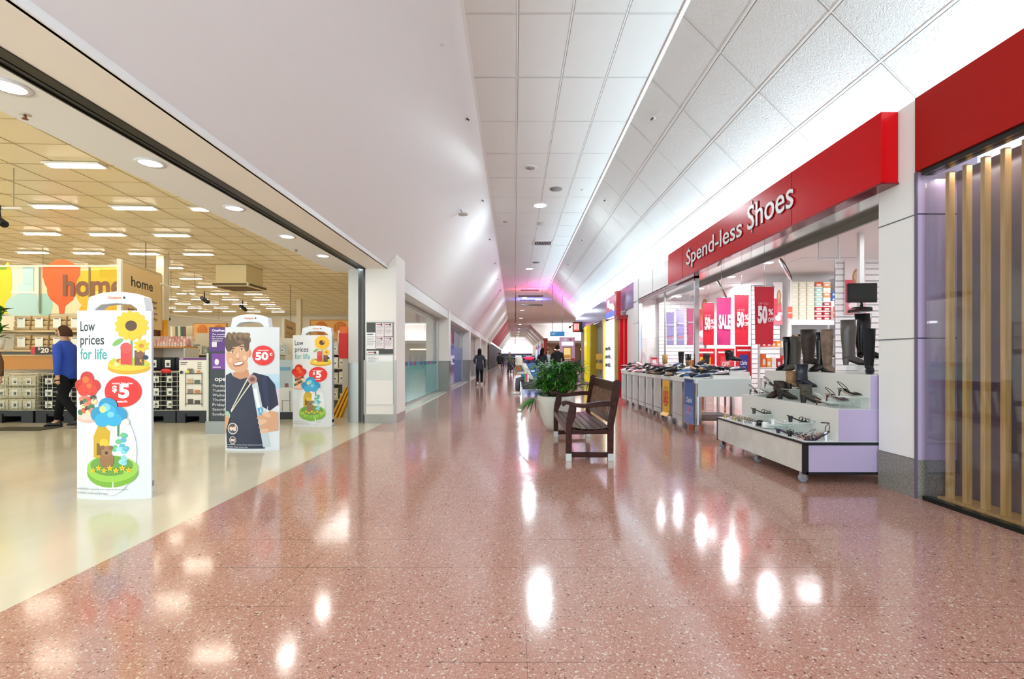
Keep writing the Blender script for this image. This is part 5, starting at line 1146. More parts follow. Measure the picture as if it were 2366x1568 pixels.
for r_, z in enumerate((.351, .701, 1.051, 1.401)):
    for k in range(7):
        c = ['#D8323C', '#F2EEE8', '#E8702A', '#C8202C', '#F0A040'][(k * 2 + r_) % 5]; h_ = random.uniform(.14, .26) if r_ < 3 else .1
        o = MB().box(-.035, .035, -.03, .03, 0, h_, M(c, .5)).box(-.02, .02, -.031, -.03, h_ * .2, h_ * .6, WHT).build('packet'); o.location = (4.29 + k * .085, 8.35, z)
        tag(o, 'small red, white or orange packet on the wire rack beside the stepped display', 'packet', 'packets on the wire rack')
t = thing('aisle_stand', 'slim white leaning stand post in front of the red packets', 'stand', (3.98, 7.2, 0)); MB().hexa([(-.03, -.01, 0), (0, -.01, 0), (0, .01, 0), (-.03, .01, 0)], [(.03, -.01, 1.3), (.055, -.01, 1.3), (.055, .01, 1.3), (.03, .01, 1.3)], WHITE).build('post', t); MB().box(-.12, .12, -.1, .1, 0, .015, WHITE).build('foot', t)
for i, (x, y, c, n_) in enumerate([(4.25, 11.4, '#E8702A', 'orange'), (4.35, 11.4, '#EDEBE6', 'white'), (4.3, 12.0, '#D8323C', 'red')]):
    for k in range(9): sbox(c, (x + i * .18, y, .001 + k * .13), '%s box in the tall stack behind the red cards' % n_, c, .2, .32, .128, 'box stacks behind the red cards')
t = thing('low_counter', 'white low display counter deep inside the shoe shop', 'counter', (5.0, 7.6, 0)); MB().box(-.45, .45, -.3, .3, 0, .9, SH).build('body', t, .005); MB().box(-.48, .48, -.33, .33, .9, .93, WHITE).build('worktop', t, .004)

# ================================================================== people
def skin_obj(name, pts, edges, m, parent=None, sub=1):
    me = bpy.data.meshes.new(name); me.from_pydata([p[0] for p in pts], edges, []); o = bpy.data.objects.new(name, me); COL.objects.link(o)
    o.modifiers.new('skin', 'SKIN'); sk = me.skin_vertices[0].data
    for i, p in enumerate(pts):
        r = p[1]; sk[i].radius = r if isinstance(r, tuple) else (r, r); sk[i].use_root = (i == 0)
    s_ = o.modifiers.new('sub', 'SUBSURF'); s_.levels = sub; s_.render_levels = sub
    dg = bpy.context.evaluated_depsgraph_get(); new = bpy.data.meshes.new_from_object(o.evaluated_get(dg)); bpy.data.objects.remove(o)
    new.materials.clear(); new.materials.append(m); [setattr(p, 'use_smooth', True) for p in new.polygons]; new.polygons.foreach_set('material_index', [0] * len(new.polygons))
    o = bpy.data.objects.new(name, new); COL.objects.link(o)
    if parent: o.parent = parent
    return o
def person(label, loc, rz, pose='stand', top='#33363F', legs='#1B1C22', hair='#2A1E18', hlen=0, h=1.68, shoe='#ECECEC', skin='#C99A7C', arms=None, coat=0.0, female=False, hood=None, group=None):
    """figure facing -y in its own space"""
    t = thing('person', label, 'person', loc, rz, group); s_ = h / 1.72; V = lambda x, y, z: (x * s_, y * s_, z * s_)
    SKN = M(skin, .55); sw = .165 if female else .19
    if pose == 'sit': hip = .53; J = {'k': [(-.1, -.42, .5), (.1, -.42, .5)], 'a': [(-.1, -.40, .09), (.1, -.46, .09)]}; lean = -.22
    elif pose == 'walk': hip = .90; J = {'k': [(-.09, -.14, .50), (.09, .02, .49)], 'a': [(-.08, -.2, .09), (.08, .26, .13)]}; lean = -.03
    else: hip = .92; J = {'k': [(-.1, -.02, .50), (.1, -.01, .50)], 'a': [(-.11, .0, .08), (.11, .02, .08)]}; lean = 0
    top_z = hip + .52; nk = (0, lean, top_z)
    hd = (0, lean * 1.35 - (.12 if pose == 'sit' else .01), top_z + (.15 if pose != 'sit' else .13))
    if arms == 'phone' or pose == 'sit': A_ = [[(-.25, lean * .6 - .03, top_z - .30), (-.13, lean - .24, top_z - .34)], [(.25, lean * .6 - .03, top_z - .30), (.1, lean - .26, top_z - .33)]]
    elif arms == 'push': A_ = [[(-.25, .03, top_z - .27), (-.22, -.26, top_z - .40)], [(.25, .03, top_z - .27), (.22, -.26, top_z - .40)]]
    else: A_ = [[(-.24, .03, top_z - .30), (-.25, -.05, top_z - .56)], [(.24, .03, top_z - .30), (.25, .04, top_z - .56)]]
    P_ = [((0, 0, hip), (.085, .085)), ((0, lean * .3, hip + .14), (.085, .085)), ((0, lean * .7, hip + .34), (.09, .09)), ((0, lean, top_z - .06), (.055, .055)), ((0, lean, top_z), (.055, .055)), ((0, (lean + hd[1]) / 2, hd[2] - .09), (.05, .055)), (hd, (.075, .095)), ((hd[0], hd[1], hd[2] + .09), (.06, .075))]
    E_ = [(i, i + 1) for i in range(7)]
    def chain(root, pts):
        k = root
        for p in pts: P_.append(p); E_.append((k, len(P_) - 1)); k = len(P_) - 1
        return k
    hands = []
    for i, sx in enumerate((-1, 1)):
        e, w_ = A_[i]
        k = chain(3, [((sx * (sw - .02), lean, top_z - .09), .034), (e, .042), (w_, .027)])
        d = (Vector(w_) - Vector(e)).normalized(); pl = Vector(w_) + d * .06; k = chain(k, [(tuple(pl), (.035, .016))]); hands.append((pl, d, sx))
        kn, an = J['k'][i], J['a'][i]; chain(0, [((sx * .08, -.03 if pose == 'sit' else 0, hip - .07), .065), (kn, .055), (an, .038), ((an[0], an[1] - .1, .035), (.036, .025))])
    sc_ = lambda L: [((p[0][0] * s_, p[0][1] * s_, p[0][2] * s_), tuple(q * s_ for q in p[1]) if isinstance(p[1], tuple) else p[1] * s_) for p in L]
    b = skin_obj('body', sc_(P_), E_, SKN, t, 2)
    for (pl, d, sx) in hands:
        u = d.cross(Vector((sx, 0, .01))).normalized(); mb = MB()
        for f in range(4):
            o_ = pl + u * (.022 - .0145 * f) + d * .015; L = [.06, .072, .068, .052][f]
            mb.tube([V(*(o_)), V(*(o_ + d * L * .5)), V(*(o_ + d * L * .85 + Vector((-sx * .018, 0, 0))))], [.009 * s_, .008 * s_, .006 * s_], SKN, 6)
        o_ = pl - d * .02 + u * .03; mb.tube([V(*o_), V(*(o_ + u * .022 + d * .02)), V(*(o_ + u * .026 + d * .045))], [.011 * s_, .009 * s_, .007 * s_], SKN, 6); mb.build('fingers', t)
    TM = add_mottle(fresh(top, .8), top, top, 8); add_bump(TM, 18, .4, .01)
    def er(y, z, rx, ry, tilt=0): return [V(rx * math.copysign(abs(math.cos(a)) ** .85, math.cos(a)), y + ry * math.copysign(abs(math.sin(a)) ** .85, math.sin(a)), z + tilt * ry * math.sin(a)) for a in [2 * math.pi * k / 20 for k in range(20)]]
    mb = MB(); q1, q2 = (.165, .135) if not female else (.16, .122); sit = pose == 'sit'
    mb.loft([er(.0, hip - (.03 if sit else .09 + coat), q1 + coat * .18, .118 + coat * .15), er(0, hip + .02, q1, .118), er(lean * .35, hip + .16, q2 + coat * .1, .106), er(lean * .7, hip + .33, sw * .87, .122, -.2 if sit else 0), er(lean * .92, top_z - .11, sw + .012, .115), er(lean, top_z - .045, sw - .005, .095), er(lean, top_z - .01, .105, .078), er(lean, top_z + .022, .066, .064)], TM)
    for i, sx in enumerate((-1, 1)):
        e, w_ = A_[i]; S = Vector((sx * (sw - .012), lean, top_z - .085)); E2, W2 = Vector(e), Vector(e).lerp(Vector(w_), .93)
        pts = [S - Vector((sx * .06, 0, -.01)), S, S.lerp(E2, .3), S.lerp(E2, .7), E2, E2.lerp(W2, .4), W2]; mb.tube([V(*p) for p in pts], [q * s_ for q in (.05, .066, .064, .058, .054, .05, .042)], TM, 12)
    mb.build('jacket', t)
    LM = M(legs, .8, 0, 0, .2); mb = MB()
    if sit: mb.ball(V(0, -.0, hip - .01), .155 * s_, LM, 16, 1.05, .85, .72)
    else: mb.loft([er(0, hip - .13, .155, .105), er(0, hip - .08, .17, .115), er(0, hip, .158, .11), er(0, hip + .06, .14, .1)], LM)
    for i, sx in enumerate((-1, 1)):
        H_ = Vector((sx * .083, -.02 if sit else 0, hip - (.02 if sit else .05))); K_, N_ = Vector(J['k'][i]), Vector(J['k'][i]).lerp(Vector(J['a'][i]), .92)
        pts = [H_, H_.lerp(K_, .35), H_.lerp(K_, .75), K_, K_.lerp(N_, .4), N_]; mb.tube([V(*p) for p in pts], [q * s_ for q in (.088, .088, .074, .066, .062, .05)], LM, 14)
    mb.build('trousers', t)
    for i, sx in enumerate((-1, 1)):
        an = J['a'][i]; mb = MB(); mb.X = Matrix.Translation(V(an[0], an[1] + .07, max(0, an[2] - .09))) @ Matrix.Rotation(R(-90), 4, 'Z') @ Matrix.Scale(s_, 4)
        mb.loft(last(.0, .27, .08, .075, .05, .045, .1, .012), M(shoe, .5)); sole_of(mb, 0, .27, M('#D8D8D8' if shoe != '#121214' else shoe, .6), .046, .1, .018); mb.build('shoe', t)
    HR_ = M(hair, .85, 0, 0, .15); c = Vector(hd)
    f = MB(); q = lambda x, y, z: V(c.x + x, c.y + y, c.z + z)
    f.tube([q(0, -.088, .035), q(0, -.112, -.01), q(0, -.095, -.02)], [.008 * s_, .014 * s_, .012 * s_], SKN, 6)
    for sx in (-1, 1): f.ball(q(sx * .078, .005, .01), .022 * s_, SKN, 8, .5, .8, 1.3); f.ball(q(sx * .032, -.083, .035), .011 * s_, M('#2A201C', .3), 8)
    f.ball(q(0, -.088, -.05), .02 * s_, M('#A85A50', .5), 8, 1.2, .4, .35); f.build('face', t)
    hm_ = MB(); rings = []
    for k in range(7):
        u = k / 6; z = .125 - .16 * u ** 1.3; rr = math.sin(min(1, .12 + u * 1.1) * math.pi / 2)
        rings.append([V(c.x + .094 * rr * math.cos(a), c.y + .018 + (.108 if math.sin(a) > -.2 else .108 - .05 * u) * rr * math.sin(a), c.z + z + (.07 * u if math.sin(a) < -.3 else -.02 * u)) for a in [2 * math.pi * j / 16 for j in range(16)]])
    hm_.loft(rings, HR_)
    if hlen: hm_.loft([[V(c.x + r0 * math.cos(a), c.y + .05 + yy + r1 * math.sin(a), c.z + z) for a in [2 * math.pi * j / 12 for j in range(12)]] for (r0, r1, yy, z) in ((.08, .05, 0, .04), (.09, .055, .0, -.06), (.095, .05, .02, -.06 - hlen * .6), (.05, .02, .03, -.06 - hlen))], HR_)
    if hood is None: hm_.build('hair', t)
    else:
        mb = MB(); mb.lathe([(.001, .135), (.06, .125), (.10, .07), (.108, -.01), (.095, -.09), (.10, -.16)], V(c.x, c.y + .025, c.z), M(hood, .85), 18, sy=1.1, caps=False); mb.build('hood', t)
    return t
person('person in a dark grey coat with shoulder bag pushing a trolley away down the mall', (-1.57, 22.0, 0), R(180), 'walk', '#3A3C46', '#15161A', '#1E1614', .18, 1.68, '#E8E4E4', arms='push', coat=.12, female=True)
t = thing('shopping_trolley', 'wire shopping trolley pushed by the person in the dark grey coat', 'trolley', (-1.57, 22.75, 0))
WIR = M('#8C8E94', .3, .8)
mb = MB()
for z, a in ((.5, .2), (.65, .23), (.8, .25), (.92, .27)): mb.tube([(-a, -.3, z), (a, -.3, z), (a * .8, .45, z), (-a * .8, .45, z), (-a, -.3, z)], .006, WIR, 5)
for k in range(7):
    x = -.2 + .067 * k; mb.tube([(x * 1.3, -.3, .92), (x, -.3, .5), (x * .8, .45, .5), (x, .45, .92)], .003, WIR, 4)
mb.build('basket', t); mb = MB(); mb.tube([(-.2, -.25, .12), (-.22, -.28, .5)], .012, WIR, 6).tube([(.2, -.25, .12), (.22, -.28, .5)], .012, WIR, 6).tube([(-.2, -.25, .12), (-.16, .45, .12), (.16, .45, .12), (.2, -.25, .12)], .012, WIR, 6).build('frame', t)
MB().cyl((-.27, -.38, .98), (.27, -.38, .98), .014, M('#B02A2A', .4), 8).tube([(-.27, -.3, .92), (-.27, -.38, .98)], .008, WIR, 6).tube([(.27, -.3, .92), (.27, -.38, .98)], .008, WIR, 6).build('handle', t)
for x, y in ((-.2, -.25), (.2, -.25), (-.16, .45), (.16, .45)): MB().lathe([(.001, -.015), (.06, -.015), (.06, .015), (.001, .015)], (x, y, .06), BLACK, 12, axis='x').build('wheel', t)
t = thing('shoulder_bag', 'dark bag hanging at the side of the trolley pusher', 'bag', (-1.33, 21.95, .78)); MB().box(-.04, .05, -.12, .12, 0, .22, M('#1A1A1E', .6)).build('bag', t, .02); MB().tube([(0, 0, .22), (-.12, -.1, .5), (-.3, -.14, .68)], .01, M('#1A1A1E', .6), 6).build('strap', t)
person('person in royal blue top and black trousers walking behind the nearest poster', (-7.80, 8.45, 0), R(-82), 'walk', '#2348B0', '#0E0E12', '#4A3226', 0, 1.80, '#121214', female=True)
person('person in a brown padded jacket half outside the left frame edge', (-9.06, 8.2, 0), R(40), 'stand', '#6A4C30', '#1C2436', '#3A2A20', 0, 1.72, '#121214', coat=.02)
person('person in a blue shirt sitting bent over a phone on the grey ottoman', (.52, 16.92, 0), R(-95), 'sit', '#2F86C8', '#7E93AC', '#241A16', 0, 1.66, '#E6E4E0', arms='phone')
person('person wearing a cream hooded top seated facing left on the ottoman', (.55, 16.42, 0), R(-88), 'sit', '#D8D4C2', '#5A5A60', '#3A2A22', 0, 1.66, '#E6E4E0', hood='#DAD6C6')
person('person with long dark hair in a black top standing behind the palm', (1.18, 20.3, 0), R(150), 'stand', '#1C1A20', '#16161C', '#1E1412', .3, 1.66, '#121214', female=True)
person('person in a white top facing the camera between two dark clad people', (1.48, 21.2, 0), R(20), 'stand', '#E4E4E8', '#22242C', '#3A2A20', .1, 1.62, '#121214', female=True)
person('person with short hair in a black jacket, tallest of the group behind the palm', (1.80, 20.2, 0), R(165), 'stand', '#141418', '#1A1A20', '#2A1E18', 0, 1.78, '#121214', coat=.05)
person('person in olive clothes pushing the black stroller in the distance', (-.34, 36.3, 0), 0, 'walk', '#5A5F48', '#2A2A2E', '#8A8078', 0, 1.7, '#121214', arms='push')
person('person in a black coat and pale trousers, far down on the left', (-1.35, 45, 0), R(200), 'walk', '#16181E', '#C8B49A', '#2A201C', 0, 1.78, '#CFC8BC', coat=.15)
person('tiny distant person in a dark coat near the far end of the mall', (-1.5, 62, 0), R(180), 'stand', '#24262C', '#3A3A40', '#2A201C', 0, 1.7, '#121214', coat=.1)
t = thing('stroller', 'black three wheeled stroller facing the camera in the distance', 'stroller', (-.27, 35.4, 0))
MB().box(-.2, .2, -.15, .25, .38, .62, BLACK).build('seat', t, .05); MB().lathe([(.001, .3), (.18, .26), (.25, .12), (.26, 0)], (0, .1, .72), BLACK, 16, axis='z', caps=False).build('canopy', t)
mb = MB(); [mb.tube([(s * .22, .35, .95), (s * .2, .1, .5), (s * .22, -.3, .14)], .014, DKGREY, 6).tube([(s * .2, .1, .5), (s * .26, .32, .14)], .014, DKGREY, 6) for s in (-1, 1)]; mb.cyl((-.22, .35, .95), (.22, .35, .95), .014, DKGREY, 6).box(-.2, .2, -.25, .2, .2, .24, DKGREY).build('frame', t)
for x, y in ((-.22, -.3), (.22, -.3), (-.26, .32), (.26, .32)): MB().lathe([(.001, -.02), (.12, -.02), (.12, .02), (.001, .02)], (x, y, .12), BLACK, 14, axis='x').build('wheel', t)

# ================================================================== mall furniture further away
t = thing('ottoman', 'long dark grey upholstered ottoman on thin metal legs', 'seat', (.85, 16.6, 0))
MB().box(-.56, .6, -.5, .5, .17, .425, M('#3B3A3C', .6)).build('cushion', t, .02)
for x, y in ((-.53, -.46), (.57, -.46), (-.53, .46), (.57, .46)): MB().box(x - .012, x + .012, y - .012, y + .012, 0, .17, CHROME).build('leg', t)
MB().box(-.55, .59, -.48, -.45, .155, .175, CHROME).box(-.55, .59, .45, .48, .155, .175, CHROME).build('rail', t)
t = thing('backpack', 'black backpack resting on the grey ottoman', 'bag', (.95, 16.35, .425)); MB().ball((0, 0, .13), .17, M('#121214', .7), 14, 1.2, .8, .8).build('bag', t)
t = thing('shopping_bag', 'pink, green and white shopping bag on the ottoman', 'bag', (.40, 16.17, .425)); MB().box(-.06, -.01, -.04, .04, 0, .26, M('#3FA050', .5)).box(-.01, .04, -.041, .041, 0, .26, M('#E0307A', .5)).box(.04, .09, -.04, .04, 0, .24, M('#F0EEF0', .5)).build('bag', t); MB().tube([(-.02, -.04, .26), (0, -.04, .33), (.03, -.04, .26)], .005, WHT, 5).build('handle', t)
# amusement kiosk
t = thing('amusement_machine', 'blue coin ride counter with two glowing red lights', 'kiosk', (1.15, 24, 0)); BLU = M('#1E6CC0', .3)
MB().box(-.75, .75, -.5, .5, 0, .95, BLU).box(-.8, -.5, -.55, .5, 0, .55, M('#2A8AD8', .3)).build('body', t, .03); 
for x in (-.42, .28): MB().ball((x, -.3, 1.22), .16, M('#FF1830', .3, 0, 3), 14, 1.5, 1, .5).cyl((x, -.3, .95), (x, -.3, 1.16), .05, DKGREY, 8).build('red_light', t)
mb = MB(); [mb.ball((x, -.52, .6), .05, M('#FFFFFF', .3, 0, 4), 8, 2, .4, .5) for x in (-.6, -.25)]; mb.build('white_light', t)
MB().box(-.7, .7, -.1, .45, .95, 1.1, M('#2A2470', .3)).build('upper_ledge', t)
t = thing('food_kiosk', 'pink and white kiosk tower with framed yellow menu', 'kiosk', (2.95, 27, 0))
MB().box(-.42, .42, -.2, .2, 1.05, 2.38, M('#E6B8CE', .4)).build('tower', t, .02); mb = MB(); ar = Art(mb, (-.42, -.2, 1.05), (1, 0, 0), (0, 0, 1), (0, -1, 0), .002)
ar.rect(.1, .88, .74, 1.08, M('#F8F2F8', .3, 0, 1.6)).disc(.3, 1.2, .12, M('#F6E8F2', .4), .07).disc(.58, 1.2, .06, M('#D83A6A', .4)).rect(.18, .1, .62, .78, M('#2A2622', .4)).rect(.21, .13, .59, .75, M('#E8CC7A', .4, 0, .5)).rect(.23, .16, .57, .36, M('#C88A4A', .4, 0, .3)).rect(.62, .05, .8, .16, M('#E02020', .4))
mb.build('sign_art', t); MB().box(-.5, .5, -.3, .3, .0, 1.05, M('#4A2426', .4)).box(-.52, .52, -.34, .3, 1.0, 1.05, M('#B0503C', .4)).build('base', t); MB().box(-.35, .3, -.345, -.34, .86, .88, M('#F04A30', .4, 0, 1.5)).build('red_strip', t)
t = thing('dark_counter', 'black food counter with patterned pink lower front', 'counter', (4.5, 28.2, 0)); MB().box(-.85, .7, -.3, .5, .75, 1.12, M('#17151A', .4)).build('top_case', t, .01); MB().box(-.85, .7, -.28, .5, 0, .75, add_mottle(fresh('#C8A0A0', .4), '#B07A7E', '#D8BCB4', 5)).build('front', t)
t = thing('hanging_direction_sign', 'light blue hanging direction sign on two rods', 'sign', at(1288, 771, 27)); MB().box(-.4, .4, -.03, .03, -.13, .13, M('#3A9AD0', .4)).build('panel', t)
for x in (-.28, .28): MB().cyl((x, 0, .13), (x, 0, ZC - t.location.z), .014, M('#77757A', .4), 8).build('rod', t)
mb = MB(); ar = Art(mb, (-.4, -.03, -.13), (1, 0, 0), (0, 0, 1), (0, -1, 0), .002); [ar.rect(.06, .17 - .05 * k, .06 + [.34, .2, .22][k], .195 - .05 * k, M('#BFE2F2', .4)) for k in range(3)]; mb.build('print', t)
for i, (Y, z0, c, l) in enumerate([(28.0, 3.3, '#7A1830', 'dark red hanging banner seen edge on, nearest'), (44.0, 2.5, '#C83038', 'bright red hanging banner seen edge on, farther away')]):
    t = thing('hanging_banner', l, 'banner', (.085 + i * .0, Y, z0)); MB().box(-.025, .025, -.45, .45, 0, 1.5, M(c, .5)).build('cloth', t); MB().cyl((0, 0, 1.5), (0, 0, ZC - z0), .012, DKGREY, 6).build('rod', t)
# far shops of the court
struct(MB().box(3.9, 18, 60.0, 60.1, 0, 3.0, M('#B89A7C', .6)).build('wall_court_shops'), 'beige shop wall across the open court')
struct(MB().box(18, 18.1, 28, 60.1, 0, ZC, M('#C8B8A8', .6)).build('wall_court_right'), 'side wall of the open court')
struct(MB().box(6.2, 18, 27.2, 27.4, 0, ZC, M('#B0A8A4', .6)).build('wall_court_near'), 'near wall of the open court')
struct(MB().box(3.6, 3.9, 60, 100, 0, 3.6, M('#D8CEC2', .6)).build('wall_far_right'), 'shop wall on the right of the far mall')
t = thing('red_column', 'slim red column at the corner of the far shops', 'column', (3.7, 57.5, 0)); MB().box(-.2, .2, -.2, .2, 0, 3.6, M('#B8443C', .4)).build('shaft', t); MB().box(-.28, .28, -.28, .28, 3.3, 3.6, M('#B8443C', .4)).build('capital', t)
for i, (x, c, l) in enumerate([(6.2, '#6A4030', 'brown lit food shop window across the court'), (9.4, '#8A6A50', 'tan food shop window across the court'), (12.6, '#5A4038', 'dark food shop window at the right of the court')]):
    t = thing('food_shop_front', l, 'shopfront', (x, 59.9, 0)); MB().box(-1.3, 1.3, 0, .08, .9, 2.5, M(c, .5)).build('opening', t); MB().box(-1.2, 1.2, -.05, 0, 2.25, 2.4, M('#F8DDB0', .5, 0, 3)).build('light_strip', t); MB().box(-1.4, 1.4, -.5, 0, 0, .95, M('#3A2A24', .4)).build('counter', t)
t = thing('product_stand', 'white poster stand on a wooden box far down the mall', 'stand', (.42, 47, 0)); MB().box(-.3, .3, -.3, .3, 0, .62, M('#B0804E', .5)).build('box', t); MB().box(-.28, .28, -.05, .05, .62, 1.5, M('#F2F2F6', .4, 0, .5)).box(-.08, .08, -.055, -.05, .8, 1.2, BLACK).build('poster', t)
for i, (x, y, z, w_, h_, c) in enumerate([(3.57, 62, 0, 2.5, 2.6, '#7A5A48'), (3.57, 66, 0, 2.5, 2.6, '#E6E8F4'), (3.57, 71, 0, 3, 2.6, '#8C7AB8'), (3.57, 78, 0, 4, 2.6, '#D8DCE8')]):
    t = thing('shopfront', 'far shopfront on the right of the distant mall, %s of four' % ['first', 'second', 'third', 'last'][i], 'shopfront', (x, y, 0)); MB().box(-.03, .03, -w_ / 2, w_ / 2, .05, h_, M(c, .4, 0, .4)).build('window', t); MB().box(-.06, .03, -w_ / 2, w_ / 2, h_, h_ + .5, M(['#B83A34', '#E8E8F2', '#5A4AA8', '#C83A3A'][i], .4)).build('sign', t)
t = thing('green_kiosk', 'dark kiosk with green goods across the far end of the mall', 'kiosk', (1.5, 70, 0)); MB().box(-1.6, 1.6, -.5, .5, 0, 1.3, M('#3A3640', .5)).box(-1.7, 1.7, -.6, .6, 1.3, 1.42, M('#7A70C0', .4, 0, .6)).build('counter', t)
mb = MB(); random.seed(2); [mb.ball((random.uniform(-1.5, 1.5), random.uniform(-.4, .4), 1.55), .12, M(['#3E7A3A', '#5A8A4A', '#C8C8D0'][k % 3], .6), 8) for k in range(24)]; tag(mb.build('goods', t), kind='stuff')

# ================================================================== notice board on the white pier
t = thing('notice_board', 'framed notice board with pinned sheets on the white pier', 'notice board', (-2.54, 8.99, 0)); sw_ = lambda px: (px - 1188) * 9 / F + 2.54; sz = lambda py: 1.2 + (828 - py) * 9 / F
MB().box(sw_(848), sw_(909), -.015, .0, sz(818), sz(744), M('#4A4A48', .5)).box(sw_(847), sw_(910), -.022, -.0, sz(745), sz(743), FR).box(sw_(847), sw_(910), -.022, 0, sz(819), sz(817.5), FR).build('board', t)
def sheet(a, b, c, d, m, nm, qr=None):
    o = MB().box(sw_(a), sw_(c), -.019, -.016, sz(d), sz(b), m).build(nm, t); mb = MB(); W, H = sw_(c) - sw_(a), sz(b) - sz(d); ar = Art(mb, (sw_(a), -.0195, sz(d)), (1, 0, 0), (0, 0, 1), (0, -1, 0), .0006)
    ar.rect(W * .1, H * .86, W * .7, H * .92, M('#B85A68', .6) if qr else M('#55565C', .6))
    for k in range(6): ar.rect(W * .1, H * (.74 - k * .1), W * (.9 - .1 * (k % 3)), H * (.77 - k * .1), M('#A8A9AE', .6))
    if qr: ar.rect(W * .62, H * .8, W * .8, H * .95, M('#3A3A40', .6))
    o2 = mb.build('printing', o)
PAP = M('#F2F2F2', .6); PAP2 = M('#F0E4E6', .6)
sheet(869, 746, 888, 778, PAP2, 'sheet', 1); sheet(889, 746, 908, 777, PAP2, 'sheet', 1); sheet(869, 779, 888, 805, PAP2, 'sheet', 1); sheet(889, 779, 909, 806, PAP2, 'sheet', 1); sheet(847, 768, 870, 806, PAP, 'sheet'); sheet(848.5, 810, 876, 843.5, PAP, 'sheet', 1)
t = thing('brochure_holder', 'clear brochure holder below the notice board on the white pier', 'brochure holder', (-2.54, 8.985, 0))
MB().box(sw_(848), sw_(909), -.006, .0, sz(934), sz(820), M('#F2EEE8', .3)).build('backing', t); MB().box(sw_(848), sw_(909), -.04, -.035, sz(877), sz(835), ACR).box(sw_(848), sw_(909), -.04, 0, sz(877.6), sz(876.6), ACR).build('pocket', t); MB().box(sw_(850), sw_(907), -.009, -.0065, sz(833), sz(820), M('#F8F8F8', .4)).build('white_strip', t)
# ================================================================== inside the department store
BASEB = M('#17171A', .5); WOODY = M('#C8862E', .4); SHW = M('#D8BC8A', .45); FAB = fresh('#CDB184', .9); add_bump(FAB, 60, .5, .01, 'noise', (1, 1, 6)); FABD = fresh('#1E2226', .9); add_bump(FABD, 40, .4, .01)
def X9(px, Y=9.0): return (px - 1188) * Y / F
def Z9(py, Y=9.0): return 1.2 + (828 - py) * Y / F
# big picture wall
t = thing('picture_wall', 'wide shop fixture topped by fruit coloured bottle and goblet artwork reading home', 'display wall', (-9.2, 9.85, 0))
MB().box(-2.8, 1.24, 0, .1, 0, Z9(612, 9.8), M('#E8DCC0', .5)).build('back_panel', t)
mb = MB(); xo = lambda px: X9(px, 9.8) + 9.2; zo = lambda py: Z9(py, 9.8)
ar = Art(mb, (0, 0, 0), (1, 0, 0), (0, 0, 1), (0, -1, 0), .0015)
C_ = lambda c: M(c, .5)
def bx(a, b, c, d, m): ar.rect(xo(a), zo(d), xo(c), zo(b), m)
bx(-130, 616, 88, 724, C_('#F4F0D6')); bx(-130, 616, 12, 724, C_('#EFD81E')); ar.disc(xo(12), zo(650), .09, C_('#EFD81E'), .4); bx(-130, 616, 10, 622, C_('#9CC02A'))
bx(20, 690, 88, 724, C_('#BFE0DC')); ar.disc(xo(55), zo(706), .42, C_('#BCDDDA'), .26); bx(36, 655, 73, 672, C_('#CFE8E8')); bx(48, 616, 73, 658, C_('#C4E2E4')); bx(20, 672, 92, 677, C_('#F6F4E6'))
bx(92, 616, 203, 724, C_('#F2E6B8')); ar.disc(xo(100), zo(704), .16, C_('#A8D4C4'), .24)
ar.disc(xo(139), zo(640), .37, C_('#E8662A'), .37, 30).disc(xo(139), zo(668), .30, C_('#EA6624'), .30, 28); bx(95, 616, 182, 642, C_('#E9672B')); ar.poly([(xo(112), zo(690)), (xo(132), zo(706)), (xo(134), zo(724)), (xo(145), zo(724)), (xo(147), zo(706)), (xo(168), zo(690))], C_('#EA6320'))
ar.disc(xo(195), zo(668), .2, C_('#F0BE28'), .34); bx(184, 624, 203, 690, C_('#F2C42A'))
bx(207, 616, 284, 724, C_('#F0DC6A')); bx(207, 624, 284, 672, C_('#E8BE1C')); bx(228, 622, 284, 640, C_('#D2B010')); bx(246, 640, 276, 700, C_('#D8B414')); ar.disc(xo(238), zo(716), .5, C_('#F0B81A'), .22)
ar.text('home', xo(143), zo(682), .42, C_('#8A5A3C'), xo(284) - xo(143), 'l', .03)
bx(88, 612, 92, 724, C_('#8A7A5E')); bx(203, 612, 207, 724, C_('#8A7A5E')); bx(-130, 612, 284, 616, C_('#F2E8CC'))
mb.build('artwork', t)
for z, lab in ((Z9(764, 9.5), 'a'), (Z9(808, 9.5), 'b')): MB().box(-2.5, 1.24, -.55, -.0, z - .035, z, SHW).build('shelf', t)
MB().box(-2.5, 1.24, -.5, -.02, Z9(853, 9.4), Z9(820, 9.4), WOODY).box(-2.5, 1.24, -.52, -.0, Z9(822, 9.4), Z9(819, 9.4), SHW).build('table_front', t)
MB().box(-.03, .30, -.56, -.555, Z9(818, 9.3), Z9(801, 9.3), M('#2A1214', .4)).box(-.06, .03, -.565, -.555, Z9(818, 9.3), Z9(801, 9.3), M('#D02A24', .4)).build('price_board', t)
mb = MB(); Art(mb, (.055, -.562, Z9(814, 9.3)), (1, 0, 0), (0, 0, 1), (0, -1, 0)).text('$', .02, .05, .05, M('#F2E8C8', .4), None, 'l', .03).text('20', .07, .0, .085, M('#F2E8C8', .4), .16, 'l', .04); mb.build('price', t)
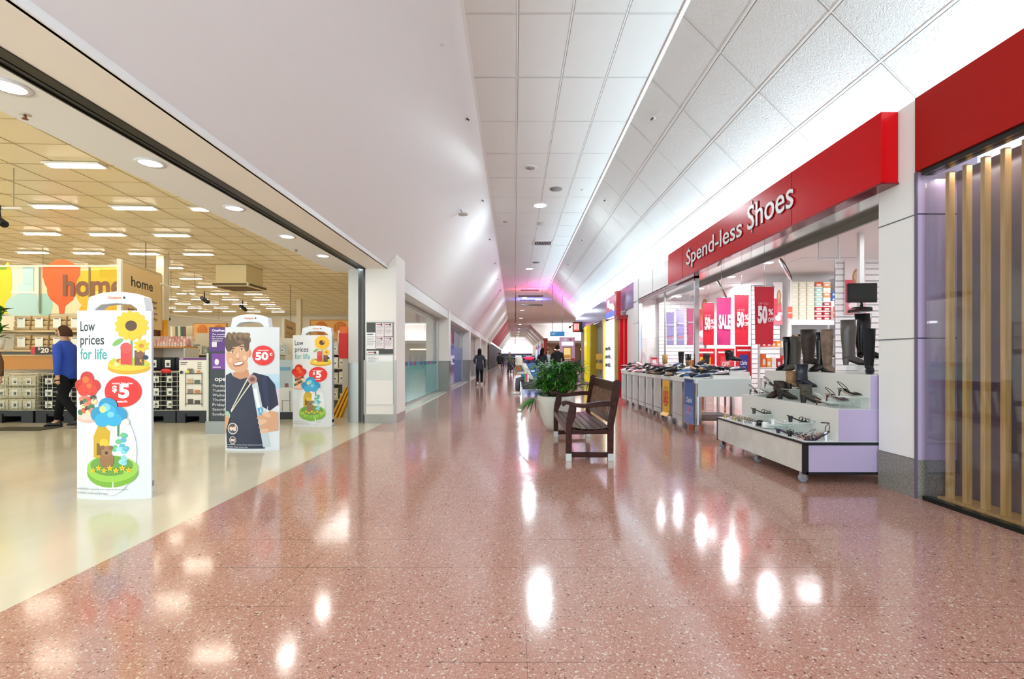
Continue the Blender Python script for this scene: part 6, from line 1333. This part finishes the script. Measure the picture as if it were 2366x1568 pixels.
# folded throws
def throw(label, loc, m, dk=False):
    k = 'thrD' if dk else 'thrL'
    if k not in mb0:
        o = thing('folded_throw', '', 'blanket', (0, 0, 0)); mb = MB()
        for i in range(3): mb.loft([[(x, -.17 + .01 * i + yy, .095 * i + .002 + zz) for (yy, zz) in ((0, .02), (.02, 0), (.3, 0), (.33, .02), (.33, .07), (.3, .09), (.02, .09), (0, .07))] for x in (-.155, -.14, .14, .155)], m)
        mb.build('fabric', o); MB().box(-.075, .075, -.178, -.172, .05, .235, M('#F4F0E2', .5)).box(-.05, .04, -.18, -.178, .215, .228, BLACK).build('label_card', o); mb0[k] = remember(o)
    else: o = dup(mb0[k], loc)
    o.location = loc; o['label'] = label; return o
for r_, (py, n_) in enumerate(((764, 'upper'), (808, 'lower'))):
    for k in range(1, 6):
        o = throw('beige folded throw with white card on the %s shelf, %s from the left' % (n_, ['first', 'second', 'third', 'fourth', 'fifth', 'sixth'][k]), (X9(58, 9.4) + .345 * (k - 1), 9.50, Z9(py, 9.5) + .001), FAB); o['group'] = 'beige throws on the home shelves'
# artificial plant at the left edge
t = thing('leafy_plant', 'glossy green leafy plant in a white pot on the home shelf at the left edge', 'plant', (X9(2, 9.2), 9.15, Z9(808, 9.5)))
MB().lathe([(.001, 0), (.07, 0), (.1, .2), (.09, .2), (.001, .18)], (0, 0, 0), WHT, 16).build('pot', t); lf = MB(); random.seed(4)
for k in range(34):
    a = random.uniform(0, 6.28); e = random.uniform(.1, 1.3); leaflet(lf, (0, 0, .2 + random.uniform(0, .55)), (math.cos(a) * math.cos(e), math.sin(a) * math.cos(e), math.sin(e)), random.uniform(.18, .3), .04, LEAF, .5)
lf.build('foliage', t)
MB().cyl((0, 0, .18), (0, 0, .78), .01, M('#4A3A22', .5), 6).build('stem', t)
# baskets on pallets
def pallet(x0, x1, label, Y=9.05, D=.8):
    t = thing('pallet', label, 'pallet', ((x0 + x1) / 2, Y + D / 2, 0), 0, 'black pallets under the wire baskets'); W = (x1 - x0) / 2; h_ = .22
    mb = MB().box(-W, W, -D / 2, D / 2, h_ - .05, h_, BASEB)
    for a, b in ((-W, -W * .45), (W * .45, W)): mb.box(a, b, -D / 2, D / 2, 0, h_ - .05, BASEB)
    mb.box(-W, W, D / 2 - .1, D / 2, 0, h_, BASEB).box(-W * .45, W * .45, -D / 2 + .02, -D / 2 + .04, h_ - .1, h_ - .05, BASEB); mb.build('deck', t); return h_
def wire(x0, x1, z0, z1, label, Y=9.1, D=.6, m=None, nx=9, nz=9):
    t = thing('wire_basket', label, 'basket', ((x0 + x1) / 2, Y, z0)); W = (x1 - x0) / 2; H = z1 - z0; m = m or M('#D8D4C4', .3, .6); mb = MB()
    for z in [0.01 + (H - .02) * k / (nz - 1) for k in range(nz)]: mb.tube([(-W, 0, z), (W, 0, z), (W, D, z)], .006 if z > .02 and z < H - .03 else .011, m, 5); mb.tube([(-W, 0, z), (-W, D, z)], .006, m, 5)
    for x in [-W + 2 * W * k / (nx - 1) for k in range(nx)]: mb.cyl((x, -.004, 0), (x, -.004, H), .004, m, 5)
    for y in [D * k / 5 for k in range(6)]: mb.cyl((W, y, 0), (W, y, H), .004, m, 5)
    mb.box(-W, W, .0, D, .0, .008, m); mb.build('wire_frame', t); return t
def stowed(x0, x1, rows, z0, dz, label, cm, n_, Y=9.12, tilt=False, dark=True, group='dark packs in the wire baskets'):
    for r_ in range(rows):
        for k in range(n_):
            x = x0 + (x1 - x0) * (k + .5) / n_; W = (x1 - x0) / n_ * .46
            key = ('pack', round(W, 3), dark)
            if key not in mb0:
                o = thing('packed_cushion', '', 'cushion', (0, 0, 0)); MB().loft([[(xx * W, yy, zz) for (yy, zz) in ((0, .03), (.04, 0), (.3, 0), (.34, .04), (.34, dz * .8), (.3, dz * .95), (.04, dz * .95), (0, dz * .85))] for xx in (-1, -.9, .9, 1)], FABD if dark else cm).build('cover', o)
                MB().box(-W * .42, W * .42, -.012, -.008, dz * .2, dz * .75, M('#F2EFE4', .5)).box(-W * .2, W * .25, -.014, -.012, dz * .32, dz * .55, M('#4A5248', .5)).build('label_card', o); mb0[key] = remember(o); 
            else: o = dup(mb0[key], (0, 0, 0))
            o.location = (x, Y, z0 + dz * r_ + .01); o['label'] = label; o['group'] = group
ph = pallet(X9(-30), X9(70), 'black pallet at the far left edge'); wire(X9(-30), X9(70), ph, Z9(862), 'wire basket of pale wrapped goods at the left edge', nx=11, nz=11)
stowed(X9(-28), X9(68), 3, ph, .22, 'pale wrapped cushion inside the left wire basket', M('#D8D2B4', .6), 3, dark=False, group='pale wrapped cushions in the left wire basket')
pallet(X9(76), X9(166), 'black pallet under the dark packs, behind the person in blue'); wire(X9(76), X9(166), ph, Z9(862), 'wire basket of dark packs behind the person in blue')
stowed(X9(78), X9(164), 3, ph, .22, 'dark packed cushion with white card in the basket behind the person in blue', None, 2, group='dark packs behind the person in blue')
pallet(X9(170), X9(262), 'black pallet hidden mostly by the nearest poster'); wire(X9(170), X9(262), ph, Z9(862), 'wire basket mostly hidden by the nearest poster'); stowed(X9(172), X9(260), 3, ph, .22, 'dark packed cushion mostly hidden by the nearest poster', None, 2, group='dark packs behind the nearest poster')
pallet(X9(300), X9(401), 'black pallet right of the nearest poster'); wire(X9(300), X9(401), ph, Z9(858), 'wire basket right of the nearest poster'); stowed(X9(302), X9(399), 3, ph, .235, 'dark packed cushion with white card in the basket right of the nearest poster', None, 3, group='dark packs right of the nearest poster')
stowed(X9(302), X9(470, 9.4), 1, Z9(857), .26, 'dark cushion pack heaped above the basket right of the nearest poster', None, 4, Y=9.4, group='dark packs heaped above the right basket')
t = thing('red_tag', 'oval red tag hanging above the basket right of the nearest poster', 'tag', (X9(376), 9.085, Z9(857))); MB().lathe([(.001, -.004), (.1, -.004), (.1, .004), (.001, .004)], (0, 0, 0), M('#D42A30', .35), 24, sy=.45, axis='y').build('card', t)
pallet(X9(404), X9(476), 'black pallet under the tall storage shelf carton'); 
t = thing('product_carton', 'tall white carton with purple band picturing a four tier shelf', 'carton', (X9(438), 9.2, .221)); W = (X9(470) - X9(404)) / 2; H = Z9(826) - .221
MB().box(-W, W, -.1, .15, 0, H, M('#EFE9DC', .5)).build('carton', t, .004); mb = MB(); ar = Art(mb, (-W, -.101, 0), (1, 0, 0), (0, 0, 1), (0, -1, 0), .001); PU = M('#6A2A6E', .4); BKK = M('#2A2624', .5)
ar.rect(0, H - .045, 2 * W, H - .005, PU).rect(.02, H - .03, .08, H - .018, WHT).rect(.03, H - .1, .16, H - .085, BKK).rect(.03, H - .13, .14, H - .12, BKK)
for k in range(4): ar.rect(W * 2 * .66, H - .1 - .035 * k, W * 2 * .8, H - .09 - .035 * k, BKK)
for k in range(4):
    z = .12 + .19 * k; ar.rect(.13, z, .45, z + .012, BKK); ar.rect(.17, z + .014, .27, z + .1, M(['#5A5048', '#8A7A66', '#C8A888', '#7A6A5A'][k], .5)).rect(.3, z + .014, .4, z + .08, M(['#4A4844', '#C8885A', '#5A6A5A', '#E0D0B8'][k], .5))
ar.rect(.13, .08, .142, .72, BKK).rect(.438, .08, .45, .72, BKK).disc(.18, .73, .03, M('#D8D050', .5)).disc(.28, .73, .025, M('#7A8A90', .5)).disc(.38, .73, .03, M('#E08A3A', .5)).disc(.06, .72, .03, BKK); mb.build('print', t)
# hanging home sign at an angle
def angled_sign(pa, pb, ya, yb, top, bot, label, big=True):
    a = Vector((X9(pa, ya), ya, 0)); b = Vector((X9(pb, yb), yb, 0)); u = (b - a).normalized(); L = (b - a).length; z0 = Z9(bot, ya); z1 = Z9(top, ya)
    t = thing('home_sign', label, 'sign', (a.x, a.y, z0), math.atan2(u.y, u.x)); H = z1 - z0
    MB().box(0, L, 0, .05, 0, H, M('#E7C992', .5)).build('panel', t); MB().box(-.07, 0.0, -.01, .06, 0, H + .04, M('#F4EEE2', .4)).box(L, L + .04, -.01, .06, 0, H - .0, M('#CDBB98', .4)).box(0, L, -.01, .06, H, H + .03, M('#CDBB98', .4)).build('frame', t)
    mb = MB(); ar = Art(mb, (0, 0, 0), (1, 0, 0), (0, 0, 1), (0, -1, 0), .002); K = M('#2E2620', .5); ar.text('home', L * .2, H * .66, H * .16, K, L * .56, 'l', .015)
    for k, st in enumerate(('bedding storage', 'bath garden decor', 'pet home office', 'kitchen and laundry') if big else ('bedding storage', 'bath garden', 'pet home office')): ar.text(st, L * .12, H * (.46 - .1 * k), H * .045, K, L * .76, 'l', .005)
    mb.build('print', t); MB().cyl((L * .6, .02, H + .03), (L * .6, .02, 3.65 - z0), .008, M('#5A5244', .4), 6).build('rod', t)
angled_sign(283, 372, 9.3, 10.8, 604, 752, 'large hanging home sign turned sideways beside the fruit coloured wall')
angled_sign(657, 682, 15, 17.0, 738, 790, 'small distant home sign between the two right hand posters', False)
t = thing('art_panel', 'tall green, brown and amber striped art panel below the large home sign', 'art panel', (X9(362, 10.9), 10.95, Z9(776, 10.9))); mb = MB(); w_ = .07
for k, c in enumerate(('#2E6A4A', '#7A2A1C', '#3A1A14', '#E08A1E', '#F2B02A')): mb.box(-.16 + w_ * k, -.16 + w_ * (k + 1), 0, .03, 0, .36, C_(c))
mb.build('panel', t)
# upper table of mugs right of nearest poster
def shelfunit(name, label, x0, x1, Y, zs, top=None, D=.45, m=None, back=None):
    t = thing(name, label, 'shelf', ((x0 + x1) / 2, Y + D / 2, 0)); W = (x1 - x0) / 2; m = m or SHW; top = top or zs[-1]
    for z in zs: MB().box(-W, W, -D / 2, D / 2, z - .03, z, m).build('shelf', t)
    MB().box(-W, W, D / 2, D / 2 + .03, 0, top, back or M('#E2DCCC', .5)).build('back_panel', t)
    for s in (-1, 1): MB().box(s * W - .015, s * W + .015, -D / 2 + .01, D / 2, 0, zs[-1] - .03, M('#CFC8B8', .4)).build('upright', t)
    return t
random.seed(31)
def goods(x0, x1, Y, z, n_, hs, cols, name, label, cat, group, D=.16, gapf=.82, style='box'):
    W = (x1 - x0) / n_
    for k in range(n_):
        c = random.choice(cols); h_ = random.uniform(*hs); key = (name, c, round(W, 2), round(h_, 2), style)
        h_ = round(h_, 2)
        if key not in mb0:
            mb = MB(); w_ = W * gapf / 2
            if style == 'box': mb.box(-w_, w_, -D / 2, D / 2, 0, h_, M(c, .55)).box(-w_ * .6, w_ * .6, -D / 2 - .002, -D / 2, h_ * .25, h_ * .6, M('#F4F1E8', .5)).box(-w_ * .4, w_ * .2, -D / 2 - .004, -D / 2 - .002, h_ * .35, h_ * .5, M('#5A6258', .5))
            else: mb.lathe([(.001, 0), (w_ * .7, 0), (w_, h_ * .2), (w_, h_ * .6), (w_ * .5, h_ * .8), (w_ * .5, h_), (w_ * .3, h_), (.001, h_ * .96)], (0, 0, 0), M(c, .35), 12)
            o = mb.build(name); mb0[key] = o
        else: o = mb0[key].copy(); COL.objects.link(o)
        o.location = (x0 + W * (k + .5), Y, z + .001); tag(o, label, cat, group)
shelfunit('goods_table', 'amber edged table of small pink tins right of the nearest poster', X9(340, 10), X9(425, 10), 10.0, [.5, 1.0, Z9(800, 10)], m=WOODY)
for r_ in range(3): goods(X9(342, 10), X9(423, 10), 10.1 + .1 * r_, Z9(800, 10) + 0, 12, (.09 + .06 * r_, .10 + .06 * r_), ['#E8B8A8', '#D89A8C', '#F0D8CC'], 'tin', 'small pink tin on the amber edged table', 'tin', 'pink tins on the amber table', .06)
slx = lambda px: X9(px, 19)
shelfunit('towel_display', 'hanging striped towels on a distant rail behind the store aisle', slx(392), slx(430), 19, [Z9(800, 19)], 2.5)
for k in range(7):
    o = MB().hexa([(-.05, 0, 0), (.05, 0, 0), (.05, .02, 0), (-.05, .02, 0)], [(-.07, 0, .6), (.04, 0, .6), (.04, .02, .6), (-.07, .02, .6)], C_(['#D8A868', '#E8E0CC', '#C8B89A', '#5A6A58', '#D8D0BC', '#3A5A5A', '#6A4A3A'][k])).build('hanging_towel'); o.location = (slx(395) + .1 * k, 18.9, 1.85); tag(o, 'striped towel hanging on the distant rail', 'towel', 'hanging towels on the distant rail')
def balloon(ar, W, H, n_=2):
    ar.rect(0, 0, W, H, C_('#EDB26A'))
    for k in range(n_):
        cx = W * (.28 + .5 * k); ar.disc(cx, H * .6, H * .34, C_('#D8781E'), H * .34).poly([(cx - H * .2, H * .35), (cx + H * .2, H * .35), (cx + H * .08, H * .08), (cx - H * .08, H * .08)], C_('#D8781E'))
        for j in range(4): ar.rect(cx - H * .2 + j * H * .12, H * .3, cx - H * .18 + j * H * .12, H * .85, C_('#EDB26A'))
def artpanel(px0, px1, pt, pb, Y, label, n_=2):
    a, b = at(px0, pb, Y), at(px1, pt, Y); W, H = b[0] - a[0], b[2] - a[2]; t = thing('art_panel', label, 'art panel', (a[0], Y, a[2])); MB().box(0, W, 0, .06, 0, H, M('#B8864A', .5)).build('board', t)
    mb = MB(); balloon(Art(mb, (.03, 0, .03), (1, 0, 0), (0, 0, 1), (0, -1, 0), .002), W - .06, H - .06, n_); mb.build('print', t)
artpanel(445, 524, 746, 786, 15, 'orange whisk shaped artwork left of the purple sign')
artpanel(716, 808, 738, 786, 16, 'orange and yellow whisk artwork behind the farthest poster', 2)
# long far gondolas
cols1 = ['#E6E0D2', '#BFC8C8', '#8AA0A4', '#D8D0BE', '#3A4A4E', '#F0ECE2', '#A8B0A4']
for (a, b, Y, top, l) in ((600, 660, 12.5, 806, 'pale shelving between the boy poster and the farthest poster'), (764, 812, 11.4, 790, 'white shelving of boxed kitchen goods beside the jamb'), (425, 480, 13, 793, 'low shelving of light goods left of the purple sign')):
    zs = [.25, .62, .98, 1.32]; zs = [z for z in zs if z < Z9(top, Y) + .05]
    shelfunit('store_shelf', l, X9(a, Y), X9(b, Y), Y, zs, Z9(top, Y) + .3, m=M('#C8C0AC', .4))
    for i, z in enumerate(zs): goods(X9(a, Y) + .02, X9(b, Y) - .02, Y + .12, z, 4 if b - a > 50 else 3, (.18, .29), cols1, 'boxed_goods', 'boxed goods on the %s' % l, 'box', 'boxes on ' + l)
t = thing('flat_pack_carton', 'large pale blue flat pack carton standing between the two right hand posters', 'carton', (X9(660, 10.2), 10.2, 0)); MB().box(-.24, .24, 0, .14, .12, 1.17, M('#B4C4C8', .5)).box(-.2, .1, -.003, 0, .95, 1.02, M('#6AA0C0', .5)).box(-.02, .06, -.003, 0, .6, .68, M('#8A5A58', .5)).build('carton', t, .004); MB().box(-.3, .3, -.02, .2, 0, .12, BASEB).build('base', t)
t = thing('chair_carton', 'white carton picturing a chair low between the posters', 'carton', (X9(662, 9.6), 9.6, 0)); MB().box(-.22, .22, 0, .12, .14, .62, M('#D8D8D4', .5)).build('carton', t, .004); MB().box(-.3, .3, -.02, .16, 0, .14, BASEB).build('base', t); mb = MB(); Art(mb, (-.22, 0, .14), (1, 0, 0), (0, 0, 1), (0, -1, 0), .002).rect(.12, .22, .3, .235, C_('#8A8A80')).rect(.13, .02, .145, .22, C_('#8A8A80')).rect(.28, .02, .295, .42, C_('#8A8A80')); mb.build('print', t)
t = thing('red_gondola_end', 'bright red shelf end panel with orange top near the steel jamb', 'panel', (X9(796, 10.6), 10.5, 0)); MB().box(-.09, .10, 0, .15, 1.2, Z9(770, 10.6), C_('#D01418')).box(-.07, .10, 0, .15, Z9(770, 10.6), Z9(755, 10.6), C_('#E86A1E')).build('panel', t); MB().box(-.02, .10, .02, .14, 0, 1.2, M('#B8B2A6', .5)).build('post', t)
for k in range(3):
    o = MB().hexa([(-.2 - .05 * k, -.01, 0), (-.16 - .05 * k, -.01, 0), (-.16 - .05 * k, .16, 0), (-.2 - .05 * k, .16, 0)], [(.06 - .03 * k, -.01, .62), (.10 - .03 * k, -.01, .62), (.10 - .03 * k, .16, .62), (.06 - .03 * k, .16, .62)], C_('#E8A81C')).build('yellow_board')
    o.location = (X9(806, 9.9) - .03 * k, 9.85 + .0 * k, 0); tag(o, 'yellow board leaning by the steel jamb, %s of three' % ['rightmost', 'middle', 'leftmost'][k], 'board', 'yellow boards leaning by the jamb')
# tall purple and black sign
t = thing('opening_hours_sign', 'tall purple and charcoal sign listing opening days beside the boy poster', 'sign', (X9(520, 7.75), 7.78, 0)); W = .64; x0 = X9(476, 7.7) - t.location.x; zz = lambda py: Z9(py, 7.7)
MB().box(x0, x0 + W, 0, .05, .2, zz(755), M('#33363A', .4)).box(x0, x0 + W, -.004, 0, zz(811), zz(756), M('#5A2C86', .4)).build('panel', t); MB().box(x0 - .03, x0 + W + .03, -.05, .12, 0, .2, M('#8E8E88', .3, .4)).box(x0 - .03, x0, -.02, .07, .2, zz(815), M('#C8C8BC', .2)).build('base', t)
mb = MB(); ar = Art(mb, (x0, -.005, 0), (1, 0, 0), (0, 0, 1), (0, -1, 0), .0012); Wt = M('#F4F0F6', .4)
ar.text('OnePass', .05, zz(765), .036, Wt, .2, 'l', .03)
for k, st in enumerate(('The membership', 'for Australia\'s', 'favourite', 'retailers.')): ar.text(st, .05, zz(773 + 5 * k), .022, Wt, [.3, .25, .18, .17][k], 'l', .02)
ar.rect(.05, zz(801), .13, zz(789), M('#E8E0EE', .4)).rect(.05, zz(853), .5, zz(816), M('#7A3AA0', .4)).disc(.13, zz(836), .035, Wt, .05).disc(.3, zz(836), .03, Wt).rect(.07, zz(849), .2, zz(847), Wt).text('open', .1, zz(880), .07, Wt, .24, 'l', .02)
for k, st in enumerate(('Monday', 'Tuesday', 'Wednesday', 'Thursday', 'Friday', 'Saturday', 'Sunday')): ar.text(st, .07, zz(894 + 11 * k), .042, M('#D4D6D8', .4), .033 * len(st), 'l', .01)
mb.build('print', t)
# white columns and far detail
for px, Y, l in ((692, 20, 'slim white store column behind the farthest poster'), (376, 11.6, 'white store column right of the large home sign')):
    t = thing('store_column', l, 'column', (X9(px, Y), Y, 0)); MB().box(-.09, .09, -.09, .09, 0, 3.65, M('#DDD2BC', .5)).build('shaft', t)
t = thing('floor_mat', 'dark flat floor mat beside the nearest poster', 'mat', (-8.35, 8.2, 0)); MB().box(-.5, .45, -.15, .25, 0.001, .012, M('#3A3628', .8)).build('mat', t)
